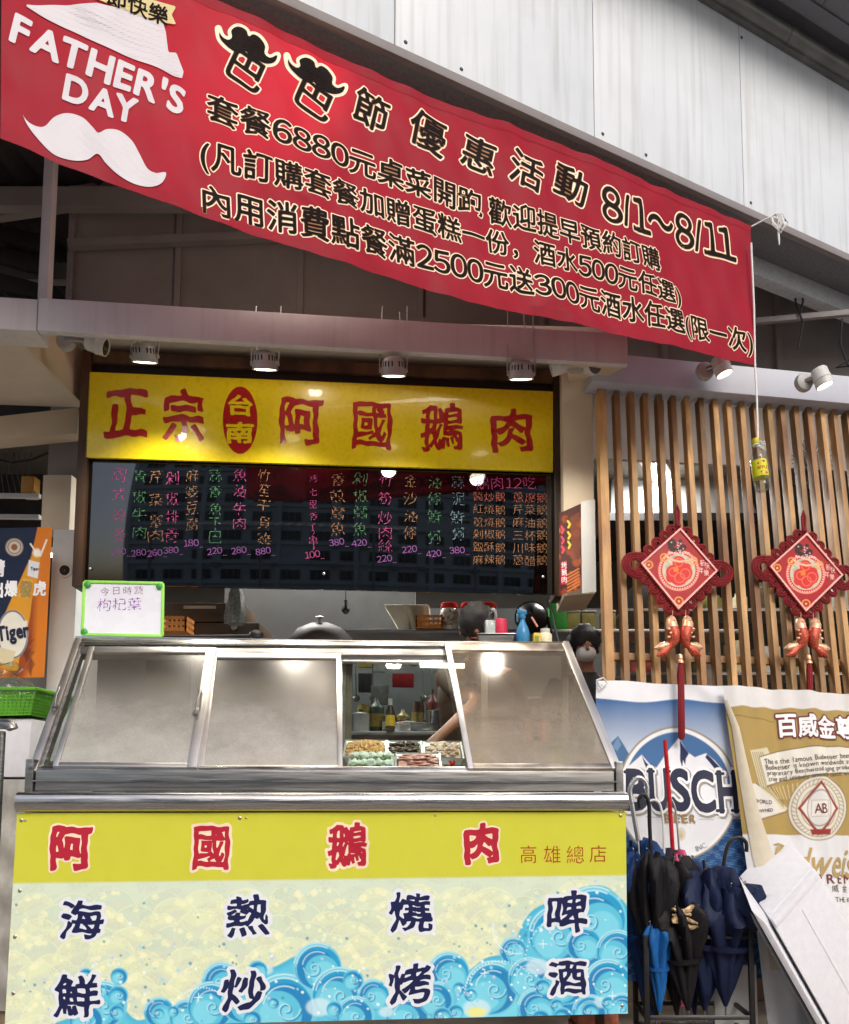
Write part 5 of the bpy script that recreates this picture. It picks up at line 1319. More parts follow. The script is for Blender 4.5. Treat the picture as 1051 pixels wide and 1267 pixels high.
# tube lights over the kitchen
def tube_lamp(c, rz, L, n, lbl, pw):
    t = thing('tube_light', lbl, 'light', c)
    cs, sn = math.cos(rz), math.sin(rz); d = np.array((cs, sn, 0)); e = np.array((-sn, cs, 0))
    MB().cbox(np.array(c) + (0, 0, .03), (L + .04, .09 * n, .04), rz).build('fixture', M_WHITEP, t, bevel=.004)
    for k in range(n):
        q = np.array(c) + e * (k - (n - 1) / 2) * .08
        MB().tube([q - d * L / 2, q + d * L / 2], .016, 10).build('tube', M_TUBE, t, smooth=True)
    ld = bpy.data.lights.new('tube_glow', 'AREA'); ld.shape = 'RECTANGLE'; ld.size = L; ld.size_y = .1; ld.energy = pw; ld.color = (1, .97, .92)
    lo = bpy.data.objects.new('tube_glow', ld); COL.objects.link(lo); lo.parent = t; lo.location = (0, 0, -.03); lo.rotation_euler = (0, 0, rz)
tube_lamp(at(778, 551, 5.6), 0, .52, 3, 'three lit fluorescent tubes seen through the slats at the left', 25)
tube_lamp(at(828, 606, 6.4), R(64), 1.2, 2, 'slanting pair of lit tubes seen through the slats above the left knot', 40)
tube_lamp(np.array((-1.2, 5.6, 3.3)), 0, 1.2, 2, 'lit tubes over the stove behind the menu board', 60)
tube_lamp(np.array((-2.9, 6.0, 2.9)), R(20), 1.0, 1, 'lit tube deep inside at the left of the sign frame', 30)
# hood and duct
M_HOOD = mat('hood_steel', (.36, .36, .35), .6, metal=.5, var=.15, scale=3, dirt=.3)
hd = thing('extractor_hood', 'large grey metal extractor hood behind the wooden slats', 'hood', at(860, 560, 6.2))
a, b_ = at(752, 575, 6.2), at(930, 590, 6.2)
zt_h, zb_h = at(860, 520, 6.2)[2], at(860, 640, 6.2)[2]
MB().prism([(a[0], 6.1, zb_h), (b_[0], 6.1, zb_h), (b_[0], 7.2, zb_h), (a[0], 7.2, zb_h)], [(a[0] + .1, 6.5, zt_h), (b_[0] - .1, 6.5, zt_h), (b_[0] - .1, 7.2, zt_h), (a[0] + .1, 7.2, zt_h)]).build('canopy', M_HOOD, hd, bevel=.01)
MB().cbox(((a[0] + b_[0]) / 2, 6.65, zb_h - .03), (b_[0] - a[0] + .02, 1.1, .06)).build('rim', M_BLACKM, hd)
c = at(1000, 572, 5.3)
fn_ = thing('wall_fan', 'round black caged fan behind the slats at the right', 'fan', c)
for rr in (.19, .13, .07):
    MB().tube([c + (rr * math.cos(t), 0, rr * math.sin(t)) for t in np.linspace(0, 2 * math.pi, 30)], .005, 6).build('cage_ring', M_BLACKM, fn_, smooth=True)
mb = MB()
for k in range(28):
    t = 2 * math.pi * k / 28; mb.tube([c + (.03 * math.cos(t), -.03, .03 * math.sin(t)), c + (.12 * math.cos(t + .2), -.04, .12 * math.sin(t + .2)), c + (.19 * math.cos(t + .3), 0, .19 * math.sin(t + .3))], .0025, 5)
mb.build('cage_wires', M_BLACKM, fn_)
for k in range(3):
    t = 2 * math.pi * k / 3 + .4
    MB().prism([c + (.02 * math.cos(t + q), .02, .02 * math.sin(t + q)) for q in (-.8, .8)] + [c + (.15 * math.cos(t + q), .03 + .03 * q, .15 * math.sin(t + q)) for q in (.4, -.3)],
               [c + (.02 * math.cos(t + q), .024, .02 * math.sin(t + q)) for q in (-.8, .8)] + [c + (.15 * math.cos(t + q), .034 + .03 * q, .15 * math.sin(t + q)) for q in (.4, -.3)]).build('blade', M_DARKSTEEL, fn_)
MB().lathe(c + (0, -.05, 0), (0, 1, 0), [(0, 0), (.03, 0), (.035, .02), (.035, .12), (0, .12)], 16).build('hub', M_WHITEP, fn_, smooth=True)
MB().beam(c + (0, .08, 0), c + (0, .08, .6), .03, .03, up=(0, 1, 0)).build('bracket', M_BLACKM, fn_)
# shelving & goods behind slats
s2 = thing('wire_shelving', 'steel shelving with stacked goods behind the wooden slats', 'shelving', at(880, 800, 5.6))
xa, xb = at(770, 800, 5.6)[0], at(1150, 800, 5.6)[0]
for z_ in (1.1, 1.5, 1.95, 2.4): MB().cbox(((xa + xb) / 2, 5.75, z_), (xb - xa, .4, .02)).build('shelf_board', M_STEELD, s2)
for x in (xa, xb):
    for y in (5.56, 5.94): MB().cbox((x, y, 1.33), (.03, .03, 2.3)).build('upright', M_STEELD, s2)
pal = [(170, 168, 160), (90, 80, 66), (150, 60, 50), (60, 70, 76), (190, 180, 150), (120, 116, 60), (40, 40, 42)]
gi = 0
NAMEC = ['pale grey', 'brown', 'dull red', 'slate', 'cream', 'olive', 'black']
POS = ['lowest', 'second', 'third', 'top']
for si, z_ in enumerate((1.11, 1.51, 1.96, 2.41)):
    x = xa + .08; q = 0
    while x < xb - .1 and q < 11:
        wd = random.uniform(.09, .2); h = random.uniform(.1, .26); k = random.randrange(7)
        mm_ = mat('goods_%d' % k, pal[k], .5, var=.3, scale=16)
        c = np.array((x + wd / 2, 5.7, z_))
        if random.random() < .55: o = MB().cbox(c + (0, 0, h / 2), (wd * .9, .2, h), random.uniform(-.1, .1)).build('goods_box', mm_, bevel=.006); nm = 'box'
        else: o = MB().lathe(c, (0, 0, 1), [(0, 0), (wd * .42, 0), (wd * .44, .01), (wd * .44, h * .8), (wd * .3, h * .86), (wd * .3, h), (0, h)], 16).build('goods_can', mm_, smooth=True); nm = 'container'
        tag(o, '%s %s on the %s shelf behind the slats, number %s from the left' % (NAMEC[k], nm, POS[si], 'first second third fourth fifth sixth seventh eighth ninth tenth eleventh'.split()[q]), nm, 'goods stored on the shelving behind the slats')
        x += wd + random.uniform(.01, .08); q += 1
# ================================================================== KNOT ORNAMENTS
def ornament():
    cu, cv_ = FW.hit(840, 704, .07); O = FW.P(cu, cv_, .07)
    FO = Fr(O, FW.U, FW.V)
    t = thing('knot_ornament', 'red diamond knot ornament whose long tassel hangs over the blue beer banner', 'ornament', O, 'red diamond ornaments on the slats')
    cs = [np.array(p, float) for p in ((792.5, 697.5), (841.5, 653.5), (888, 707), (839, 755))]
    uv = [np.array(FO.hit(*p)) for p in cs]; ce = sum(uv) / 4
    ins = [ce + (p - ce) * .93 for p in uv]
    MB().prism([FO.P(*p, -.012) for p in uv], [FO.P(*p, -.004) for p in uv]).build('backing', M_REDPL, t)
    M_RIM = mat('pink_gold_rim', (214, 150, 140), .35, metal=.3, var=.25, scale=150, bump=.3, bscale=300)
    for k in range(4):
        a, b = uv[k], uv[(k + 1) % 4]; ai, bi = ins[k], ins[(k + 1) % 4]
        MB().prism([FO.P(*p, -.002) for p in (a, b, bi, ai)], [FO.P(*p, .010) for p in (a, b, bi, ai)]).build('rim_strip', M_RIM, t, bevel=.002)
    pc = [np.mean(cs, 0) + (p - np.mean(cs, 0)) * .93 for p in cs]
    C = Canvas((pc[0], pc[1], pc[2], pc[3]), 110, 110, (160, 20, 28))
    cx, cy = 840, 706
    C.disc(cx, cy, 26, (190, 30, 34), soft=1); C.ring(cx, cy, 24.5, 1.4, (230, 150, 130), soft=.8)
    for k in range(46):
        a = 2 * math.pi * k / 46; C.disc(cx + 23 * math.cos(a), cy + 23 * math.sin(a), .9, (240, 200, 180), soft=.6)
    C.disc(cx, cy, 20.5, (196, 188, 164), soft=1)
    rs = np.random.RandomState(2)
    for _ in range(40): C.disc(cx + rs.uniform(-18, 18), cy + rs.uniform(-18, 18), rs.uniform(1, 2.5), (150, 146, 126), soft=1, op=.5)
    for dx, dy, r in ((0, -10, 8), (-7, 2, 9), (7, 3, 10), (0, 8, 11), (-10, 9, 6), (10, -4, 5)): C.disc(cx + dx, cy + dy, r, (202, 36, 34), soft=1)
    for dx, dy, r in ((0, -10, 5), (-7, 2, 5), (8, 4, 6), (1, 9, 6)): C.ring(cx + dx, cy + dy, r, 1.1, (236, 110, 80), soft=.8)
    C.poly([(833, 702), (839, 701), (840, 707), (834, 708)], (226, 120, 40))
    for px, py, r in ((822, 690, 4.5), (858, 694, 4.5), (803, 699, 4.5), (840, 744, 5)): C.ring(px, py, r, 1.6, (222, 150, 70), soft=.8); C.disc(px, py, 1.5, (230, 170, 80))
    C.line([(824, 688), (832, 693), (841, 695), (850, 694), (857, 692)], 3.2, (226, 130, 100)); C.line([(824, 688), (832, 693), (841, 695), (850, 694), (857, 692)], 1.2, (246, 200, 170))
    for _ in range(14): C.disc(840 + rs.uniform(-11, 11), 675 + rs.uniform(-6, 7), rs.uniform(2.5, 4.5), (42, 14, 16), soft=.8)
    for _ in range(9): C.disc(840 + rs.uniform(-10, 10), 675 + rs.uniform(-6, 7), .9, (220, 180, 180), soft=.6)
    for _ in range(8): C.disc(828 + 3.4 * _, 684 + rs.uniform(-1.5, 1.5), 1.3, (246, 190, 180), soft=.6)
    C.sheet(FO, 'printed_face', M_PRINT, t, n=.0015)
    mb = MB()
    for ch, x, y in (('新', 869, 697), ('年', 867.5, 706), ('快', 875, 700), ('樂', 874, 709)): glyph_box(mb, FO, ch, (x - 3, y - 4, x + 3, y + 4), off=.0, n=.0035, res=22)
    mb.build('face_lettering', mat('pink_print', (250, 190, 180), .5), t, fixn=False)
    # raised bat/figure relief
    mb = MB()
    for x, y, r in ((840, 697, .018), (833, 708, .02), (848, 709, .022), (840, 717, .022), (840, 706, .02)):
        u, v = FO.hit(x, y); mb.lathe(FO.P(u, v, .002), FO.N, [(r, 0), (r * .9, .004), (r * .5, .007), (0, .008)], 14)
    pass
    # cord loops along the edges and big side loops
    def loop(c, r, n_, squash=1., rot=0., name='cord_loop'):
        mb = MB()
        for q in range(n_):
            rr = r - q * .0075
            if rr < .004: break
            pts = []
            for s in np.linspace(0, 2 * math.pi, 19):
                a, b = rr * math.cos(s), rr * squash * math.sin(s)
                pts.append(FO.P(c[0] + a * math.cos(rot) - b * math.sin(rot), c[1] + a * math.sin(rot) + b * math.cos(rot), -.014 + .004 * (q % 2)))
            mb.tube(pts, .0042, 6, cap=False)
        mb.build(name, M_REDCORD, t, smooth=True)
    for k in range(4):
        a, b = uv[k], uv[(k + 1) % 4]; d = (b - a) / np.linalg.norm(b - a); nn_ = np.array((-d[1], d[0])); nn_ = nn_ if nn_ @ ((a + b) / 2 - ce) > 0 else -nn_
        for f in (.12, .32, .52, .72, .90):
            c = a + (b - a) * f + nn_ * .018
            loop(c, .036, 4, .8, math.atan2(nn_[1], nn_[0]) + random.uniform(-.2, .2))
    for k, sg in ((0, -1), (2, 1)):
        c = uv[k] + np.array((sg * .012, -.004)); loop(c, .084, 7, .86, .3 * sg, 'side_loop'); 
    c = uv[3] + np.array((0, -.004)); loop(c, .03, 3, .7)
    tu_, tv_ = uv[1]
    MB().tube([FO.P(tu_ - .012, tv_ + .0, -.01), FO.P(tu_ - .014, tv_ + .10, -.008), FO.P(tu_ - .006, tv_ + .135, -.006), FO.P(tu_ + .004, tv_ + .10, -.008), FO.P(tu_ - .002, tv_, -.01)], .008, 8).build('top_loop', M_REDCORD, t, smooth=True)
    MB().lathe(FO.P(tu_ - .006, tv_ + .018, -.008), FO.V, [(0, -.014), (.014, -.01), (.016, 0), (.014, .01), (0, .014)], 12).build('top_knot', M_REDCORD, t, smooth=True)
    # twin fish
    M_FR = mat('fish_red', (190, 84, 62), .25, metal=.35, var=.3, scale=90, bump=.3, bscale=200)
    h = lambda x, y, n=.02: FO.P(*FO.hit(x, y), n)
    for sg in (-1, 1):
        X_ = lambda dx: 838.5 + sg * dx
        MB().tube([h(X_(8), 757), h(X_(8), 764)], .0015, 5).build('hanging_wire', M_GOLD, t)
        MB().tube([h(X_(9), 764), h(X_(9.5), 768), h(X_(10), 774, .026), h(X_(9), 780, .028)], [.008, .024, .029, .030], 14).build('fish_head', M_GOLD, t, smooth=True)
        MB().tube([h(X_(9), 779, .026), h(X_(7), 787, .028), h(X_(6.5), 794, .024), h(X_(9), 800, .02), h(X_(14), 804)], [.030, .031, .027, .017, .009], 14).build('fish_body', M_FR, t, smooth=True)
        for a_, b_ in (((30, 803), (13, 799)), ((27, 813), (12, 802))):
            p, q = h(X_(b_[0]), b_[1], .02), h(X_(a_[0]), a_[1], .016)
            MB().tube([p, (p + q) / 2 + FO.V * -.006, q], [.014, .026, .004], 8).build('tail_fin', M_GOLD if a_[1] < 811 else M_FR, t, smooth=True)
        u, v = FO.hit(X_(10), 772); MB().ball(FO.P(u, v, .05), .008, 8, 6).build('eye', M_GOLD, t, smooth=True)
        for q in range(4):
            MB().ball(h(X_(12 + q % 2 * 3), 777 + q * 5, .045), .010, 8, 5, (1, .6, .7)).build('scale_highlight', M_GOLD, t, smooth=True)
    # tassel
    b0, b1 = h(839.5, 812, .02), h(840.5, 822, .02)
    MB().lathe(b0, b1 - b0, [(.004, -.005), (.012, 0), (.014, .02), (.010, .024), (.016, .034), (.017, .045), (0, .046)], 16).build('tassel_cap', M_GOLD, t, smooth=True)
    b2 = h(841.5, 916, .02)
    L_ = np.linalg.norm(b2 - b1)
    MB().lathe(b1, b2 - b1, [(.011, 0), (.0155, .03), (.0165, L_ * .5), (.017, L_ * .97), (.010, L_), (0, L_)], 24, mod=lambda r, hh, tt, i: (r * (1 + .08 * math.sin(11 * tt)), hh)).build('tassel', M_REDCORD, t, smooth=True)
    return t
o1 = ornament()
o2 = copy_tree(o1)
d2 = FW.P(*FW.hit(997, 708.5, .055), .055) - np.array(WL[o1.name])
o2.location = tuple(np.array(WL[o1.name]) + d2); o2.rotation_euler = (0, R(1.5), R(-1))
o2['label'] = 'red diamond knot ornament above the gold beer banner at the right edge'

# ================================================================== BEER BANNERS
def dispA(u, v):
    u = np.asarray(u, float); v = np.asarray(v, float)
    return .012 * np.sin(u * 9 + v * 1.5) + .006 * np.sin(u * 21 - v * 3) + .010 * np.exp(-((u * .8 + v + .1) / .05) ** 2) + .004 * np.sin(v * 17 + u * 5)
def dispB(u, v):
    u = np.asarray(u, float); v = np.asarray(v, float)
    return .014 * np.sin(u * 19 + v * .8) + .006 * np.sin(u * 47 + v * 2) + .005 * np.sin(v * 9)
_a = FW.shift(.035); FA = Fr(_a.O, _a.U, _a.V, dispA); FA0 = Fr(_a.O, _a.U, _a.V); FA.hit = FA0.hit
_b = FW.shift(.095); FBu = Fr(_b.O, _b.U, _b.V, dispB); FB0 = Fr(_b.O, _b.U, _b.V); FBu.hit = FB0.hit
bz = thing('blue_beer_banner', 'blue and white beer banner with snowy mountains and big navy letters draped on the slats', 'banner', FA.P(*FA.hit(815, 850)))
Cq = ((738, 842), (905, 849), (955, 1210), (732, 1215))
C = Canvas(Cq, 260, 400, (228, 230, 234)); X, Y = C.X, C.Y
edge = 866 + 3 * np.sin(X * .05) + (X - 740) * .015
g = np.clip((Y - 868) / 62, 0, 1)[..., None]
C.blend(np.clip((Y - edge) + .5, 0, 1), lin((62, 104, 156)) * (1 - g) + lin((196, 206, 222)) * g)
C.poly([(738, 935), (748, 925), (757, 918), (764, 911), (771, 922), (778, 934), (788, 950), (780, 965), (738, 965)], (70, 108, 150))
C.poly([(757, 925), (764, 912), (768, 922), (763, 930)], (110, 140, 176))
for k in range(60): C.disc(rs.uniform(778, 792), rs.uniform(938, 952), 1.6, (40, 62, 86), op=.6)
wat = 1008 + (X - 800) * .04
C.blend(np.clip(Y - wat, 0, 1), (30, 74, 124))
wv = np.sin(X * .35 + np.sin(Y * .9) * 2) * np.sin(Y * 1.3 + X * .1)
C.blend(np.clip(Y - wat, 0, 1) * (wv > .35) * .55, (96, 140, 184)); C.blend(np.clip(Y - wat, 0, 1) * (wv < -.5) * .5, (12, 40, 84))
cx, cy, rx, ry = 838, 982, 72, 80
C.disc(cx, cy, rx + 3, (150, 140, 120), ry=ry + 3); C.disc(cx, cy, rx + .8, (236, 238, 240), ry=ry + .8)
C.disc(cx, cy, rx - 4, (66, 108, 158), ry=ry - 4)
m = np.hypot((X - cx) / (rx - 4), (Y - cy) / (ry - 4)) < 1
sav = C.C.copy()
C.poly([(760, 960), (780, 946), (794, 934), (806, 948), (812, 950), (826, 930), (840, 913), (852, 930), (862, 936), (870, 933), (876, 931), (886, 940), (900, 958), (910, 1070), (760, 1070)], (232, 234, 238))
C.poly([(841, 915), (846, 922), (854, 932), (850, 938), (849, 946), (846, 940), (845, 950), (842, 940), (842, 926)], (30, 44, 84))
C.poly([(794, 935), (799, 943), (805, 950), (800, 952), (797, 945)], (30, 44, 84)); C.poly([(877, 932), (884, 939), (894, 951), (886, 950), (880, 942), (875, 936)], (30, 44, 84))
C.C = np.where(m[..., None], C.C, sav)
low = np.hypot((X - cx) / (rx - 3), (Y - cy) / (ry - 3)) < 1
C.blend((low & (Y > 1000)) * 1., (226, 228, 232))
for k in range(30):
    a = k * .21; C.line([(843, 1035), (843 + 6 * math.cos(a), 1032 + 8 * math.sin(a))], .8, (196, 176, 120), op=.7)
C.line([(800, 1011), (817, 1012)], .9, (150, 150, 150)); C.line([(867, 1013), (884, 1014)], .9, (150, 150, 150))
C.sheet(FA, 'cloth', M_CLOTH, bz)
lg, lw, ln = MB(), MB(), MB()
M_BG = mat('letter_grey', (150, 146, 140), .6); M_BW = mat('letter_white', (232, 232, 234), .6); M_BN = mat('letter_navy', (20, 26, 56), .6, var=.1)
def serif(x0, x1, y, h=3.6): return [(x0, y - h / 2), (x1, y - h / 2), (x1, y + h / 2), (x0, y + h / 2)]
for ch, bx, sf in (('B', (775, 954, 799, 1001), ((770, 782, 956), (770, 782, 999.5))), ('U', (803, 953, 825, 1002), ((799, 809, 955), (819, 829, 955))), ('S', (830, 953, 852, 1002), ()), ('C', (857, 954, 884, 1003), ()), ('H', (890, 955, 911, 1004), ((886, 897, 957), (904, 915, 957), (886, 897, 1003), (904, 915, 1003)))):
    for m_, of, n_, ox in ((lg, .10, .003, 2.0), (lw, .085, .0045, 0), (ln, .035, .006, 0)):
        glyph_box(m_, FA, ch, tuple(np.array(bx) + (ox, ox * .8, ox, ox * .8)), off=of, n=n_, res=40)
        for s_a in sf: poly_px(m_, FA, serif(s_a[0] + ox, s_a[1] + ox, s_a[2] + ox * .8), n=n_ + .0001, off={.10: 2.4, .085: 2.0, .035: 0}[of], step=1.6)
for ch, x in (('B', 821), ('E', 833), ('E', 843.5), ('R', 854)): glyph_box(lg, FA, ch, (x, 1008, x + 7.5, 1018), off=.02, n=.0062, res=24)
text_line(lg, FA, 'INC.', (862, 1050), (877, 1044), n=.003, res=18)
lgb = MB()
for ch, x in (('B', 821), ('E', 833), ('E', 843.5), ('R', 854)): glyph_box(lgb, FA, ch, (x, 1008, x + 7.5, 1018), off=.02, n=.0066, res=24)
lgb.build('gold_lettering', mat('beer_gold', (150, 120, 70), .6), bz, fixn=False)
lg.build('grey_lettering', M_BG, bz, fixn=False); lw.build('letter_outline', M_BW, bz, fixn=False); ln.build('navy_lettering', M_BN, bz, fixn=False)
cr = FA.P(*FA.hit(742, 846), .02)
tag(MB().tube([cr + (-.02, 0, .01), cr + (.01, -.02, .02), cr + (.03, 0, 0), cr + (0, -.01, -.03), cr + (-.02, 0, .01)], .006, 6).build('banner_tie', M_WHITECORD, smooth=True), 'white tie at the top left corner of the blue beer banner', 'tie')

gb = thing('gold_beer_banner', 'gold and white beer banner with ribbon text, hanging right of the blue one', 'banner', FBu.P(*FBu.hit(960, 850)))
Cq = ((896, 848), (1110, 862), (1120, 1300), (952, 1280))
C = Canvas(Cq, 300, 520, (172, 146, 84)); X, Y = C.X, C.Y
C.blend(np.clip((874 + (X - 900) * .035 + .8 * np.sin(X * .21)) - Y, 0, 1), (226, 224, 222))
bw = 1032 + (X - 950) * .01
C.blend(np.clip(Y - bw, 0, 1), (222, 222, 222))
C.line([(900, 884), (960, 892)], .9, (120, 98, 50))
# big pale tail ribbon left
C.poly([(918, 972), (934, 970), (978, 998), (974, 1003), (938, 1014), (926, 1016)], (222, 218, 208)); C.line([(934, 970), (978, 999)], 1.2, (120, 100, 70)); C.line([(938, 1015), (976, 1004)], 1.2, (120, 100, 70))
C.poly([(927, 929), (949, 925), (952, 932), (938, 938), (948, 975), (978, 1000), (970, 1002), (940, 976)], (214, 204, 170)); 
for k in range(6): C.line([(930 + k * 2.5, 931), (941 + k * 2.6, 974), (972, 998 - k * 2)], .8, (130, 108, 60))
C.poly([(939, 937), (965, 929), (1000, 924), (1040, 923), (1080, 926), (1080, 958), (1040, 956), (1000, 960), (970, 966), (948, 973)], (226, 222, 210))
C.line([(939, 937), (965, 929), (1000, 924), (1040, 923), (1080, 926)], 1.3, (110, 92, 60)); C.line([(948, 973), (970, 966), (1000, 960), (1040, 956), (1080, 958)], 1.3, (110, 92, 60))
for k in range(12): C.line([(950 + k * 5.2, 975 - k * .8), (962 + k * 3.4, 988)], 1, (224, 210, 170), op=.8)
cx, cy = 1013, 1000
C.disc(cx, cy, 36, (120, 104, 76), ry=40); C.disc(cx, cy, 35, (222, 216, 200), ry=39)
for q, cc_ in ((32, (150, 136, 110)), (27, (150, 136, 110)), (22, (130, 118, 100))): C.ring(cx, cy, q, .9, cc_, ry=q * 1.1)
for k in range(40):
    a = 2 * math.pi * k / 40; C.line([(cx + 28 * math.cos(a), cy + 31 * math.sin(a)), (cx + 32 * math.cos(a + .08), cy + 35 * math.sin(a + .08))], .8, (150, 130, 100))
C.poly([(cx, cy - 34), (cx + 26, cy), (cx, cy + 34), (cx - 26, cy)], (150, 60, 50)); C.poly([(cx, cy - 29), (cx + 22, cy), (cx, cy + 29), (cx - 22, cy)], (228, 224, 214))
C.disc(cx, cy, 14, (222, 220, 214), ry=22); C.ring(cx, cy, 14, .9, (130, 120, 110), ry=22)
C.poly([(cx - 9, cy - 9), (cx + 9, cy - 9), (cx + 9, cy + 10), (cx - 9, cy + 10)], (180, 160, 140), off=.8); C.poly([(cx - 9, cy - 9), (cx + 9, cy - 9), (cx + 9, cy + 10), (cx - 9, cy + 10)], (232, 228, 220))
C.poly([(cx - 10, cy + 26), (cx + 14, cy + 26), (cx + 12, cy + 33), (cx - 8, cy + 33)], (150, 50, 44))
C.sheet(FBu, 'cloth', M_CLOTH, gb)
# folded over hem showing the plain back
MB().grid(np.array([[FBu.P(*FBu.hit(x, y), n_) for x, n_ in ((xa_, .006), (xa_ + w_ * .3, .016), (xa_ + w_ * .7, .016), (xa_ + w_, .008))] for xa_, w_, y in ((897, 4, 866), (906, 7, 900), (913, 12, 960), (921, 18, 1010), (930, 26, 1060), (940, 32, 1110), (950, 38, 1200))])).build('folded_edge', mat('banner_back', (214, 204, 182), .8, var=.05, scale=20, transl=.2), gb, smooth=True)
l1, l2, l3, l4 = MB(), MB(), MB(), MB()
for ch, x0, x1 in (('百', 964, 985.5), ('威', 988, 1009), ('金', 1011.5, 1034), ('尊', 1036.5, 1060)):
    y0 = 884 + (x0 - 964) * .03; bx = (x0, y0, x1, y0 + 27)
    glyph_box(l1, FBu, ch, bx, off=.095, n=.003, res=40); glyph_box(l2, FBu, ch, bx, off=.028, n=.005, res=44)
for k, s in enumerate(('This is the famous Budweiser beer. Brewed', 'Budweiser is known worldwide as the King', 'proprietary Beechwood aging produces a distin', 'crisp and uniquely smooth taste with superior')):
    text_line(l3, FBu, s, (944 + k * 1.7, 942.5 + k * 7.2), (1082, 931 + k * 7.2), off=.005, n=.003, res=14, sy=1.15)
text_line(l3, FBu, 'WORLD', (931, 991), (954, 993), off=.01, n=.003, res=18); text_line(l3, FBu, 'OWNED', (935, 1004), (955, 1002), off=.01, n=.003, res=18)
text_line(l1, FBu, 'AB', (1006, 1000), (1021, 1000), off=.0, n=.003, res=24, sy=1.3)
text_line(l4, FBu, 'Budweiser', (955, 1064), (1090, 1066), off=.012, n=.004, res=36, shear=.32, sy=1.5)
poly_px(l4, FBu, [(950, 1046), (962, 1043), (975, 1046), (985, 1052), (975, 1049), (962, 1046)], n=.004, step=1.5)
text_line(l1, FBu, 'SUPREME', (985, 1087), (1066, 1087), off=.015, n=.003, res=22, track=.25)
text_line(l3, FBu, '百威金尊', (1012, 1099), (1064, 1100), off=.0, n=.003, res=20, track=.6)
text_line(l3, FBu, 'THE KING OF', (1030, 1113), (1080, 1113), n=.003, res=16)
l1.build('maroon_lettering', mat('maroon_ink', (110, 44, 40), .6), gb, fixn=False); l2.build('white_lettering', M_BW, gb, fixn=False)
l3.build('small_lettering', mat('brown_ink', (96, 84, 70), .6), gb, fixn=False); l4.build('script_lettering', mat('gold_ink', (166, 140, 84), .5), gb, fixn=False)

# ================================================================== UMBRELLA STAND
st = thing('umbrella_stand', 'black metal umbrella stand crowded with wet umbrellas beside the counter', 'umbrella stand', at(860, 985, 3.7) * (1, 1, 0))
xL, xR = at(799, 1160, 3.62)[0], at(928, 1150, 3.62)[0]; zT = at(860, 1157, 3.62)[2]; yF, yB = 3.62, 3.86
def b2(p, q, s=.018, nm='rail'): MB().beam(p, q, s, s, up=(.02, .3, .95) if abs((np.array(q) - p)[2]) < .1 else (0, 1, 0)).build(nm, M_BLACKM, st, bevel=.002)
for x in (xL, xR):
    for y in (yF, yB): b2(np.array((x, y, .012)), np.array((x, y, zT + (.05 if x == xR else 0))), .022, 'post')
for z in (zT - .01, .14, .05):
    for y in (yF, yB): b2(np.array((xL + .012, y, z)), np.array((xR - .012, y, z)))
    for x in (xL, xR): b2(np.array((x, yF + .012, z)), np.array((x, yB - .012, z)))
for k in range(1, 4): b2(np.array((xL + (xR - xL) * k / 4, yF + .012, zT - .012)), np.array((xL + (xR - xL) * k / 4, yB - .012, zT - .012)), .012)
MB().cbox(((xL + xR) / 2, (yF + yB) / 2, .035), (xR - xL - .03, yB - yF - .03, .012)).build('drip_tray', M_BLACKM, st)
def umb_mat(n_, c): return mat('umbrella_' + n_, c, .62, var=.25, scale=14, bump=.5, bscale=34, stretch=(1.6, 1.6, .6), spec=.3)
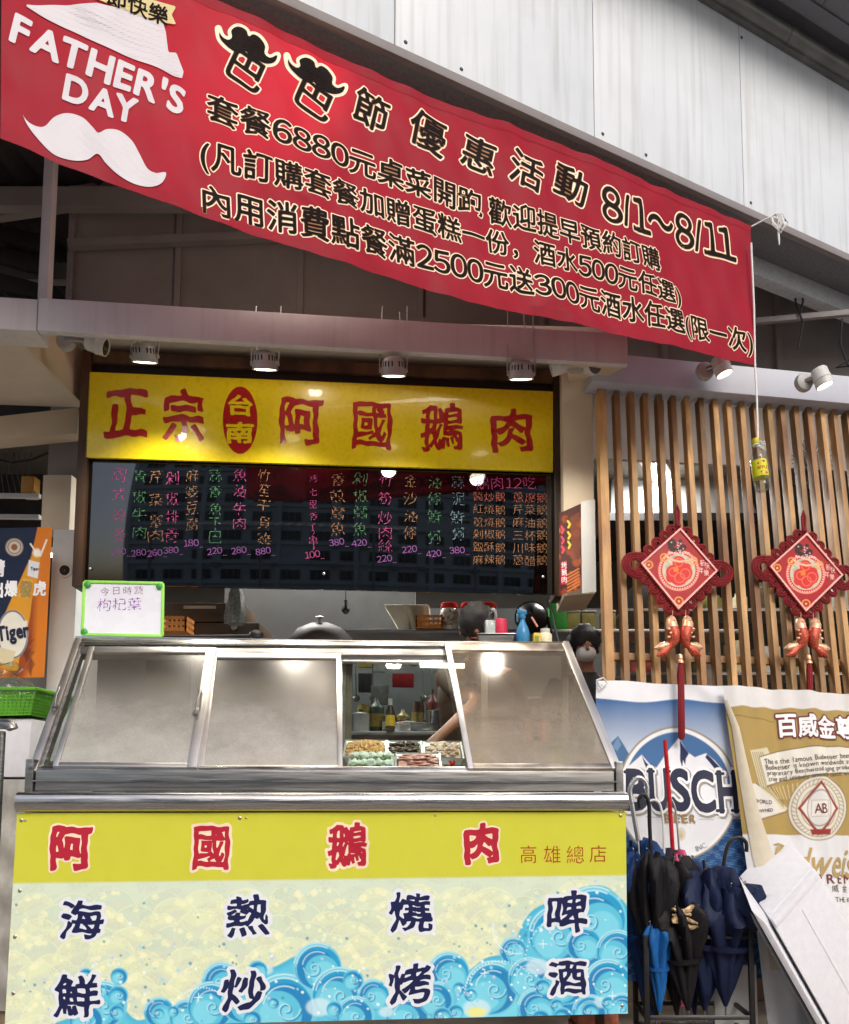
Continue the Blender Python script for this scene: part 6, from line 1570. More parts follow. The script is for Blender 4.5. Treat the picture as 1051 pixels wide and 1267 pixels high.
def umbrella(tip, topp, rmax, m, lbl, hpath, hr, hm, pl=8, loose=.25, shaft=True, seed=0, twist=.6, ffr=.82):
    tip, topp = np.array(tip), np.array(topp); ax_ = topp - tip; L_ = np.linalg.norm(ax_); rg = np.random.RandomState(seed)
    t = thing('umbrella', lbl, 'umbrella', tip, 'umbrellas in the black stand')
    MB().tube([tip - ax_ / L_ * .05, tip + ax_ / L_ * .03], [.003, .006], 8).build('ferrule', M_STEELD, t, smooth=True)
    pr = [(.008, 0), (rmax * .30, L_ * .15), (rmax * .5, L_ * .35), (rmax * .72, L_ * .58), (rmax, L_ * ffr), (rmax * .95, L_ * (ffr + .08)), (rmax * .72, L_ * .97), (rmax * .35, L_ * .98), (.012, L_ * .93)]
    # subdivide profile
    P2 = []
    for (r0, h0), (r1, h1) in zip(pr, pr[1:]):
        for q in (0, .5): P2.append((r0 + (r1 - r0) * q, h0 + (h1 - h0) * q))
    P2.append(pr[-1]); ph = rg.uniform(0, 6, 4); n_ = len(P2)
    def md(r, h, tt, i):
        k = h / L_; am = loose * min(1, k * 1.6)
        am *= .7 + .6 * abs(math.sin(3.1 * tt + ph[2] * 5)); wr = noise.noise(Vector((math.cos(tt) * 2.2 + seed, math.sin(tt) * 2.2, k * 6))) * .28 * min(1, k * 2)
        return r * (1 + wr + am * abs(math.sin(pl / 2 * tt + twist * k * 3 + .35 * math.sin(k * 8 + ph[0]))) * 1.0 - am * .5 + .12 * math.sin(2 * tt + ph[0] + k * 2) + .05 * math.sin(5 * tt + ph[1] + 9 * k)), h + ((.05 * math.sin(pl * tt / 2 + ph[2]) ** 2 + .05 * math.sin(tt + ph[1])) * L_ if i > n_ * .45 else 0)
    MB().lathe(tip, ax_, P2, 64, mod=md).build('canopy', m, t, smooth=True)
    # tie strap
    MB().lathe(tip, ax_, [(rmax * .66 * 1.02, L_ * .46), (rmax * .70 * 1.04, L_ * .50)], 40, mod=lambda r, h, tt, i: (r * (1.0 + loose * .35), h)).build('strap', m, t, smooth=True)
    mb = MB(); a = np.cross(ax_, (0, 1, 0)); a /= np.linalg.norm(a); b = np.cross(ax_ / L_, a)
    for k in range(pl):
        th = 2 * math.pi * k / pl + ph[3]; rd = math.cos(th) * a + math.sin(th) * b
        mb.tube([tip + ax_ * .9 + rd * rmax * .45, tip + ax_ * (.98 + rg.uniform(0, .06)) + rd * rmax * .7], .0028, 5); mb.ball(tip + ax_ * (.98 + .03) + rd * rmax * .7, .005, 6, 4)
    mb.build('rib_end', M_STEELD, t, smooth=True)
    pts = [tip + ax_ * .9] + [np.array(p) for p in hpath]
    MB().tube([pts[0], pts[1]], .005, 8).build('shaft', M_STEEL, t, smooth=True)
    # smooth handle
    hp = [np.array(p) for p in hpath]; sm = []
    for i in range(len(hp) - 1):
        p0_, p1_, p2_, p3_ = hp[max(i - 1, 0)], hp[i], hp[i + 1], hp[min(i + 2, len(hp) - 1)]
        for q in np.arange(6) / 6: sm.append(.5 * (2 * p1_ + (p2_ - p0_) * q + (2 * p0_ - 5 * p1_ + 4 * p2_ - p3_) * q * q + (3 * p1_ - p0_ - 3 * p2_ + p3_) * q ** 3))
    sm.append(hp[-1]); MB().tube(sm, hr, 12).build('handle', hm, t, smooth=True)
    return t
D = 3.70
A3 = lambda pts, d: [at(x, y, d) for x, y in pts]
M_UB, M_UN, M_UBL, M_UBB, M_UT = umb_mat('black', (24, 22, 26)), umb_mat('navy', (22, 32, 62)), umb_mat('blue', (24, 92, 160)), umb_mat('deepblue', (20, 54, 104)), umb_mat('teal', (30, 74, 96))
umbrella(at(805, 1262, 3.74), at(791, 1052, 3.78), 0.112, M_UBB, 'dark blue umbrella nearest the counter with a thick silver hooked handle', A3(((790, 1040), (783, 1000), (780, 975), (790, 962), (800, 970), (801, 990)), 3.8), .011, mat('silver_handle', (.7, .7, .7), .25, metal=.9), seed=1)
umbrella(at(812, 1258, 3.68), at(806, 1066, 3.70), 0.099, M_UB, 'black umbrella with a straight black handle curling left at its top', A3(((806, 1060), (804, 1020), (803, 994), (797, 983), (791, 988), (792, 1000)), 3.7), .009, M_BLACKM, seed=2, loose=.45)
umbrella(at(816, 1252, 3.66), at(812, 1140, 3.66), 0.066, M_UBL, 'bright blue folded umbrella hanging low inside the stand', A3(((812, 1130), (811, 1100)), 3.66), .006, M_STEELD, seed=3, loose=.35, twist=.1)
umbrella(at(838, 1256, 3.72), at(823, 1062, 3.76), 0.106, M_UB, 'black umbrella with a slim white hooked handle', A3(((822, 1056), (821, 1020), (817, 996), (810, 990), (803, 992)), 3.74), .006, M_WHITEP, seed=4, loose=.5)
umbrella(at(845, 1245, 3.78), at(833, 1064, 3.80), 0.073, mat('umbrella_pink', (190, 70, 110), .5, var=.2), 'umbrella with a long straight red handle and pink cloth', A3(((833, 1058), (828, 980), (823, 916)), 3.8), .010, mat('red_handle', (178, 24, 34), .3), seed=5)
umbrella(at(860, 1255, 3.80), at(841, 1062, 3.84), 0.092, M_UN, 'navy umbrella with a thin steel hooked handle behind the red handle', A3(((841, 1056), (838, 1020), (835, 998), (829, 988), (825, 1000)), 3.84), .005, M_STEEL, seed=6, loose=.4)
umbrella(at(852, 1250, 3.66), at(838, 1120, 3.66), 0.099, M_UB, 'loosely folded black umbrella at the middle front of the stand', A3(((837, 1114), (836, 1100)), 3.66), .007, M_BLACKM, seed=7, loose=.6)
umbrella(at(872, 1250, 3.74), at(872, 1082, 3.76), 0.152, M_UN, 'wide navy umbrella at the centre right of the stand', A3(((872, 1076), (871, 1064)), 3.76), .007, M_BLACKM, seed=8, loose=.5, ffr=.74)
umbrella(at(898, 1245, 3.70), at(896, 1092, 3.70), 0.139, M_UN, 'navy umbrella with a large black hooked handle at the right of the stand', A3(((895, 1088), (897, 1060), (903, 1042), (914, 1036), (923, 1042), (924, 1054)), 3.7), .009, M_BLACKM, seed=9, loose=.5, ffr=.72)
umbrella(at(800, 1255, 3.84), at(782, 1075, 3.86), 0.079, M_UT, 'teal patterned umbrella behind the others at the left of the stand', A3(((782, 1068), (781, 1040)), 3.86), .007, M_BLACKM, seed=10)
w1 = MB(); a = at(905, 1086, 3.68); 
w1.prism([a, at(922, 1092, 3.66), at(940, 1100, 3.62), at(918, 1112, 3.64)], [a + (0, .02, 0), at(922, 1092, 3.68), at(940, 1101, 3.63), at(918, 1112, 3.67)])
tag(w1.build('umbrella_flap', M_UN, bevel=.003), 'pointed navy umbrella flap sticking out over the white foam box', 'umbrella flap')
# crumpled striped cloth on the rail
mb = MB()
for k in range(5):
    pts = [at(836 + 5 * k + random.uniform(-3, 3), 1128 + 6 * math.sin(j * 1.3 + k), 3.6) + np.array((0, -.01 * (j % 2), 0)) for j in range(4)]
    pts = [at(832 + j * 8, 1124 + k * 5 + 4 * math.sin(j * 1.2 + k), 3.58 + .01 * math.sin(j * 2 + k)) for j in range(5)]
    mb.tube(pts, [.005, .010, .008, .011, .005], 8)
tag(mb.build('striped_cloth', mat('leopard_cloth', (186, 158, 120), .7, var=.9, scale=45), smooth=True), 'crumpled tan and black patterned cloth caught between the umbrellas', 'cloth')
# navy cloth with characters and small box behind the stand
nb = thing('navy_cloth_sign', 'dark navy cloth with thin grey characters behind the right of the umbrella stand', 'cloth', FW.P(*FW.hit(900, 1150), .1))
FN = FW.shift(.10)
Q(FN, ((862, 1118), (930, 1118), (930, 1186), (862, 1190)), 0, .006).build('cloth', M_UN, nb)
mb = MB(); glyph_box(mb, FN, '發', (886, 1150, 907, 1176), off=-.015, n=.0072, res=36); glyph_box(mb, FN, '布', (912, 1152, 930, 1176), off=-.015, n=.0072, res=36)
mb.build('lettering', mat('grey_ink', (120, 124, 140), .6), nb, fixn=False)
tag(MB().cbox(at(905, 1206, 3.9) * (1, 1, 0) + (0, 0, .16), (.2, .12, .32)).build('white_carton', M_WHITEP, bevel=.005), 'pale carton standing low behind the umbrella stand', 'carton')

# ================================================================== FOAM BOX
fb = thing('foam_box', 'long white polystyrene box leaning against the gold banner at the lower right', 'foam box', at(1000, 1267, 3.5) * (1, 1, 0))
O_ = at(957, 1143, 3.52)
Cv = at(1046, 1300, 3.62) - O_; Lc = np.linalg.norm(Cv); c_ = Cv / Lc
Av = at(1023, 1098, 3.72) - O_; Av -= c_ * (Av @ c_); La = np.linalg.norm(Av); a_ = Av / La
Bv = at(914, 1084, 3.86) - O_; Bv -= c_ * (Bv @ c_) * .0; Lb_ = np.linalg.norm(Bv); b_d = Bv / Lb_
Lc = .80
def fbx(a0, a1, b0, b1, c0, c1, nm, bev=.008):
    P = lambda a, b, c: O_ + a_ * a + b_d * b + c_ * c
    MB().prism([P(a0, b0, c0), P(a1, b0, c0), P(a1, b1, c0), P(a0, b1, c0)], [P(a0, b0, c1), P(a1, b0, c1), P(a1, b1, c1), P(a0, b1, c1)]).build(nm, M_FOAM, fb, bevel=bev)
fbx(0, La, 0, Lb_, 0, Lc, 'box_body', .014)
fbx(.006, La - .006, -.007, .026, -.007, .022, 'ridge', .004)
fbx(.02, La - .02, .05, .056, -.004, .0, 'moulded_line', .001)
fbx(La * .48, La * .52, -.003, 0, .06, Lc - .02, 'moulded_line', .001)
P0 = lambda a, b, c: O_ + a_ * a + b_d * b + c_ * c
# lid rim standing off the left long side
rimv = at(928, 1133, 3.50)
pts0 = [at(914, 1084, 3.66), at(930, 1126, 3.47), at(948, 1143, 3.47), at(952, 1138, 3.60)]
MB().prism(pts0, [p + c_ * Lc for p in pts0]).build('lid_rim', M_FOAM, fb, bevel=.006)
pts1 = [at(916, 1100, 3.70), at(929, 1134, 3.50), at(936, 1140, 3.53), at(930, 1112, 3.72)]
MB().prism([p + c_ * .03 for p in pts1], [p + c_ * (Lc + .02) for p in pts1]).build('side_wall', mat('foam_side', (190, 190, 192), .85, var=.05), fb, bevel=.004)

# ================================================================== POSTER ON THE PIER
FPp = wall(707, 4.33, 9000, lambda u, v: .012 * np.sin(np.asarray(v, float) * 6 + 1) + 0 * np.asarray(u, float)); _f = Fr(FPp.O, FPp.U, FPp.V); FPp.hit = _f.hit
ps = thing('food_poster', 'curled dark red food poster with yellow and pink lettering on the cream pier', 'poster', FPp.P(*FPp.hit(707, 680)))
C = Canvas(((693, 634), (720, 622), (718, 729), (691, 738)), 60, 180, (70, 26, 20)); rs = np.random.RandomState(9)
for _ in range(60): C.disc(rs.uniform(690, 722), rs.uniform(640, 738), rs.uniform(1.5, 5), [(150, 70, 30), (110, 44, 24), (60, 20, 16), (186, 96, 44)][rs.randint(4)], soft=2, op=.7)
C.poly([(706, 640), (718, 632), (718, 690), (708, 694)], (120, 62, 36), op=.7)
for x, y, c2_ in ((697, 655, (220, 60, 90)), (697, 668, (220, 60, 90)), (697, 680, (220, 60, 90)), (705, 648, (236, 200, 60)), (705, 662, (236, 200, 60)), (705, 674, (236, 200, 60))): C.line([(x - 1.5, y - 4), (x + 1, y), (x - 1, y + 4)], 2.4, c2_)
C.poly([(694, 696), (701, 694), (701, 722), (694, 724)], (214, 40, 60)); 
for k in range(6): C.line([(702, 712 + k * 4), (716, 704 + k * 4)], 1.8, (206, 120, 60))
C.sheet(FPp, 'print', M_PRINT, ps)
mb = MB(); 
for ch, y in (('烤', 700), ('鵝', 709), ('肉', 718)): glyph_box(mb, FPp, ch, (694.5, y - 4, 701, y + 4), n=.003, res=22)
mb.build('lettering', M_BW, ps, fixn=False)
MB().grid(np.array([[FPp.P(*FPp.hit(x, y), n_) for x, n_ in ((719.5, .003), (724, .012), (729, .03), (735, .035))] for y in (620, 650, 690, 735)])).build('white_edge', M_WHITEP, ps, smooth=True)

# ================================================================== LEFT SIDE
FT2 = wall(30, 4.32, 12500)
tg = thing('left_beer_banner', 'navy and orange beer banner with a large golden bottle hanging at the left edge', 'banner', FT2.P(*FT2.hit(20, 740)))
C = Canvas(((-62, 655), (65, 652), (55, 838), (-72, 840)), 200, 300, (20, 34, 62)); X, Y = C.X, C.Y
C.poly([(47, 652), (66, 650), (56, 840), (-20, 840), (20, 760), (36, 700)], (206, 116, 30)); C.poly([(30, 720), (44, 740), (42, 800), (30, 840), (10, 840), (20, 780)], (150, 66, 24), soft=8)
for k in range(14): C.poly([(16 + k * 2, 790 + k * 2), (32 + (k % 4) * 4, 778 + k * 4), (26 + k, 800 + k * 3)], (96, 40, 20), op=.5)
C.poly([(40, 688), (50, 690), (47, 712), (40, 742), (36, 770), (24, 816), (20, 830), (-8, 822), (-12, 812), (4, 766), (14, 742), (26, 716)], (216, 150, 40), smooth=4)
C.poly([(30, 716), (40, 718), (34, 740), (24, 738)], (240, 196, 90), soft=4, op=.7); C.poly([(36, 693), (49, 696), (47, 716), (34, 712)], (224, 226, 230))
C.disc(16, 785, 19, (226, 222, 206), ry=30); C.ring(16, 785, 18, 1.2, (40, 60, 110), ry=29); C.poly([(0, 772), (34, 768), (32, 790), (-2, 796)], (228, 224, 210))
C.poly([(-2, 800), (20, 806), (14, 824), (-8, 818)], (210, 196, 160))
C.disc(18, 677, 11, (196, 190, 176)); C.ring(18, 677, 8, 1.2, (90, 90, 100)); C.ring(18, 677, 10.5, 1, (150, 110, 60)); C.disc(18, 677, 4, (150, 90, 50))
C.line([(38, 673), (44, 682), (50, 688), (58, 668)], 2, (236, 232, 216)); C.disc(46, 684, 5, (240, 238, 226), soft=3)
C.sheet(FT2, 'cloth', M_CLOTH, tg)
l1, l2, l3 = MB(), MB(), MB()
for ch, bx in (('爆', (7, 719, 22, 738)), ('虎', (42, 719, 57, 737)), ('出', (-11, 720, 4, 739)), ('請', (-10, 693, 6, 713))): glyph_box(l1, FT2, ch, bx, off=.035, n=.003, res=36)
glyph_box(l2, FT2, '發', (25, 719, 40, 738), off=.035, n=.003, res=36)
text_line(l3, FT2, 'Tiger', (-4, 784), (36, 778), off=.04, n=.003, res=30, sy=1.5); text_line(l3, FT2, 'Tiger', (38, 703), (49, 704), off=.03, n=.003, res=20)
l1.build('white_lettering', M_BW, tg, fixn=False); l2.build('gold_lettering', mat('gold_ink', (0, 0, 0)), tg, fixn=False); l3.build('navy_lettering', M_BN, tg, fixn=False)
# columns
M_GREYW = mat('white_column', (196, 198, 196), .5, var=.05, dirt=.25, dirtc=(.3, .26, .2))
lc = thing('left_column', 'white column with a round socket between the left banner and the counter', 'column', at(82, 985, 4.5) * (1, 1, 0))
a, b_ = at(66, 655, 4.5), at(98, 655, 4.5)
MB().prism([(a[0], 4.5, .02), (b_[0], 4.5, .02), (b_[0], 4.8, .02), (a[0], 4.8, .02)], [(a[0], 4.5, a[2]), (b_[0], 4.5, a[2]), (b_[0], 4.8, a[2]), (a[0], 4.8, a[2])]).build('shaft', M_GREYW, lc, bevel=.006)
MB().lathe(at(81, 706, 4.5) + (0, -.002, 0), (0, -1, 0), [(.03, 0), (.028, .01), (.014, .012), (0, .004)], 18).build('socket', M_BLACK, lc, smooth=True)
MB().lathe(at(81, 706, 4.5) + (0, -.001, 0), (0, -1, 0), [(.042, 0), (.04, .006), (.03, .006)], 20).build('socket_plate', M_WHITEP, lc, smooth=True)
c2 = thing('upper_column', 'brownish beige column stub above the white column under the rear beam', 'column', at(72, 655, 4.6))
a, b_ = at(57, 590, 4.55), at(92, 590, 4.55); zz = at(70, 655, 4.5)[2] + .004
MB().prism([(a[0], 4.52, zz), (b_[0], 4.52, zz), (b_[0], 4.85, zz), (a[0], 4.85, zz)], [(a[0], 4.52, a[2]), (b_[0], 4.52, a[2]), (b_[0], 4.85, a[2]), (a[0], 4.85, a[2])]).build('lower_block', M_CREAM, c2, bevel=.005)
MB().prism([(a[0] - .05, 4.66, a[2] + .004), (b_[0] + .05, 4.66, a[2] + .004), (b_[0] + .05, 4.95, a[2] + .004), (a[0] - .05, 4.95, a[2] + .004)], [(a[0] - .05, 4.66, zb + .3), (b_[0] + .05, 4.66, zb + .3), (b_[0] + .05, 4.95, zb + .3), (a[0] - .05, 4.95, zb + .3)]).build('upper_block', M_DARKWALL, c2)
rk = thing('pipe_rack', 'rack of pale horizontal pipes in the dark kitchen at the far left', 'rack', at(10, 620, 5.2))
for y in (614, 640): MB().beam(at(-120, y - 2, 5.3), at(50, y, 5.2), .03, .03).build('rail', M_GREYW, rk, bevel=.004)
MB().cbox(at(38, 604, 5.25), (.09, .08, .14)).build('yellow_tin', mat('tin_yellow', (180, 130, 50), .5), rk, bevel=.01)
for k in range(6): MB().tube([at(4 + k * 7, 560, 5.25), at(2 + k * 6.5, 588, 5.22), at(5 + k * 8, 612, 5.22)], .003, 5).build('wire_hook', M_STEELD, rk)
tag(MB().tube([at(x, y, 4.9) for x, y in ((-10, 566), (15, 573), (40, 569), (70, 556), (92, 556))], .007, 6).build('cable', M_BLACK, smooth=True), 'black cable sagging under the beige beam at the left', 'cable')
# green basket, foam box, wrapped stack, rail
c = at(8, 886, 3.85)
gbk = thing('green_basket', 'green plastic lattice basket on the white foam box at the left edge', 'basket', c)
MBk = mat('basket_green', (92, 160, 40), .5)
q0 = [at(-50, 886, 3.8), at(38, 884, 3.8), at(38, 884, 3.8) + (0, .3, 0), at(-50, 886, 3.8) + (0, .3, 0)]; q1 = [at(-56, 852, 3.76), at(45, 852, 3.76), at(45, 852, 3.76) + (0, .36, 0), at(-56, 852, 3.76) + (0, .36, 0)]
for i in range(4):
    j = (i + 1) % 4
    lp = lambda a, b, k: a + (b - a) * k
    mb = MB()
    for k in np.linspace(0, 1, 9): mb.beam(lp(q0[i], q1[i], k), lp(q0[j], q1[j], k), .005, .006)
    for k in np.linspace(0, 1, 19): mb.beam(lp(q0[i], q0[j], k), lp(q1[i], q1[j], k), .005, .006, up=(0, 1, 0) if i % 2 == 0 else (1, 0, 0))
    mb.build('lattice_side', MBk, gbk)
    MB().beam(q1[i], q1[j], .016, .016).build('rim', MBk, gbk, bevel=.003)
MB().prism(q0, [p + (0, 0, .006) for p in q0]).build('bottom', MBk, gbk)
crumple(at(8, 852, 3.9) - (0, 0, .06), .13, .17, M_PLASTIC, 'clear_bag', 'clear plastic bag lying in the green basket', 'bag', 15)
c = at(-6, 925, 3.9); zt_ = at(0, 888, 3.85)[2]; zb_ = at(0, 962, 3.85)[2]
tag(MB().prism([(-2.9, 3.82, zb_), (at(36, 925, 3.82)[0], 3.82, zb_), (at(36, 925, 3.82)[0], 4.25, zb_), (-2.9, 4.25, zb_)], [(-2.9, 3.82, zt_ - .006), (at(39, 900, 3.82)[0], 3.82, zt_ - .006), (at(39, 900, 3.82)[0], 4.25, zt_ - .006), (-2.9, 4.25, zt_ - .006)]).build('foam_crate', M_FOAM, bevel=.01), 'white foam crate under the green basket at the left edge', 'foam crate')
ws = thing('wrapped_stack', 'stack wrapped in creased clear film below the white foam crate at the left', 'stack', (-2.4, 4.0, 0))
xw = at(30, 1000, 3.8)[0]
g_ = np.array([[(xw - 1.0 + 1.0 * a, 3.80 + .012 * math.sin(17 * a + 5 * b) + .01 * math.sin(31 * b + 8 * a), .12 + (zb_ - .13) * b) for a in np.linspace(0, 1, 60)] for b in np.linspace(0, 1, 60)])
MB().grid(g_).build('film', mat('film', (176, 172, 162), .25, var=.25, scale=14, bump=.5, bscale=12, stretch=(1, 1, .5)), ws, smooth=True)
MB().cbox((xw - .5, 4.02, (zb_ - .02) / 2), (.98, .38, zb_ - .05)).build('stack_body', mat('stack_card', (140, 120, 96), .7, var=.3), ws)
rl = thing('steel_rail', 'steel pipe rail end at the left edge below the green basket', 'rail', at(0, 900, 3.4))
MB().tube([at(-60, 896, 3.5), at(8, 896, 3.4), at(15, 899, 3.39), at(16, 902, 3.39)], .022, 14).build('pipe', M_STEELD, rl, smooth=True)
MB().tube([at(3, 905, 3.42), at(3, 905, 3.42) * (1, 1, 0) + (0, 0, .02)], .014, 12).build('post', M_STEELD, rl, smooth=True)
tag(MB().cbox(at(45, 935, 4.2), (.07, .1, .12)).build('rust_box', mat('rust', (110, 56, 34), .8, var=.3), bevel=.004), 'small rusty brown box beside the counter end plate at left', 'box')

# ================================================================== PEOPLE
def person(base, pts, edges, rad, label, skin_m):
    me = bpy.data.meshes.new('body'); me.from_pydata([tuple(p) for p in pts], edges, [])
    o = bpy.data.objects.new('body', me); COL.objects.link(o)
    md = o.modifiers.new('s', 'SKIN'); md.use_smooth_shade = True
    for v, r in zip(me.skin_vertices[0].data, rad): v.radius = r if hasattr(r, '__len__') else (r, r); v.use_root = False
    me.skin_vertices[0].data[0].use_root = True
    sb = o.modifiers.new('ss', 'SUBSURF'); sb.levels = 2; sb.render_levels = 2
    bpy.context.view_layer.update()
    m2 = bpy.data.meshes.new_from_object(o.evaluated_get(bpy.context.evaluated_depsgraph_get()))
    bpy.data.objects.remove(o)
    m2.materials.clear(); m2.materials.append(skin_m); 
    t = thing('person', label, 'person', base)
    for v in m2.vertices: v.co -= Vector(base)
    o = bpy.data.objects.new('body', m2); COL.objects.link(o); o.parent = t; WL[o.name] = WL[t.name]
    m2.shade_smooth(); return t, o
M_SKIN = mat('skin', (140, 96, 76), .5, var=.08); M_HAIR = mat('hair', (22, 18, 17), .6, var=.2, bump=.5, bscale=90, stretch=(3, 3, 1)); M_SHIRT = mat('dark_shirt', (30, 30, 34), .8, var=.15); M_BROWNS = mat('brown_shirt', (84, 62, 46), .8, var=.15); M_APRON = mat('apron', (60, 50, 44), .8)
def figure(hx, hd, zhead, lean, hand, hand2, label, zf=.31, down=0, elb=None):
    """standing figure; head centre over (hx, hd), leaning towards the camera by lean metres, right hand at hand"""
    H0 = zhead                       # chin/neck height
    hip = np.array((hx, hd + lean, zf + (zhead - zf) * .50)); sh_z = zhead - .215
    ch = np.array((hx, hd + lean * .35, sh_z - .08)); nk = np.array((hx, hd + lean * .12, sh_z + .05)); he = np.array((hx, hd - .0, zhead)); ht = he + (0, .01, .08)
    P = [hip, (hip + ch) / 2, ch, nk, he - (0, .0, .07), he, ht]
    Rr = [(.17, .12), (.15, .11), (.19, .12), (.046, .048), (.055, .065), (.074, .09), (.055, .065)]
    E = [(0, 1), (1, 2), (2, 3), (3, 4), (4, 5), (5, 6)]
    for sg, hd_ in ((-1, hand), (1, hand2)):
        s = ch + (sg * .19, 0, .06); hh = np.array(hd_); el = (s + hh) / 2 + (sg * .04, .03, -.09)
        if elb is not None and sg < 0: el = np.array(elb)
        k = len(P); P += [s, el, hh - (hh - el) / np.linalg.norm(hh - el) * .08, hh]; Rr += [(.055, .055), (.040, .040), (.027, .027), (.035, .02)]
        E += [(2, k), (k, k + 1), (k + 1, k + 2), (k + 2, k + 3)]
        # fingers
        d = (hh - el) / np.linalg.norm(hh - el); sd_ = np.cross(d, (0, 0, 1)); sd_ /= np.linalg.norm(sd_)
        for q, ln_ in ((-1.5, .055), (-.5, .07), (.5, .075), (1.5, .065)):
            b = hh + sd_ * q * .017 + d * .03; P += [b, b + d * ln_ * .5 - (0, 0, .008), b + d * ln_ - (0, 0, .03)]; j = len(P) - 3; Rr += [.009, .009, .008]; E += [(k + 3, j), (j, j + 1), (j + 1, j + 2)]
        b = hh + sd_ * .035 * -sg; P += [b, b + d * .035 + sd_ * -sg * .01 - (0, 0, .015)]; j = len(P) - 2; Rr += [.011, .009]; E += [(k + 3, j), (j, j + 1)]
    for sg in (-1, 1):
        a = hip + (sg * .09, 0, -.05); kn = np.array((hip[0] + sg * .10, hip[1] - .02, zf + .48)); an = np.array((hip[0] + sg * .11, hip[1] + .02, zf + .09)); ft = an + (0, -.15, -.045)
        k = len(P); P += [a, kn, an, ft]; Rr += [(.09, .09), (.06, .06), (.042, .042), (.045, .03)]; E += [(0, k), (k, k + 1), (k + 1, k + 2), (k + 2, k + 3)]
    t, body = person((hx, hd + lean, zf), P, E, Rr, label, M_SKIN)
    # clothing shells
    LS = np.linalg.norm(nk + (0, 0, .02) - hip) / .58
    MB().lathe(hip - (0, 0, .03), nk + (0, 0, .02) - hip, [(.165, 0), (.17, .1 * LS), (.19, .25 * LS), (.22, .42 * LS), (.21, .48 * LS), (.10, .56 * LS), (.07, .60 * LS)], 28, mod=lambda r, h, tt, i: (r * (1 - .28 * abs(math.sin(tt + math.pi / 2)) * 0) * (1 + .03 * math.sin(5 * tt + h * 20)), h)).build('shirt', M_BROWNS if down else M_SHIRT, t, smooth=True)
    for sg, hd_ in ((-1, hand), (1, hand2)):
        s = ch + (sg * .17, 0, .06); hh = np.array(hd_); el = (s + hh) / 2 + (sg * .04, .03, -.09)
        if elb is not None and sg < 0: el = np.array(elb)
        MB().tube([s - (sg * .03, 0, 0), s + (el - s) * .3, s + (el - s) * .75], [.085, .075, .066], 16, cap=False).build('sleeve', M_BROWNS if down else M_SHIRT, t, smooth=True)
    for sg in (-1, 1):
        MB().tube([hip + (sg * .085, 0, .0), np.array((hip[0] + sg * .10, hip[1] - .02, zf + .48)), np.array((hip[0] + sg * .11, hip[1] + .02, zf + .05))], [.115, .085, .07], 18).build('trouser_leg', M_BLACK, t, smooth=True)
    hb = MB().ball((0, 0, 0), 1, 28, 18); hv = hb.v[0]
    for q in range(len(hv)): hv[q] = hv[q] * np.array((.098, .112, .105)) * (1 + .16 * noise.noise(Vector(hv[q] * 3.1)) + .06 * noise.noise(Vector(hv[q] * 9))) + he + (0, .034 - .06 * down, .042 - .0 * down)
    hb.build('hair', M_HAIR, t, smooth=True)
    f = he + (0, -.105, 0)
    for sg in (-1, 1):
        MB().ball(he + (sg * .03, -.086, -.008), .010, 10, 6, (1.2, .5, .4)).build('eye', M_BLACK, t, smooth=True)
        MB().ball(he + (sg * .083, .0, -.01), .022, 10, 6, (.4, .8, 1.2)).build('ear', M_SKIN, t, smooth=True)
    MB().tube([he + (0, -.09, .0), he + (0, -.112, -.03), he + (0, -.09, -.038)], [.008, .013, .008], 10).build('nose', M_SKIN, t, smooth=True)
    return t, he
c = at(590, 776, 4.30); hnd = FC.P(H(532, 928, -.62)[0], H(532, 922, -.62)[1], -.62)
tp1, he1 = figure(c[0], c[1], c[2] - .02, .30, hnd, (c[0] + .28, 4.35, 1.35), 'dark haired person behind the counter with a bare arm reaching down to the left', down=1, elb=at(592, 868, 4.0))
MB().tube([he1 + (-.03, -.085, -.055), he1 + (0, -.096, -.058), he1 + (.03, -.085, -.055)], [.003, .007, .003], 8).build('mouth', mat('lips', (150, 80, 70), .5), tp1, smooth=True)
c = at(724, 797, 4.85)
tp2, he2 = figure(c[0], c[1], c[2] - .02, .12, (c[0] - .25, 4.65, 1.35), (c[0] + .3, 4.65, 1.35), 'person in dark clothes wearing a white face mask between the pier and the slats')
MB().ball(he2 + (0, -.05, -.05), .062, 16, 10, (1., .95, .8)).build('face_mask', M_WHITEP, tp2, smooth=True)
tag(MB().tube([at(678, 742, 4.4), at(684, 762, 4.4), at(688, 780, 4.38), at(693, 800, 4.36)], .007, 8).build('strap_cord', M_BLACKM, smooth=True), 'black strap hanging below the right end of the menu board', 'strap')

# ================================================================== ACROSS THE STREET (seen reflected in the black glass)
M_CONC = mat('facade_concrete', (214, 216, 216), .7, var=.08, scale=.6, dirt=.35); M_WIN = mat('far_window', (40, 46, 54), .1, var=.4, scale=.5); M_WFR = mat('far_frame', (150, 150, 150), .5)
ob = thing('apartment_building', 'grey apartment building with rows of dark windows, reflected in the black menu board', 'building', (8, -38, 0))
MB().cbox((6, -40, 13), (56, 4, 26)).build('wall', M_CONC, ob)
win0 = MB().cbox((0, -37.97, 0), (2.0, .1, 1.5)).build('window', M_WIN, ob); COL.objects.unlink(win0)
fr0 = MB()
for x in (-1.0, -.34, .34, 1.0): fr0.cbox((x, -37.9, 0), (.07, .1, 1.56))
for z in (-.76, .76): fr0.cbox((0, -37.9, z), (2.07, .1, .07))
fo0 = fr0.build('window_frame', M_WFR, ob); COL.objects.unlink(fo0)
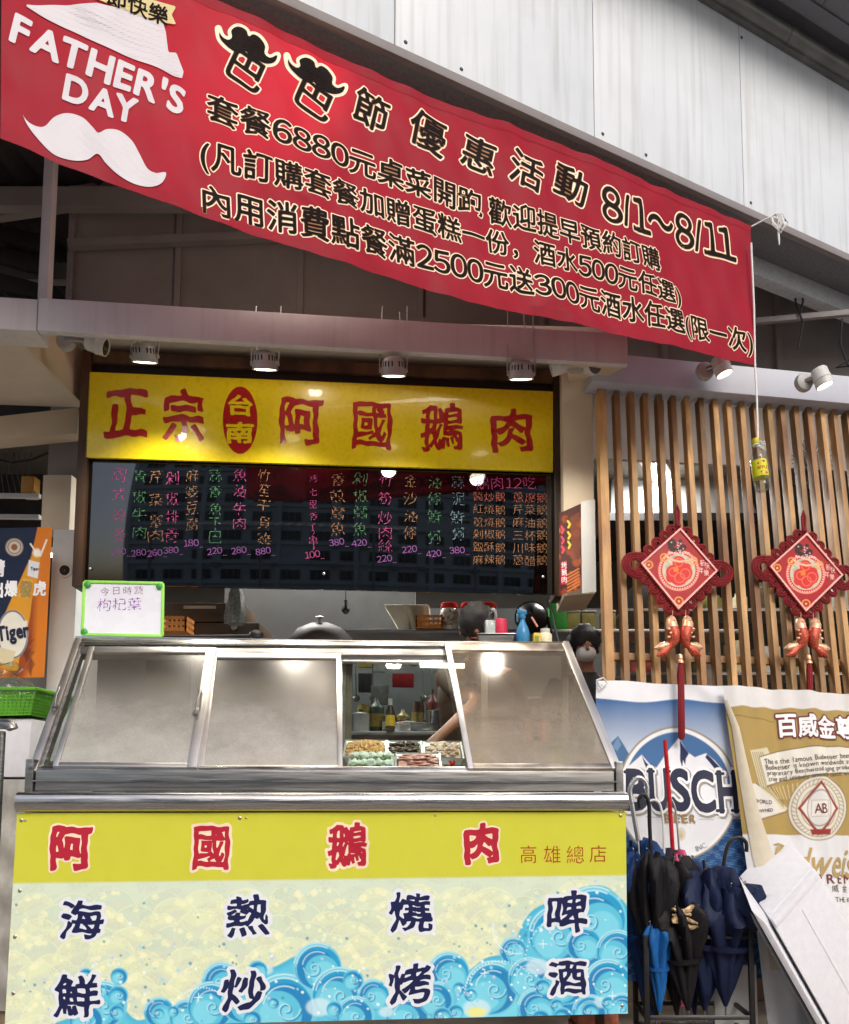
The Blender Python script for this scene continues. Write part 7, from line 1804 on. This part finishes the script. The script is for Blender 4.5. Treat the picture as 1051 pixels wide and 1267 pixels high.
for s_i in range(1, 8):
    for k in range(18):
        x = -20 + k * 3.05; z = .9 + s_i * 3.15
        if random.random() < .04: continue
        o = win0.copy(); COL.objects.link(o); o.location = (x, 0, z); o.parent = ob; 
        q = fo0.copy(); COL.objects.link(q); q.parent = o; q.location = (0, 0, 0)
    MB().cbox((6, -37.8, s_i * 3.15 - .35), (56, .4, .5)).build('ledge', M_CONC, ob)
for k in range(8):
    MB().cbox((-22 + k * 8, -37.7, 12.6), (.5, .5, 25)).build('pilaster', M_CONC, ob)
rr = random.Random(4)
for k in range(22):
    MB().cbox((-20 + rr.randrange(18) * 3.05 + 1.5, -37.5, 2.4 + rr.randrange(1, 7) * 3.15), (.8, .6, .6)).build('air_conditioner', M_WFR, ob)
aw = thing('street_awning', 'pale ribbed street awning, reflected at the left foot of the black menu board', 'awning', (-3, -20, 5.6))
for k in range(60): MB().prism([(-12 + k * .35, -20, 8.0), (-11.68 + k * .35, -20, 8.0), (-11.68 + k * .35, -23, 9.0), (-12 + k * .35, -23, 9.0)], [(-12 + k * .35, -20, 8.05), (-11.68 + k * .35, -20, 8.05), (-11.68 + k * .35, -23, 9.05), (-12 + k * .35, -23, 9.05)]).build('rib_sheet', M_WFR if k % 2 else M_WHITEP, aw)
for x in (-12, -5, 2, 8.8): MB().cbox((x, -20.1, 4.0), (.15, .15, 8.0)).build('post', M_WFR, aw)
wsn = thing('white_street_sign', 'white street sign board, reflected at the right foot of the black menu board', 'sign', (5, -20, 6))
MB().cbox((9.2, -19.6, 8.4), (9, .2, 1.1)).build('sheet', M_WHITEP, wsn)

for o in scn.objects:
    if o.type == 'MESH' and o.name.split('.')[0] in ('handwriting', 'small_handwriting', 'large_handwriting', 'maroon_lettering', 'small_lettering', 'halo_lettering', 'gold_lettering', 'dark_lettering', 'white_print', 'grey_lettering', 'face_lettering', 'ribbon_lettering', 'navy_lettering', 'white_lettering', 'letter_outline', 'script_lettering', 'lettering', 'label_print', 'oval_lettering', 'scale_highlight', 'contents', 'rib_end', 'cage_wires') and o.parent: o['kind'] = 'stuff'
